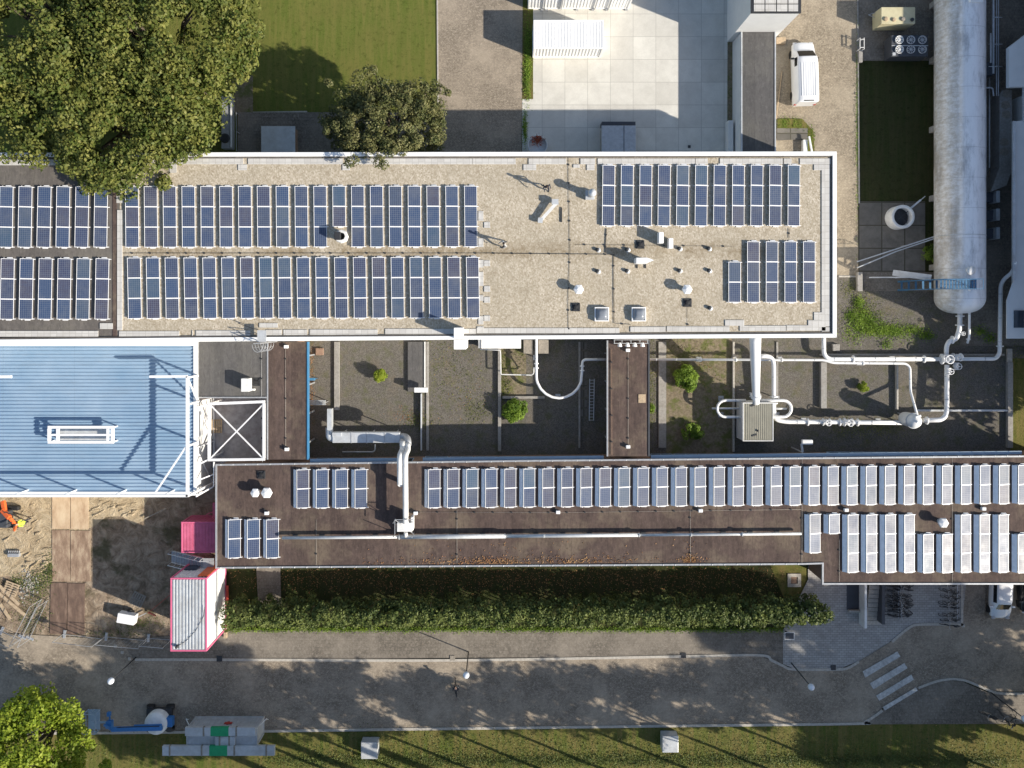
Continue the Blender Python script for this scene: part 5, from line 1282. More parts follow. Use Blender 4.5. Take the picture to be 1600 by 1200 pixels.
# pink-framed site cabin
o, a, c = container(266,903,323,1018,.3,5.3,'white_wall','galv_light','pink','pink_framed_site_cabin','tall white site cabin with pink edges and a grey ribbed roof beside the street', True, 'site cabin')
b = MB()
for x in (a.x+.1,c.x-.1):
    for y in (a.y-.1,(a.y+c.y)/2,c.y+.1): b.box(x-.12,y-.12,0,x+.12,y+.12,.3)
b.build('feet', M['concrete'], o)
b = MB(); p0_, p1_ = P(277,1010,5.33), P(318,963,5.33); b.tube([p0_, P(290,1002,5.33), P(306,985,5.33), p1_], .018, 5); b.tube([p1_, P(320,948,5.45)], .018, 5); b.lathe((p0_.x,p0_.y,5.29), [(.15,0),(.12,.25),(0,.28)], 8); b.build('cable', M['dark'], o)
b = MB(); b.box(c.x-.02,c.y+.1,2.72,c.x+.03,a.y-.1,2.86); b.build('storey_rail', M['galv'], o)
b = MB(); b.box(c.x-.9,a.y+.0,1.6,c.x-.05,a.y+.06,4.9); b.build('door', M['orange'], o)
b = MB(); b.box(a.x+.3,a.y+.0,1.8,a.x+1.3,a.y+.05,3.1); b.build('window', M['glass'], o)
# pink container against the wing
o, a, c = container(283,815.5,349,864,0,2.5,'pinkc','pinkc','pink','pink_container','small pink container pushed against the end of the brown-roofed wing')
a, c = P(332,786,.9), P(345,812,.9); b = MB(); b.box(a.x,a.y,0,c.x,c.y,.9); b.bar((a.x-.7,a.y-1.1,.5),(a.x,a.y-.8,.5),.08,.08); tag(b.build('red_skip', M['pinkc'], bevel=.03), 'dark red skip in deep shade above the small pink container', 'skip')
# steel stair between them
o = empty('galvanised_site_stair', P(300,878,0), 'grey metal site stair with handrails between pink container and pink-edged cabin', 'stairs')
xs0, xs1 = P(268,0,.2).x, P(316,0,2.6).x; y0_, y1_ = P(0,866,1.2).y, P(0,884,1.2).y; b = MB(); n = 12
for k in range(n): x = xs0+(xs1-xs0)*k/n; z = .2+2.2*k/n; b.box(x,y1_,z-.03,x+.2,y0_,z)
a_, c_ = P(316,866,2.45), P(334,887,2.45); b.box(xs1,y1_,2.38,c_.x,y0_,2.44); b.build('treads', M['galv'], o)
b = MB()
for y in (y0_,y1_):
    b.bar((xs0,y,.1),(xs1,y,2.4),.05,.18); b.bar((xs0,y,1.1),(xs1,y,3.4),.05,.05); b.bar((xs1,y,3.4),(c_.x,y,3.4),.05,.05)
    for k in range(7): x = xs0+(xs1-xs0)*k/6; z = .1+2.3*k/6; b.bar((x,y,z),(x,y,z+1.0),.04,.04)
b.build('handrail', M['galv_light'], o)
# grey container with wrapped stacks on top
z = 2.3; o, a, c = container(291,1138,402,1166,0,2.3,'galv_light','galv_light','galv_light','grey_tool_container','grey ribbed container by the street carrying long wrapped bundles')
b = MB()
for sx, sgn in ((a.x,-1),(c.x,1)): b.bar((sx,a.y-.1,1.6),(sx+sgn*.45,a.y+.25,1.1),.05,.05); b.bar((sx+sgn*.45,a.y+.25,1.1),(sx+sgn*.45,a.y-.1,.5),.05,.05)
b.build('door_bar', M['white'], o)
b = MB(); p = P(355,1132,1.6); b.box(p.x-.3,a.y+.0,1.25,p.x+.35,a.y+.055,1.55); b.box(p.x-.1,a.y+.0,1.15,p.x+.1,a.y+.058,1.62); b.build('red_mark', M['red'], o)
def bundle(x0, y0, x1, y1, z0, z1, lab, gx=None, straps=()):
    a, c = P(x0,y0,z1), P(x1,y1,z1); o = empty('panel_bundle', ((a.x+c.x)/2,(a.y+c.y)/2,z0), lab, 'bundle', 'long grey bundles on the tool container')
    b = MB(); b.box(a.x,a.y,z0,c.x,c.y,z1); b.build('panels', M['galv_light'], o, bevel=.015)
    if gx: ga, gc = P(gx[0],0,z1), P(gx[1],0,z1); b = MB(); b.box(ga.x,a.y+.01,z0+.02,gc.x,c.y-.01,z1+.012); b.build('green_wrap', M['green'], o)
    b = MB()
    for s_ in straps: sa = P(s_,0,z1); b.box(sa.x-.07,a.y+.02,z0+.01,sa.x+.07,c.y-.02,z1+.022)
    b.build('strap', M['timber_grey'], o)
bundle(289,1137,399,1150,2.32,2.62,'shorter grey bundle with a green middle nearest the street side of the tool container',(329,357),(318,369))
bundle(336,1151,367,1165,2.32,2.5,'small grey bundle with two straps between the two green-wrapped bundles',None,(343,358))
bundle(253.5,1166,429,1181,2.32,2.62,'longest grey bundle with a green middle overhanging both container ends',(327,355),(265,315,366,416))
# ---------------------------------------------------------------- boom lift
o = empty('blue_boom_lift', P(243,1130,0), 'blue articulated boom lift with a round white turret parked by the kerb', 'boom lift')
g = P(243,1131,1.5); b = MB(); b.box(g.x-1.1,g.y-.95,.35,g.x+1.1,g.y+.95,.8); b.build('chassis', M['dark'], o, bevel=.06)
for dx in (-.85,.85):
    for dy in (-.95,.95): b = MB(); b.tube([(g.x+dx,g.y+dy-.15,.36),(g.x+dx,g.y+dy+.15,.36)], .36, 16); b.build('wheel', M['black'], o)
b = MB(); b.lathe((g.x,g.y,.8), [(.98,0),(1.0,.3),(.98,.62),(.9,.74),(.5,.8),(0,.8)], 26); b.build('turret', M['white'], o)
b = MB(); b.box(g.x+.85,g.y-.35,.85,g.x+1.4,g.y+.45,1.4); b.build('counterweight', M['bluepaint'], o, bevel=.05)
b = MB(); bz = 1.95; b.bar((g.x+.75,g.y-.15,bz),(g.x-3.6,g.y-.30,bz-.1),.34,.3); b.bar((g.x+.6,g.y-.15,bz-.3),(g.x-1.8,g.y-.25,bz-.35),.42,.2); b.bar((g.x-3.6,g.y-.30,bz-.1),(g.x-4.4,g.y-.1,bz-.5),.2,.2); b.build('boom', M['bluepaint'], o, bevel=.03)
b = MB(); b.bar((g.x+.5,g.y+.02,bz+.05),(g.x-2.8,g.y-.1,bz),.07,.07); b.bar((g.x-2.8,g.y-.1,bz),(g.x-3.6,g.y-.25,bz),.1,.1); b.build('hose', M['black'], o)
b = MB(); k_ = (g.x-4.0,g.y+.1); b.box(k_[0]-.25,k_[1]-.5,1.1,k_[0]+.25,k_[1]+.1,1.6); b.box(k_[0]-.2,k_[1]+.5,1.2,k_[0]+.1,k_[1]+.85,1.5); b.bar((k_[0],k_[1]+.1,1.3),(k_[0],k_[1]+.6,1.35),.12,.12); b.build('jib', M['bluepaint'], o, bevel=.03)
b = MB(); q_ = (g.x-5.6,g.y-.1); b.box(q_[0]-.6,q_[1]-.8,.5,q_[0]+.4,q_[1]+.9,.56)
for z in (1.0,1.5):
    b.bar((q_[0]-.6,q_[1]-.8,z),(q_[0]+.4,q_[1]-.8,z),.05,.05); b.bar((q_[0]-.6,q_[1]+.9,z),(q_[0]+.4,q_[1]+.9,z),.05,.05); b.bar((q_[0]-.6,q_[1]-.8,z),(q_[0]-.6,q_[1]+.9,z),.05,.05); b.bar((q_[0]+.4,q_[1]-.8,z),(q_[0]+.4,q_[1]+.9,z),.05,.05)
for x,y in ((-.6,-.8),(.4,-.8),(-.6,.9),(.4,.9),(-.1,-.8),(-.1,.9),(.4,.05)): b.bar((q_[0]+x,q_[1]+y,.5),(q_[0]+x,q_[1]+y,1.5),.05,.05)
b.bar((q_[0]+.4,q_[1]+.0,1.0),(k_[0],k_[1],1.4),.14,.14); b.box(q_[0]+.1,q_[1]-.3,1.2,q_[0]+.35,q_[1]+.3,1.5); b.build('basket', M['blueframe'], o)
# ---------------------------------------------------------------- cars
def vehicle(name, loc, rz, L, Wd, stations, lab, paint, glass, cat, ribs=0, group=None):
    """stations: (y, half width, belt z, roof half width, roof z), nose at +y"""
    o = empty(name, (0,0,0), lab, cat, group)
    ys = [s_[0] for s_ in stations]
    def sec(y):
        for s0, s1 in zip(stations, stations[1:]):
            if y <= s1[0]+1e-9:
                t = (y-s0[0])/(s1[0]-s0[0]); return [s0[k]*(1-t)+s1[k]*t for k in range(1,5)]
        return list(stations[-1][1:])
    def ring(y):
        w_, zb, wr, zr_ = sec(y); e = .10
        return [(-w_*.93,.28),(-w_,.45),(-w_*1.0,zb*.8),(-w_*.97,zb),(-wr-.02,zr_-e),(-wr+.07,zr_-.025),(-wr*.5,zr_+.012),(0,zr_+.02),(wr*.5,zr_+.012),(wr-.07,zr_-.025),(wr+.02,zr_-e),(w_*.97,zb),(w_,zb*.8),(w_,.45),(w_*.93,.28)]
    Y = sorted(set(ys + [ys[0]+(ys[-1]-ys[0])*k/26 for k in range(27)]))
    b = MB(); rr = [[b.bm.verts.new((x,y,z)) for x,z in ring(y)] for y in Y]
    for r0, r1 in zip(rr, rr[1:]):
        for k in range(14): b.bm.faces.new((r0[k],r0[k+1],r1[k+1],r1[k])).smooth = True
        b.bm.faces.new((r0[14],r0[0],r1[0],r1[14]))
    b.bm.faces.new(rr[0]); b.bm.faces.new(rr[-1]); b.build('body', M[paint], o)
    def patch(nm, y0, y1, k0, k1, mat, lift=.012, t0=0., t1=1.):
        b = MB(); n = 8; rows = []
        for i in range(n+1):
            r_ = ring(y0+(y1-y0)*i/n); pts_ = []
            seg = r_[k0:k1+1]; 
            if len(seg) == 2:
                a_, c_ = seg; seg = [(a_[0]+(c_[0]-a_[0])*t, a_[1]+(c_[1]-a_[1])*t) for t in (t0,t1)]
            for x,z in seg: pts_.append(b.bm.verts.new((x*(1+lift) + (lift*.6 if x>0 else -lift*.6), y0+(y1-y0)*i/n, z+lift)))
            rows.append(pts_)
        for r0, r1 in zip(rows, rows[1:]):
            for k in range(len(r0)-1): b.bm.faces.new((r0[k],r0[k+1],r1[k+1],r1[k]))
        return b.build(nm, M[mat], o)
    for spec in glass: patch(*spec)
    if ribs:
        b = MB()
        for k in range(ribs): x = -Wd*.30+Wd*.6*k/(ribs-1); zr_ = sec(0)[3]; b.box(x-.03, ys[0]+.5, zr_-.01, x+.03, ys[0]+L*.62, zr_+.03)
        b.build('roof_rib', M[paint], o)
    for sx in (-1,1):
        for y in (ys[0]+L*.17, ys[-1]-L*.17):
            w_ = MB(); w_.tube([(sx*(Wd/2-.20),y,.33),(sx*(Wd/2+.005),y,.33)], .33, 20); w_.build('wheel', M['black'], o)
        m_ = MB(); ym = ys[-1]-L*.27; z = sec(ym)[1]; m_.box(sx*(Wd/2-.05), ym-.08, z-.02, sx*(Wd/2+.2), ym+.06, z+.16); m_.build('mirror', M[paint if name != 'panel_van' else 'dark'], o, bevel=.02)
        h_ = MB(); h_.box(sx*Wd*.26, ys[-1]-.10, .60, sx*Wd*.44, ys[-1]+.02, .80); h_.build('headlight', M['lens'], o, bevel=.02)
        t_ = MB(); t_.box(sx*Wd*.38, ys[0]-.02, .7, sx*Wd*.47, ys[0]+.05, 1.0); t_.build('tail_light', M['red'], o)
    o.location = loc; o.rotation_euler = (0,0,rz); return o
# van : nose north
pv = P(1262,110,1.8)
van = [(-2.7,.86,1.0,.80,1.86),(-2.62,.96,1.05,.86,1.98),(-2.0,.98,1.1,.86,2.03),(.6,.98,1.1,.86,2.03),(1.15,.98,1.1,.80,1.98),(1.85,.96,1.06,.74,1.28),(2.0,.94,1.02,.74,1.12),(2.5,.88,.92,.66,.98),(2.68,.72,.72,.5,.78)]
vehicle('panel_van', (pv.x,pv.y,0), R(1.5), 5.4, 1.96, van, 'white panel van parked on the sandy service road', 'carpaint',
    [('windscreen',1.2,1.82,5,9,'carglass'), ('side_window',.45,1.2,3,4,'carglass',.014,.25,.9), ('side_window',.45,1.2,10,11,'carglass',.014,.1,.75), ('number_plate_recess',-2.64,-2.56,6,8,'dark',.012)], 'van', 7)
pc = P(1564.5,919,1.3)
hatch = [(-2.0,.72,.8,.55,1.05),(-1.85,.84,.95,.62,1.40),(-1.3,.87,.98,.64,1.50),(.2,.88,.96,.64,1.50),(.55,.88,.95,.60,1.44),(1.15,.86,.90,.62,1.0),(1.3,.85,.88,.62,.95),(1.8,.78,.78,.55,.80),(2.0,.6,.62,.4,.66)]
gl = [('windscreen',.6,1.14,5,9,'carglass'), ('side_window',-1.3,.5,3,4,'carglass',.014,.2,.9), ('side_window',-1.3,.5,10,11,'carglass',.014,.1,.8), ('rear_window',-1.93,-1.75,5,9,'carglass')]
pcx = P(1565.5,941,.9); vehicle('parked_car', (pcx.x,pcx.y+.55,0), math.pi+R(-1), 4.0, 1.74, hatch, 'white hatchback parked nose out under the brown roof edge', 'carpaint', gl, 'car')
pcx = P(1612,934,.9); vehicle('parked_car', (pcx.x-.15,pcx.y+.7,0), math.pi+R(6), 4.0, 1.74, hatch, 'black car cut off by the right edge beside the white hatchback', 'cardark', gl, 'car')
# bollard row line left of the car
o = empty('parking_divider', P(1540,940,0), 'dotted row of small pale studs dividing the parking bays', 'divider'); b = MB()
for k in range(9): p = P(1540.5,914+k*5.8,.06); b.box(p.x-.05,p.y-.09,.03,p.x+.05,p.y+.09,.08)
b.build('studs', M['white'], o)
# ---------------------------------------------------------------- entrance stairs
o = empty('entrance_stair', P(1362,946,0), 'outdoor steps with a bright side wall leading under the brown roof edge', 'steps')
b = MB(); a, c = P(1355,978,.3), P(1379,905,.3); n = 10; b2 = a
b.box(a.x+.02,a.y+.05,0,c.x-.02,c.y,.10); b.build('stair_base', M['black'], o)
for k in range(n): y0s = a.y+(c.y-a.y)*k/n; b = MB(); b.box(a.x,y0s+.05,.07*k+.05,c.x,a.y+(c.y-a.y)*(k+1)/n,.07*(k+1)+.08); b.build('tread', M['kerb'], o, bevel=.01)
a, c = P(1351,982,1.3), P(1354.8,905,1.3); b = MB(); b.box(a.x,a.y,0,c.x,c.y,1.3); b.build('side_wall', M['white'], o, bevel=.01)
a, c = P(1379.5,977,1.4), P(1384,905,1.4); b = MB(); b.box(a.x,a.y,0,c.x,c.y,1.25); b.build('dark_wall', M['darkwall'], o)
a, c = P(1326,955,.5), P(1346,905,.5); b = MB(); b.box(a.x,a.y,0,c.x,c.y,.12); a, c = P(1327,952,.5), P(1345,905,.5); tag(b.build('light_well', M['darkwall']), 'dark blue light well left of the outdoor steps', 'light well')
a, c = P(1327,954,.4), P(1346.5,957,.4); b = MB(); b.box(a.x,a.y,0,c.x,c.y,.4); tag(b.build('well_kerb', M['kerb']), 'short pale kerb closing the lower end of the dark light well', 'kerb')
# ---------------------------------------------------------------- bicycles
def bike_proto():
    o = empty('bicycle', (0,0,0))
    for y in (-.52,.52):
        b = MB(); b.tube([(0,y+.33*math.cos(6.283*k/18),.34+.33*math.sin(6.283*k/18)) for k in range(19)], .025, 5, cap=False)
        for k in range(6): b.bar((0,y,.34),(0,y+.31*math.cos(k*1.047),.34+.31*math.sin(k*1.047)),.008,.008)
        b.build('wheel', M['black'], o)
    b = MB()
    for p_, q_ in (((0,-.52,.34),(0,-.15,.85)),((0,-.52,.34),(0,0,.30)),((0,0,.30),(0,-.17,.85)),((0,0,.30),(0,.38,.80)),((0,-.15,.78),(0,.36,.84)),((0,.36,.92),(0,.52,.34))): b.bar(p_,q_,.035,.035)
    b.bar((0,-.62,.72),(0,-.2,.74),.12,.02); fr = b.build('frame', M['dark'], o)
    b = MB(); b.box(-.08,-.32,.90,.08,-.06,.95); b.build('saddle', M['black'], fr, bevel=.03)
    b = MB(); b.tube([(-.28,.22,1.02),(-.22,.34,1.03),(0,.38,1.0),(.22,.34,1.03),(.28,.22,1.02)], .015, 6); b.build('handlebar', M['galv'], fr)
    return o
BK = [None]
def bike(px, py, rz, lab, lean=0):
    o = BK[0] or bike_proto()
    if BK[0]: o = copy_tree(BK[0])
    BK[0] = BK[0] or o; p = P(px,py,.5); o.location = (p.x,p.y,.04); o.rotation_euler = (0,lean,rz); tag(o, lab, 'bicycle', 'bicycles parked by the brown roof edge')
for k in range(9): bike(1411+random.uniform(-3,3), 910+k*6.4, R(90+random.uniform(-14,14)), '%s bicycle from the roof edge in the dense rack right of the outdoor steps' % ORD[k], R(random.uniform(-12,12)))
for k in range(7): bike(1397+random.uniform(-2,2), 914+k*8.0, R(-90+random.uniform(-12,12)), '%s bicycle from the roof edge in the column nearest the outdoor steps' % ORD[k], R(random.uniform(-10,10)))
for k in range(8): bike(1484+random.uniform(-2,2), 913+k*9.3, R(90+random.uniform(-10,10)), '%s bicycle from the roof edge along the right plaza kerb' % ORD[k], R(random.uniform(-10,10)))
bike(1569,1122,R(35),'left of two bicycles standing by the lamp at the lower right'); bike(1582,1126,R(-20),'right of two bicycles standing by the lamp at the lower right')
bike(1545,1118,R(70),'lone bicycle further left of the lamp at the lower right')
for x0, y0, x1, y1, lab in ((1404,908,1404,966,'low steel rack holding the bicycles near the outdoor steps'),(1496,910,1496,968,'low steel rack along the right plaza kerb')):
    o = empty('bicycle_rack', P((x0+x1)/2,(y0+y1)/2,0), lab, 'bicycle rack'); b = MB(); b.bar(P(x0,y0,.45),P(x1,y1,.45),.05,.05)
    for k in range(10): p = P(x0,y0+(y1-y0)*k/9,.45); b.bar((p.x,p.y,0),(p.x,p.y,.45),.03,.03); b.bar((p.x-.3,p.y,.03),(p.x+.3,p.y,.03),.03,.03)
    b.build('rail', M['galv'], o)
# ---------------------------------------------------------------- street lamps
def lamp(bx, by, tx, ty, h, lab, arm=None, gr=.27):
    p = P(bx,by,0); o = empty('street_lamp', (p.x,p.y,0), lab, 'street lamp', 'street lamps with white globes')
    b = MB(); b.tube([(p.x,p.y,0),(p.x,p.y,h-.3)], [.055,.04], 8); b.build('pole', M['dark'], o)
    b = MB(); b.lathe((p.x,p.y,h-.32), [(.05,0),(.16,.03),(gr*.9,.14),(gr,.3),(gr*.85,.45),(gr*.5,.54),(0,.57)], 20); b.build('globe', M['lampglobe'], o)
    return o
lamp(1236,1035.5,0,0,5.0,'street lamp on the plaza corner with its globe over the street'); lamp(213,1026.5,0,0,5.0,'street lamp nearest the building site, over the shaded street')
lamp(732,1018,0,0,5.0,'street lamp in the middle of the footway, throwing a long thin shadow'); lamp(1548,1082,0,0,5.0,'street lamp at the lower right beside the bicycles')
# cabinets
for x0,y0,x1,y1,z,lab in ((564,1160,590,1186,1.1,'grey metal cabinet on the shaded verge grass'),(1035,1150.5,1060,1176,1.15,'pale metal cabinet on the sunlit verge grass')):
    rbox(x0,y0,x1,y1,0,z,'galv_light','utility_cabinet',lab,'cabinet','metal cabinets on the verge')
p = P(1234,994,1.2); o = empty('notice_board', (p.x,p.y,0), 'small dark square board with a pale frame on a stand by the hedge end', 'board'); b = MB(); b.box(p.x-.42,p.y-.32,1.1,p.x+.42,p.y+.32,1.16); b.build('frame', M['white'], o); b = MB(); b.box(p.x-.36,p.y-.26,1.161,p.x+.36,p.y+.26,1.18); b.build('panel', M['darkwall'], o)
b = MB(); b.bar((p.x,p.y,0),(p.x,p.y,1.1),.1,.1); b.build('post', M['dark'], o)
p = P(1242.5,908,.3); o = empty('square_planter', (p.x,p.y,0), 'square concrete tile frame around a dark pit on the sunlit grass patch', 'pit'); b = MB(); 
for q_ in ((-.58,-.58,.58,-.3),(-.58,.3,.58,.58),(-.58,-.299,-.3,.299),(.3,-.299,.58,.299)): b.box(p.x+q_[0],p.y+q_[1],0,p.x+q_[2],p.y+q_[3],.1)
b.build('tile_frame', M['kerb'], o); b = MB(); b.box(p.x-.299,p.y-.299,0,p.x+.299,p.y+.299,.05); b.build('pit_cover', M['brick'], o)
# round planter and grey shelter roof in the yard
p = P(840,227,1.0); o = empty('round_planter', (p.x,p.y,0), 'round grey tub with red-brown flowers at the corner of the concrete yard', 'planter'); b = MB(); b.lathe((p.x,p.y,0), [(.62,0),(.86,1.0),(.78,1.02),(.74,.9),(0,.88)], 26); b.build('tub', M['galv_light'], o)
q_ = rng.normal(size=(260,3))*np.array([.26,.2,.09])+np.array([p.x-.02,p.y+.42,1.1]); a_ = rng.normal(size=(260,3)); a_[:,2] = abs(a_[:,2]); a_ /= np.linalg.norm(a_,axis=1)[:,None]; quads('flowers', q_, a_, .07, 'flower', o)
z = 1.9; a, c = P(940,196,z), P(993.5,242,z); o = empty('grey_shelter', ((a.x+c.x)/2,(a.y+c.y)/2,0), 'flat-roofed grey concrete shelter in the shaded part of the yard', 'shelter'); b = MB(); b.box(a.x+.1,a.y-.1,0,c.x-.1,c.y,z-.15); b.build('wall', M['concrete'], o)
b = MB(); b.box(a.x,a.y,z-.149,c.x,c.y,z); b.build('roof', M['galv'], o, bevel=.02); p = P(975,196,z); b = MB(); b.box(p.x-.02,a.y-.02,z+.001,p.x+.02,c.y,z+.03); b.build('roof_seam', M['dark'], o)
a, c = P(940.5,190,1.2), P(993,195,1.2); b = MB(); b.box(a.x,a.y,0,c.x,c.y-.02,1.2); tag(b.build('shelter_front_wall', M['darkwall']), 'dark low wall closing the front of the grey shelter', 'wall')
p = P(1077,229,.05); b = MB(); b.box(p.x-.12,p.y-.12,.03,p.x+.12,p.y+.12,.07); tag(b.build('drain_cover', M['dark']), 'small dark drain cover in the shaded yard slabs', 'drain cover')
for x, y, s_, lab in ((770,1122,.36,'square dark drain cover in the shaded street below the middle lamp'),(238,1012,.4,'dark manhole cover in the footway near the building site'),(1485,1103,.4,'dark pit cover in the footway at the lower right'),(343,1029,.25,'dark street gully in the kerb right of the pink-edged cabin'),(1068,1024,.22,'small street gully in the kerb above the shaded street'),(707,1028,.22,'small pinkish gully in the kerb near the middle lamp'),(1302,1043,.22,'small street gully at the rounded plaza kerb')):
    p = P(x,y,.1); b = MB(); b.box(p.x-s_,p.y-s_,.05,p.x+s_,p.y+s_,.075); o = b.build('drain_cover', M['dark'] if x != 707 else M['timber_grey'], bevel=.008); tag(o, lab, 'drain cover')
    if y in (1029,1024,1028,1043): o.location.z += .065
# shaded corner under the trees
z = 1.5; a, c = P(408,197,z), P(461,242,z); o = empty('grey_court_shelter', ((a.x+c.x)/2,(a.y+c.y)/2,0), 'weathered flat shelter roof in deep shade left of the bushy grey-green tree', 'shelter'); b = MB(); b.box(a.x+.1,a.y-.1,0,c.x-.1,c.y,z-.12); b.build('wall', M['brick'], o); b = MB(); b.box(a.x,a.y,z-.119,c.x,c.y,z); b.build('roof', M['galv_light'], o, bevel=.02)
a, c = P(346,150,.9), P(362,232,.9); o = empty('tree_side_unit', ((a.x+c.x)/2,(a.y+c.y)/2,0), 'long grey machine housing with a round fan at the edge of the big tree', 'machine housing'); b = MB(); b.box(a.x,a.y,.05,c.x,c.y,.9); b.build('housing', M['galv'], o, bevel=.03); b = MB(); p = P(348,216,.9); b.lathe((p.x+.2,p.y,.901), [(.42,0),(.42,.05),(.3,.06),(0,.02)], 20); b.build('fan', M['dark'], o); b = MB(); b.bar(P(361,135,1.0),P(361.5,230,1.0),.12,.08); b.build('edge_strip', M['white'], o)
b = MB(); b.bar(P(369,175,1.0),P(369.5,236,1.0),.05,.05); [b.bar((P(369,y,1.0).x,P(369,y,1.0).y,0),P(369,y,1.0),.05,.05) for y in (176,205,235)]; tag(b.build('thin_handrail', M['galv']), 'thin dark handrail beside the machine housing near the big tree', 'handrail')
ground('dark_paving', [(372,176), (683,176), (683,262), (372,262)], 'walk')
ground('worn_dirt_patch', [(364,125), (396,118), (396,176), (364,176)], 'soil')
kerb([(392,176.5), (480,175)], .15, .1, sm=False)
# ground items on the service road
a, c = P(1213,58,.4), P(1228,68,.4); b = MB(); b.box(a.x,a.y,0,c.x,c.y,.4); tag(b.build('timber_box', M['timber'], bevel=.02), 'small yellowish timber box at the foot of the narrow building', 'box')
b = MB(); b.bar(P(1222,111,.15),P(1213,186,.15),.07,.07); tag(b.build('loose_batten', M['timber']), 'thin pale batten lying beside the narrow building', 'batten')
a, c = P(1255,218,.5), P(1262,241,.5); b = MB(); b.box(a.x,a.y,0,c.x,c.y,.5); b.bar(P(1264,213,.6),P(1269,240,.6),.16,.16); tag(b.build('white_barrier', M['white_clean'], bevel=.03), 'short white barrier pieces by the main building edge', 'barrier')
ground('green_edge', [(1214,186), (1252,186), (1270,205), (1272,240), (1256,240), (1253,205), (1214,201)], 'rough_grass'); ground('edge_tiles', [(1213,201), (1261,201), (1261,218), (1213,220)], 'mosstile')
# ---------------------------------------------------------------- building site
def pallet(px, py, z, rz, lab, mat='timber_grey'):
    p = P(px,py,z); o = empty('pallet', (p.x,p.y,z-.14), lab, 'pallet', 'wooden pallets on the building site'); b = MB(); m = Matrix.Rotation(rz,3,'Z')
    for k in range(6): x = -.5+k*.2; b.bar(m@Vector((x,-.6,0))+p, m@Vector((x,.6,0))+p, .12,.03)
    b.build('deck_boards', M[mat], o); b = MB()
    for y in (-.52,0,.52): b.bar(m@Vector((-.5,y,-.07))+p, m@Vector((.5,y,-.07))+p, .1,.1)
    b.build('bearers', M[mat], o)
pallet(215,937,.16,R(-25),'grey pallet lying on the dark ground above the small white trailer box'); pallet(17,920,.3,R(70),'pallet near the plank pile at the left edge','timber'); pallet(337,666,.3,0,'small pallet on the sunken court floor under the crossed frame','timber')
for x0,y0,x1,y1,lab in ((-12,918,40,962,'long pale plank sloping right across the plank pile'),(-12,925,16,968,'broad plank pointing down in the plank pile'),(-14,903,30,945,'upper plank of the pile at the left edge')):
    b = MB(); b.bar(P(x0,y0,.35),P(x1,y1,.25),.26,.06); tag(b.build('timber_plank', M['timber']), lab, 'plank', 'planks piled at the left edge')
b = MB(); b.bar(P(225,811,.3),P(260,794,.3),.08,.08); tag(b.build('long_batten', M['timber_grey']), 'thin pale batten lying across the shade below the blue roof', 'batten')
b = MB(); b.bar(P(243,962,.7),P(232,957,.2),.1,.1); b.bar(P(231,958,.2),P(265,930,.6),.04,.04); tag(b.build('red_white_stake', M['red']), 'red marker stake leaning beside the pink-edged cabin', 'stake')
b = MB(); b.bar(P(355,915,.6),P(356,948,.6),.2,.12); b.bar(P(355.5,932,0),P(355.5,932,.55),.08,.08); tag(b.build('red_barrier_board', M['red'], bevel=.02), 'narrow red barrier board right of the pink-edged cabin', 'barrier')
b = MB(); p = P(20,868,.4); b.box(p.x-.5,p.y-.15,0,p.x+.5,p.y+.15,.35)
for k in range(6): b.box(p.x-.5+k*.18,p.y+.15,.1,p.x-.42+k*.18,p.y+.38,.25)
tag(b.build('digger_bucket', M['galv'], bevel=.02), 'grey toothed digger bucket lying on the sand', 'bucket')
p = P(197,967,.9); o = empty('white_trailer_box', (p.x,p.y,0), 'small white trailer box on the verge inside the site fence', 'trailer'); b = MB(); b.box(p.x-.75,p.y-.42,.25,p.x+.75,p.y+.42,1.0,R(-10)); b.build('box_body', M['white_clean'], o, bevel=.03)
for d in (-1,1): b = MB(); b.tube([(p.x+.05,p.y+d*.47,.22),(p.x+.05,p.y+d*.6,.22)], .22, 14); b.build('wheel', M['black'], o)
b = MB(); b.box(p.x-.55,p.y-.50,.45,p.x+.1,p.y-.44,.62,R(-10)); b.build('lettering_panel', M['greyblue'], o)
b = MB(); b.bar((p.x+.7,p.y-.1,.3),(p.x+1.5,p.y+.3,.3),.06,.06); b.build('draw_bar', M['galv'], o)
# excavator at the left edge
p = P(3,812,1.4); o = empty('small_excavator', (p.x,p.y,0), 'small excavator with orange arms reaching over the sand at the left edge', 'excavator')
for d in (-1,1): b = MB(); b.box(p.x-1.6,p.y+d*.75-.2,0,p.x+.9,p.y+d*.75+.2,.5); b.build('track', M['black'], o, bevel=.1)
b = MB(); b.box(p.x-1.5,p.y-.7,.55,p.x+.5,p.y+.7,1.5); b.build('cab_body', M['darkwall'], o, bevel=.08)
b = MB(); b.bar((p.x+.2,p.y+.9,1.7),(p.x+1.0,p.y+.3,2.0),.35,.35); b.bar((p.x+.1,p.y+1.6,1.4),(p.x+.4,p.y+.8,1.7),.35,.3); b.build('boom', M['orange'], o, bevel=.04)
b = MB(); b.bar((p.x+1.0,p.y+.3,2.0),(p.x+1.15,p.y-.5,1.3),.22,.22); b.bar((p.x+1.15,p.y-.5,1.3),(p.x+.6,p.y-1.1,.6),.22,.2); b.build('dipper_arm', M['orange'], o, bevel=.03)
b = MB(); b.bar((p.x+.5,p.y+.8,2.0),(p.x+1.5,p.y+.5,1.9),.08,.08); b.bar((p.x+.4,p.y-.4,1.8),(p.x+1.1,p.y-.1,1.8),.08,.08); b.build('hydraulic_ram', M['dark'], o)
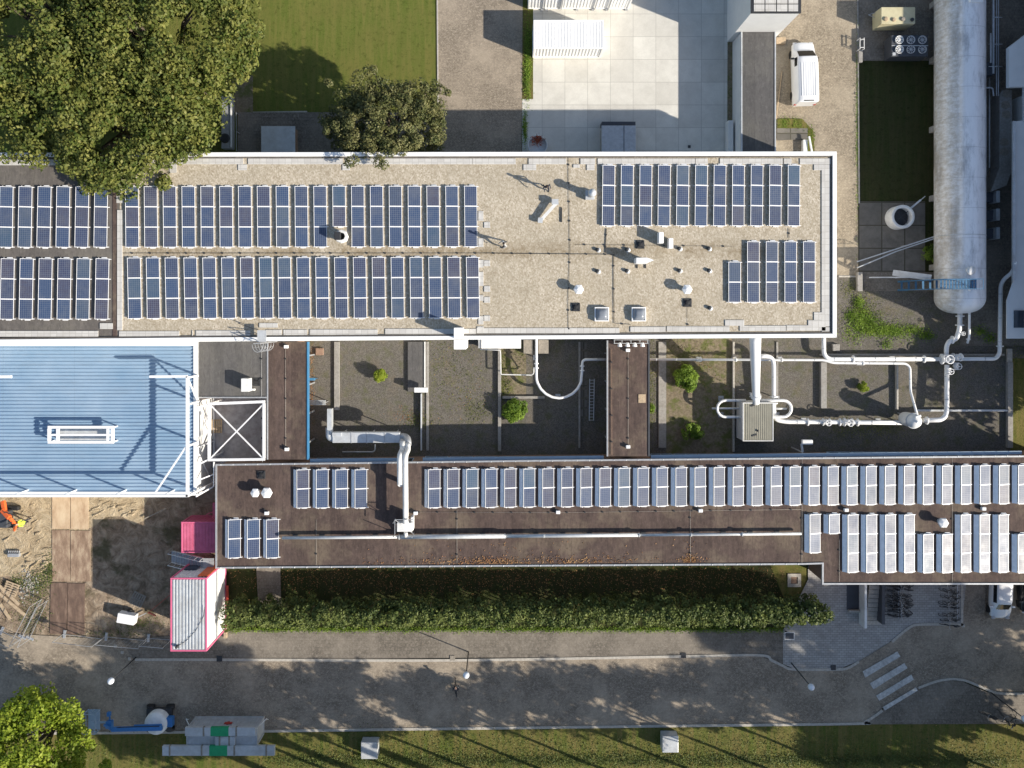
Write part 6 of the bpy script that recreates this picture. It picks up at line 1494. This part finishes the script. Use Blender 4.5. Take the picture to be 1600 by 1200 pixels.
# temporary fence panels
def fence(x0, y0, x1, y1, lab, feet=True):
    a, c = P(x0,y0,0), P(x1,y1,0); o = empty('site_fence_panel', ((a.x+c.x)/2,(a.y+c.y)/2,0), lab, 'fence panel', 'wire fence panels around the building site'); u = Vector((0,0,1)); b = MB()
    for z in (.15,2.0): b.bar(a+u*z, c+u*z, .035,.035)
    for e in (a,c): b.bar(e, e+u*2.0, .04,.04)
    b.build('frame', M['galv'], o); b = MB(); L = (c-a).length; n = int(L/.35)
    for k in range(1,n): p_ = a.lerp(c,k/n); b.bar(p_+u*.15, p_+u*2.0, .008,.008)
    b.build('wire_mesh', M['galv'], o); b = MB(); d = (c-a).normalized(); nn = Vector((-d.y,d.x,0))
    for e in (a+d*.1,): b.bar(e-nn*.35+u*.07, e+nn*.35+u*.07, .22,.14)
    b.build('foot_block', M['galv'], o)
fence(-40,972,0,985,'fence panel cut by the left picture edge'); fence(2,984,33,999,'first fence panel inside the left edge, slanting down'); fence(35,996,66,936,'fence panel turned inward between planks and road plates'); fence(47,998,75,938,'second inward fence panel close beside the other one')
fence(100,990,160,997,'fence panel just right of the road plates'); fence(165,994,230,1000,'fence panel in front of the small white trailer box'); fence(231,996,268,999,'fence panel ending at the pink-edged cabin')
p = P(352,992,.2); b = MB(); b.box(p.x-.1,p.y-.25,0,p.x+.15,p.y+.25,.35); tag(b.build('timber_stub', M['timber']), 'small wooden stub at the corner of the hedge and footway', 'stub')
for x, y, l in ((181,1009,'left'),(191.5,1019,'middle'),(203,1029,'right')):
    b = MB(); p = P(x,y,.05); b.box(p.x-.13,p.y-.13,.03,p.x+.13,p.y+.13,.16); tag(b.build('marker_block', M['kerb'], bevel=.02), l+' of three small pale blocks in a slanting row near the site fence', 'block', 'small pale blocks near the site fence')
# ---------------------------------------------------------------- people
def person(px, py, zr, rz, lab, top='navy', legs='navy', stride=.35, bend=0, arm=.2):
    p = P(px,py,zr+.9); o = empty('person', (p.x,p.y,zr), lab, 'person', rz=rz)
    me = bpy.data.meshes.new('body'); s = stride
    V = [(0,0,.95),(0,.02,1.15),(0,.03,1.38),(0,.03,1.50),(0,.06,1.62),(0,.07,1.76),
         (-.11,0,.90),(-.12,s*.45,.50),(-.12,s*.35,.08),(-.12,s*.35+.17,.04),
         (.11,0,.90),(.12,-s*.25,.50),(.12,-s*.6,.10),(.12,-s*.6+.16,.04),
         (-.20,.02,1.42),(-.27,-.08,1.14),(-.26,.02+arm,.92),(-.25,.05+arm,.83),
         (.20,.02,1.42),(.27,-.02,1.14),(.26,.10+arm,.95),(.25,.16+arm,.88)]
    Rr = [.14,.13,.15,.06,.085,.075,.10,.065,.045,.04,.10,.065,.045,.04,.065,.045,.035,.03,.065,.045,.035,.03]
    E = [(0,1),(1,2),(2,3),(3,4),(4,5),(0,6),(6,7),(7,8),(8,9),(0,10),(10,11),(11,12),(12,13),(2,14),(14,15),(15,16),(16,17),(2,18),(18,19),(19,20),(20,21)]
    if bend: V = [(x, y+max(0,z-.95)*math.sin(bend), .95+(z-.95)*math.cos(bend) if z > .95 else z) for x,y,z in V]
    # fingers
    for w_, sgn in ((17,-1),(21,1)):
        hx, hy, hz = V[w_]
        for k in range(5):
            i = len(V); dx = (k-2)*.018
            V += [(hx+dx*.4, hy+dx+.0, hz-.05), (hx+dx*.4-sgn*.01, hy+dx*1.4+(.03 if k == 4 else 0), hz-(.11-.012*abs(k-2)))]; Rr += [.010,.008]; E += [(w_,i),(i,i+1)]
    me.from_pydata(V, E, []); ob = bpy.data.objects.new('body', me); COL.objects.link(ob)
    sk = ob.modifiers.new('skin','SKIN'); ob.modifiers.new('sub','SUBSURF').levels = 1
    for i, r in enumerate(Rr): me.skin_vertices[0].data[i].radius = (r, r*(.75 if i in (1,2) else 1))
    me.skin_vertices[0].data[0].use_root = True
    dg = bpy.context.evaluated_depsgraph_get(); m2 = bpy.data.meshes.new_from_object(ob.evaluated_get(dg)); bpy.data.objects.remove(ob)
    m2.materials.clear()
    for m in (legs, top, 'skin', 'black'): m2.materials.append(M[m])
    for f in m2.polygons:
        z = f.center.z; y_ = f.center.y; f.use_smooth = True
        f.material_index = 3 if z < .10 else 0 if z < .93 and abs(f.center.x) < .235 else 2 if (z > .95+.55*math.cos(bend) or (abs(f.center.x) > .2 and z < .90)) else 1
    body = bpy.data.objects.new('body', m2); COL.objects.link(body); body.parent = o
    hx, hy, hz = V[5]
    b = MB(); b.lathe((hx,hy-.015,hz-.06), [(.10,-.02),(.105,.06),(.085,.12),(.04,.155),(0,.16)], 14); h = b.build('hair', M['hair'], None, loc=(0,0,0)); h.parent = o
    b = MB(); b.box(hx-.012,hy+.085,hz-.11,hx+.012,hy+.11,hz-.075); b.box(hx-.04,hy+.078,hz-.07,hx-.02,hy+.09,hz-.055); b.box(hx+.02,hy+.078,hz-.07,hx+.04,hy+.09,hz-.055); h = b.build('face', M['skin'], None, loc=(0,0,0)); h.parent = o
    return o
person(854,292,ZM,R(200),'person in dark clothes walking on the gravel above the diagonal duct','navy','navy',.6)
person(788,381,ZM,R(120),'person in dark trousers and a pale top beside the end of the solar field','zebra','navy',.5)
w_ = person(38,816,0,R(100),'building worker in a bright yellow vest bending over the sand','teal','navy',.3,.5,.3)
c_ = person(713,1078,.06,R(5),'person in dark clothes bent forward on a bicycle in the shaded street','navy','navy',.5,.75,.3)
c_.location.z += .1
bike(712.5,1075,R(5),'bicycle ridden along the shaded street below the middle lamp'); bpy.data.objects[-1] if False else None
# ---------------------------------------------------------------- trees and shrubs
def clump_leaves(cs, per, size, up=.5, fl=.78):
    """cs: (x,y,z,r) clump spheres -> leaf centres and normals, on and inside each clump"""
    cs = np.asarray(cs, float); n = len(cs)*per; idx = np.repeat(np.arange(len(cs)), per)
    d = rng.normal(size=(n,3)); d /= np.linalg.norm(d,axis=1)[:,None]
    rad = cs[idx,3]*(.55+.5*rng.random(n)**.6)
    c = cs[idx,:3] + d*rad[:,None]*np.array([1,1,fl])
    nr = d*.9 + rng.normal(size=(n,3))*.55 + np.array([0,0,up]); nr /= np.linalg.norm(nr,axis=1)[:,None]
    return c, nr
def crown_clumps(cx, cy, z0, z1, rad, n, rc, flat=1.0, wob=.25, seed=0, shell=.55):
    r = random.Random(seed); out = []; zc_, hz = (z0+z1)/2, (z1-z0)/2; ph = [r.uniform(0,6.28) for _ in range(4)]
    for _ in range(n):
        a = r.uniform(0,6.283); u = r.uniform(-.55,1); rr = shell+(1-shell)*r.random()**.5
        lim = 1+wob*(.5*math.sin(2*a+ph[0])+.35*math.sin(3*a+ph[1])+.3*math.sin(5*a+ph[2]))
        q_ = math.sqrt(max(0,1-u*u)); k = rr*lim
        out.append((cx+rad*k*q_*math.cos(a), cy+rad*k*q_*math.sin(a)*flat, zc_+hz*rr*u*.95, rc*r.uniform(.55,1.25)))
    return out
def tree(name, loc, z0, z1, rad, nc, rc, per, leafsize, mat, lab, cat='tree', group=None, trunk=.25, seed=1, wob=.25, flat=1.0, shell=.55, limbs=7, extra=()):
    x, y = loc; o = empty(name, (x,y,0), lab, cat, group)
    cs = crown_clumps(x,y,z0,z1,rad,nc,rc,flat,wob,seed,shell) + list(extra)
    c, nr = clump_leaves(cs, per, leafsize); quads('crown', c, nr, leafsize, mat, o)
    b = MB(); zt_ = z0+(z1-z0)*.35; r = random.Random(seed)
    b.tube([(x,y,0),(x+.05,y,z0*.5),(x+r.uniform(-.2,.2),y+r.uniform(-.2,.2),zt_)], [trunk*1.25,trunk,trunk*.6], 9)
    for k in range(limbs):
        q_ = cs[r.randrange(len(cs))]; m_ = ((x+q_[0])/2+r.uniform(-.3,.3),(y+q_[1])/2+r.uniform(-.3,.3),zt_*.6+q_[2]*.4)
        b.tube([(x,y,z0*.8),m_,q_[:3]], [trunk*.55,trunk*.3,trunk*.1], 6)
    b.build('trunk', M['bark'], o); return o
def TP(px,py,z): p = P(px,py,z); return (p.x,p.y)
tree('plane_tree', TP(95,55,9), 4.5,13.5, 8.8, 300, 1.2, 190, .14, 'leaf_plane', 'huge broad green tree filling the upper left corner, leftmost crown', seed=3, trunk=.45, limbs=14)
tree('plane_tree', TP(238,72,9), 4.5,13.0, 6.9, 250, 1.1, 190, .14, 'leaf_plane', 'huge broad green tree whose crown ends at the lawn, right one of the big pair', seed=8, trunk=.42, limbs=14, wob=.2)
tree('plane_tree', TP(150,182,9), 4.5,11.6, 5.7, 170, 1.05, 190, .14, 'leaf_plane', 'green and yellowish tree overhanging the main roof edge below the two largest crowns', seed=12, trunk=.38, limbs=12, extra=[P(x,y,z).to_tuple()+(r,) for x,y,z,r in ((180,262,10,.9),(165,272,9.8,.8),(200,258,10,.8),(235,256,9.6,.8),(258,250,9.5,.7),(281,245,9.3,.6),(150,262,9.8,.9),(120,255,9.6,.8),(310,225,8.5,1.0),(330,185,8.5,1.2),(345,150,8.5,1.1),(325,210,8,.9),(60,250,9,.8),(35,240,9,.9),(10,235,9,1),(300,232,8.5,.9),(290,205,9,1.2),(255,225,9.5,1.2),(372,108,7.5,1.0),(375,60,8,1.2),(365,85,8.5,1.2),(380,30,8,1.1),(385,5,8,1.2),(355,120,8.5,1.2))])
tree('bushy_tree', TP(604,190,7), 3.0,9.0, 4.55, 330, .52, 130, .085, 'leaf_pine', 'bushy grey-green tree leaning over the main roof edge beside the brick path', seed=21, trunk=.24, wob=.16, limbs=22, flat=.80, shell=.4,
     extra=[P(x,y,z).to_tuple()+(r,) for x,y,z,r in ((560,118,8,.5),(575,110,8,.45),(583,108,8,.35),(570,128,7.5,.6),(585,125,7.5,.6),(555,132,7.5,.6),(575,142,7.5,.7),(545,145,7,.7),(600,130,7.5,.6),(620,135,7.5,.6),(530,150,7,.6),(640,140,7.5,.6),(690,140,7,.4),(700,145,7,.3),(680,132,7,.45),(655,130,7.5,.5),(515,130,7,.3),(510,128,7,.25),(545,262-8,8.5,.45),(590,262-8,8.5,.45),(600,258,8.6,.4),(552,250,8.6,.5),(690,192,6.5,.4),(685,222,6.5,.3),(505,185,6,.5),(512,205,6,.5))])
tree('bright_tree', TP(45,1172,6), 2.2,8.4, 3.9, 130, .85, 150, .14, 'leaf_bright', 'bright yellow-green tree in the lower left corner beside the boom lift', seed=33, trunk=.25, wob=.2, limbs=10, extra=[P(x,y,z).to_tuple()+(r,) for x,y,z,r in ((110,1105,7,.7),(128,1150,6,.7),(140,1165,5.5,.5),(165,1196,4.5,.5),(118,1120,6.5,.7),(20,1108,7,.7),(60,1112,7,.7))])
# row of trees along the lower picture edge (crowns mostly below the frame, trunks and shadows in it)
rowp = [(296,1203,'left of the long bundles'),(410,1204,'right of the tool container'),(520,1206,'left of the grey cabinet'),(632,1207,'right of the grey cabinet'),(740,1203,'below the middle lamp'),(846,1202,'midway between the two cabinets'),(948,1204,'left of the pale cabinet'),(1082,1204,'right of the pale cabinet'),(1206,1204,'below the plaza lamp'),(1322,1204,'below the crossing'),(1445,1206,'right of the crossing'),(1565,1208,'below the lower right lamp')]
for k, (x, y, w_) in enumerate(rowp):
    p = P(x,y,0); tree('row_tree', (p.x,p.y), 6.0,(11.8 if k < 9 else 13.0)+.5*(k%3), 2.2+.25*((k*7)%3), 95, .66, 72, .14, 'leaf_plane', 'thin trunk of the tree row at the lower edge, '+w_, 'tree', 'tree row along the lower edge', seed=50+k, trunk=.11, limbs=8, wob=.3, shell=.3)
# big trees beyond the lower right corner, whose shade falls over the plaza
for k, (x, y, z0, z1, r, w_) in enumerate(((1665,1060,4,12,4.8,'beyond the parking bays'),(1670,1160,4,12,4.8,'beyond the lower right lamp'),(1760,1110,5,14,5.5,'farther beyond the parking bays'),(1800,1235,9,24,6,'beyond the lower right corner'),
        (1640,1262,4,13,5,'just below the lower right corner'),(1875,1175,8,22,6.5,'farthest beyond the parking bays'),(1728,655,3,9.5,4.0,'beyond the gravel court'))):
    p = P(x,y,0); tree('shade_tree', (p.x,p.y), z0,z1, r, 120, 1.05, 70, .22, 'leaf_plane', 'large tree outside the right edge '+w_, 'tree', 'large trees outside the right edge', seed=80+k, trunk=.3, limbs=8, wob=.35, shell=.3)
for k, (x, y, z0, z1, r, w_) in enumerate(((700,1262,9,18,3.6,'right of the grey cabinet'),(850,1275,13,23,4.0,'left of the pale cabinet'),(560,1262,8,15,3.4,'left of the grey cabinet'))):
    p = P(x,y,0); tree('tall_tree', (p.x,p.y), z0,z1, r, 110, 1.0, 75, .2, 'leaf_plane', 'tall tree standing below the lower picture edge, '+w_, 'tree', 'tall trees below the lower edge', seed=95+k, trunk=.3, limbs=8, wob=.3, shell=.3)
# hedge
hd = empty('hedge', P(800,965,0), 'long clipped hedge with a rounded end between the brown-roofed wing and the footway', 'hedge')
cs = []; r = random.Random(5)
x = 352
while x < 1296:
    e = max(0,(x-1268)/30); half = .84*math.sqrt(max(.05,1-e*e)) * (1+.10*math.sin(x*.043)+.07*math.sin(x*.11))
    q0 = P(x,966-(x-352)*.004,3.6)
    for _ in range(6):
        u_ = r.uniform(-1,1); yo = half*u_; zt_ = 3.55 - (1.5*u_*u_ if u_ > 0 else .5*u_*u_)
        zz = zt_+r.uniform(-.2,.15) if r.random() < .6 else r.uniform(.5,zt_)
        cs.append((q0.x+r.uniform(-.3,.3), q0.y+yo, zz, .36*r.uniform(.6,1.4)))
    x += 4.6
c, nr = clump_leaves(cs, 55, .09, .6); quads('foliage', c, nr, .10, 'leaf_hedge', hd)
b = MB()
for k in range(60): p = P(356+k*15.6,961,3.2); b.tube([(p.x,p.y,0),(p.x+.1,p.y,2.6)], [.06,.03], 6)
b.build('stems', M['bark'], hd)
# low greenery at the hedge foot
pts = np.array([tuple(P(random.uniform(348,1225), 984+random.gauss(0,2.6), .06+random.random()*.2)) for _ in range(9000)])
a_ = rng.normal(size=(len(pts),3)); a_[:,2] = abs(a_[:,2])+.4; a_ /= np.linalg.norm(a_,axis=1)[:,None]; quads('hedge_foot_grass', pts, a_, .05, 'leaf_shrub', None, 'stuff', (0,-30,0))
# shrubs
def shrub(name, px, py, h, rad, mat, lab, nc=26, rc=.3, per=150, ls=.07, group=None, flat=1.):
    p = P(px,py,h*.7); o = empty(name, (p.x,p.y,0), lab, 'shrub', group); cs = crown_clumps(p.x,p.y,.1,h,rad*.92,int(nc*1.5),rc*1.1,flat,.18,int(px*7+py),.15)
    c, nr = clump_leaves(cs, per, ls, .6); c[:,2] = np.maximum(c[:,2], .03); quads('foliage', c, nr, ls, mat, o)
    b = MB(); 
    for k in range(5): q_ = cs[k]; b.tube([(p.x,p.y,0),q_[:3]], [.03,.01], 5)
    b.build('stems', M['bark'], o); return o
shrub('round_bush', 593,586.5,1.25,.52,'leaf_bright','bright yellow-green round bush alone on the gravel court',22,.22,160,.055)
shrub('leafy_bush', 805,642,1.4,.95,'leaf_shrub','leafy green bush in the corner of the ledges left of the curved pipe',34)
shrub('leafy_bush', 1073,591,1.6,1.05,'leaf_shrub','larger leafy green bush on the dry soil right of the connecting link',40)
shrub('leafy_bush', 1083,674,1.1,.9,'leaf_shrub','dim green bush in the shade below the larger leafy bush',20,.25,70)
shrub('round_bush', 1349,605,.8,.4,'leaf_bright','small yellow-green bush on the gravel between cabin and vessel',14,.18,130,.05)
shrub('weed_clump', 1018,638,.5,.4,'leaf_shrub','low weed clump against the right side of the connecting link',8,.2,60,.05)
shrub('weed_clump', 1478,276,1.2,.9,'leaf_shrub','green bush squeezed against the left side of the long tank',14,.3,80,.06)
shrub('weed_clump', 1456,398,.9,.8,'leaf_shrub','dark weeds in the shade beside the terrace tiles',14,.25,60,.05)
# ground weeds near the tank (uncountable)
def weeds(name, spots, n, size, mat, h=.2):
    pts = []
    for (x,y,sx,sy,w_) in spots:
        for _ in range(int(n*w_)): p = P(random.gauss(x,sx),random.gauss(y,sy),0); pts.append((p.x,p.y,random.random()**2*h+.03))
    pts = np.array(pts); a_ = rng.normal(size=(len(pts),3))*.7; a_[:,2] = abs(a_[:,2])+.6; a_ /= np.linalg.norm(a_,axis=1)[:,None]
    return tag(quads(name, pts, a_, size, mat, None, None, (pts[:,0].mean(), pts[:,1].mean(), 0)), kind='stuff')
weeds('weeds', [(1341,472,4,5,.5),(1352,505,14,7,1.4),(1372,516,18,5,1.4),(1390,518,14,5,1),(1345,492,9,8,.8),(1328,493,4,4,.3),(1425,515,6,4,.4),(1445,524,7,4,.5),(1385,538,5,4,.2),(1530,518,7,5,.4),(1545,528,7,4,.3),(1415,520,20,8,.4),(1335,520,12,10,.4)], 1100, .055, 'leaf_shrub', .35)
weeds('dry_weeds', [(1345,480,12,12,.8),(1350,500,25,15,.8),(785,570,3,30,.7),(790,605,6,12,.6),(808,560,10,20,.3),(1060,560,10,20,.6),(1090,560,20,12,.5),(1120,620,15,30,.5),(1017,600,5,50,.8),(750,640,12,12,.4),(655,655,12,9,.6),(697,555,20,25,.3),(720,600,30,30,.5),(1350,680,40,6,.3),(1380,668,22,5,.6),(1320,665,15,8,.5),(1330,900-450,10,6,.3),(1590,560,8,20,.4)], 1500, .045, 'leaf_plane', .15)
weeds('court_leaves', [(487,570,2,30,.6),(487,610,2,20,.5),(640,650,15,8,.6),(710,552,25,15,.25),(730,620,20,15,.25),(1096,575,8,15,.4),(1100,600,30,30,.3)], 700, .05, 'leaf_fallen', .04)
weeds('street_leaves', [(x,1033+abs(random.gauss(0,2)),22,1.3,.55) for x in range(630,900,22)] + [(x,1030,20,1.2,.3) for x in range(880,1060,30)] + [(1420,983,14,2.0,1.1),(1450,979,20,1.3,.8),(1400,992,8,3,.6),(1500,985,14,3,.4),(1372,975,4,6,.3),(1388,955,4,6,.5),(700,1050,250,25,.9),(1200,1080,300,30,.8),(1540,905,30,5,.2)], 420, .055, 'leaf_fallen', .03)
weeds('bed_leaves', [(x,905,25,14,.35) for x in range(400,1240,40)], 420, .05, 'leaf_fallen', .03)
weeds('verge_tufts', [(x,1188,30,6,.7) for x in range(460,1600,60)] + [(x,1165,40,14,.35) for x in range(180,1600,80)], 1500, .055, 'leaf_hedge', .22)
weeds('lawn_edge_tufts', [(824,120,3,20,.9),(824,80,3,25,.7),(1233,193,12,5,.5),(1266,215,3,9,.4),(820,200,2,12,.5),(1338,200,1,70,.5)], 1300, .05, 'leaf_shrub', .2)
weeds('yard_weeds', [(30,910,10,6,.5),(60,915,10,12,.8),(78,890,4,12,.5),(50,955,16,14,.8),(66,900,10,10,.5),(215,975,22,6,.5),(180,990,30,3,.3)], 900, .05, 'leaf_hedge', .15)
# loose stones and rubble heap on the site
b = MB(); r = random.Random(2)
for _ in range(150):
    x, y = r.gauss(44,9), r.gauss(915,11); p = P(x,y,0); s_ = r.uniform(.03,.11); b.lathe((p.x,p.y,0), [(s_,0),(s_*1.1,s_*.5),(s_*.5,s_),(0,s_*1.05)], 5, smooth=False)
tag(b.build('rubble', M['concrete']), kind='stuff')
# trodden sand ridges
b = MB()
for _ in range(46):
    x, y = r.uniform(0,78), r.uniform(785,895)
    if _ > 30: x, y = r.uniform(142,220), r.uniform(782,806)
    if _ % 3 == 0 and _ <= 30: x, y = r.uniform(40,76), r.uniform(862,895)
    p = P(x,y,0); a = r.uniform(.2,.9); L = r.uniform(.5,1.5); d = Vector((math.cos(a),math.sin(a),0)); nn = Vector((-d.y,d.x,0)); h = r.uniform(.05,.13)
    b.tube([p-d*L/2, p-d*L*.2+nn*.08+Vector((0,0,h*.3)), p+d*L*.2-nn*.05+Vector((0,0,h*.3)), p+d*L/2], [.02,h,h*.9,.02], 7)
tag(b.build('sand_ridges', M['sand']), kind='structure')
print('objects', len(bpy.data.objects))
def sub(thing_, part, kids):
    pt = next(x for x in COL.objects if x.parent == thing_ and x.name.split('.')[0] == part)
    for x in [x for x in COL.objects if x.parent == thing_ and x is not pt and x.name.split('.')[0] in kids]: x.parent = pt
sub(main, 'gravel_roof', ('edge_paving', 'felt_seam')); sub(main, 'parapet', ('flashing',)); sub(main, 'wall', ('window',))
sub(low, 'roof', ('roof_edge', 'fallen_leaves')); sub(low, 'wall', ('window', 'window_sill'))
sub(hall, 'ribbed_roof', ('roof_edge',)); sub(hall, 'steel_frame', ('side_bracing',)); sub(an, 'roof', ('roof_edge',)); sub(bl, 'wall', ('roof_edge', 'paving_slabs')); sub(eb, 'roof', ('roof_edge', 'rooflight'))
sub(l1, 'roof', ('fascia', 'west_trim')); sub(l2, 'roof', ('fascia', 'west_trim')); sub(cf, 'outer_beams', ('diagonals', 'tie_beams'))
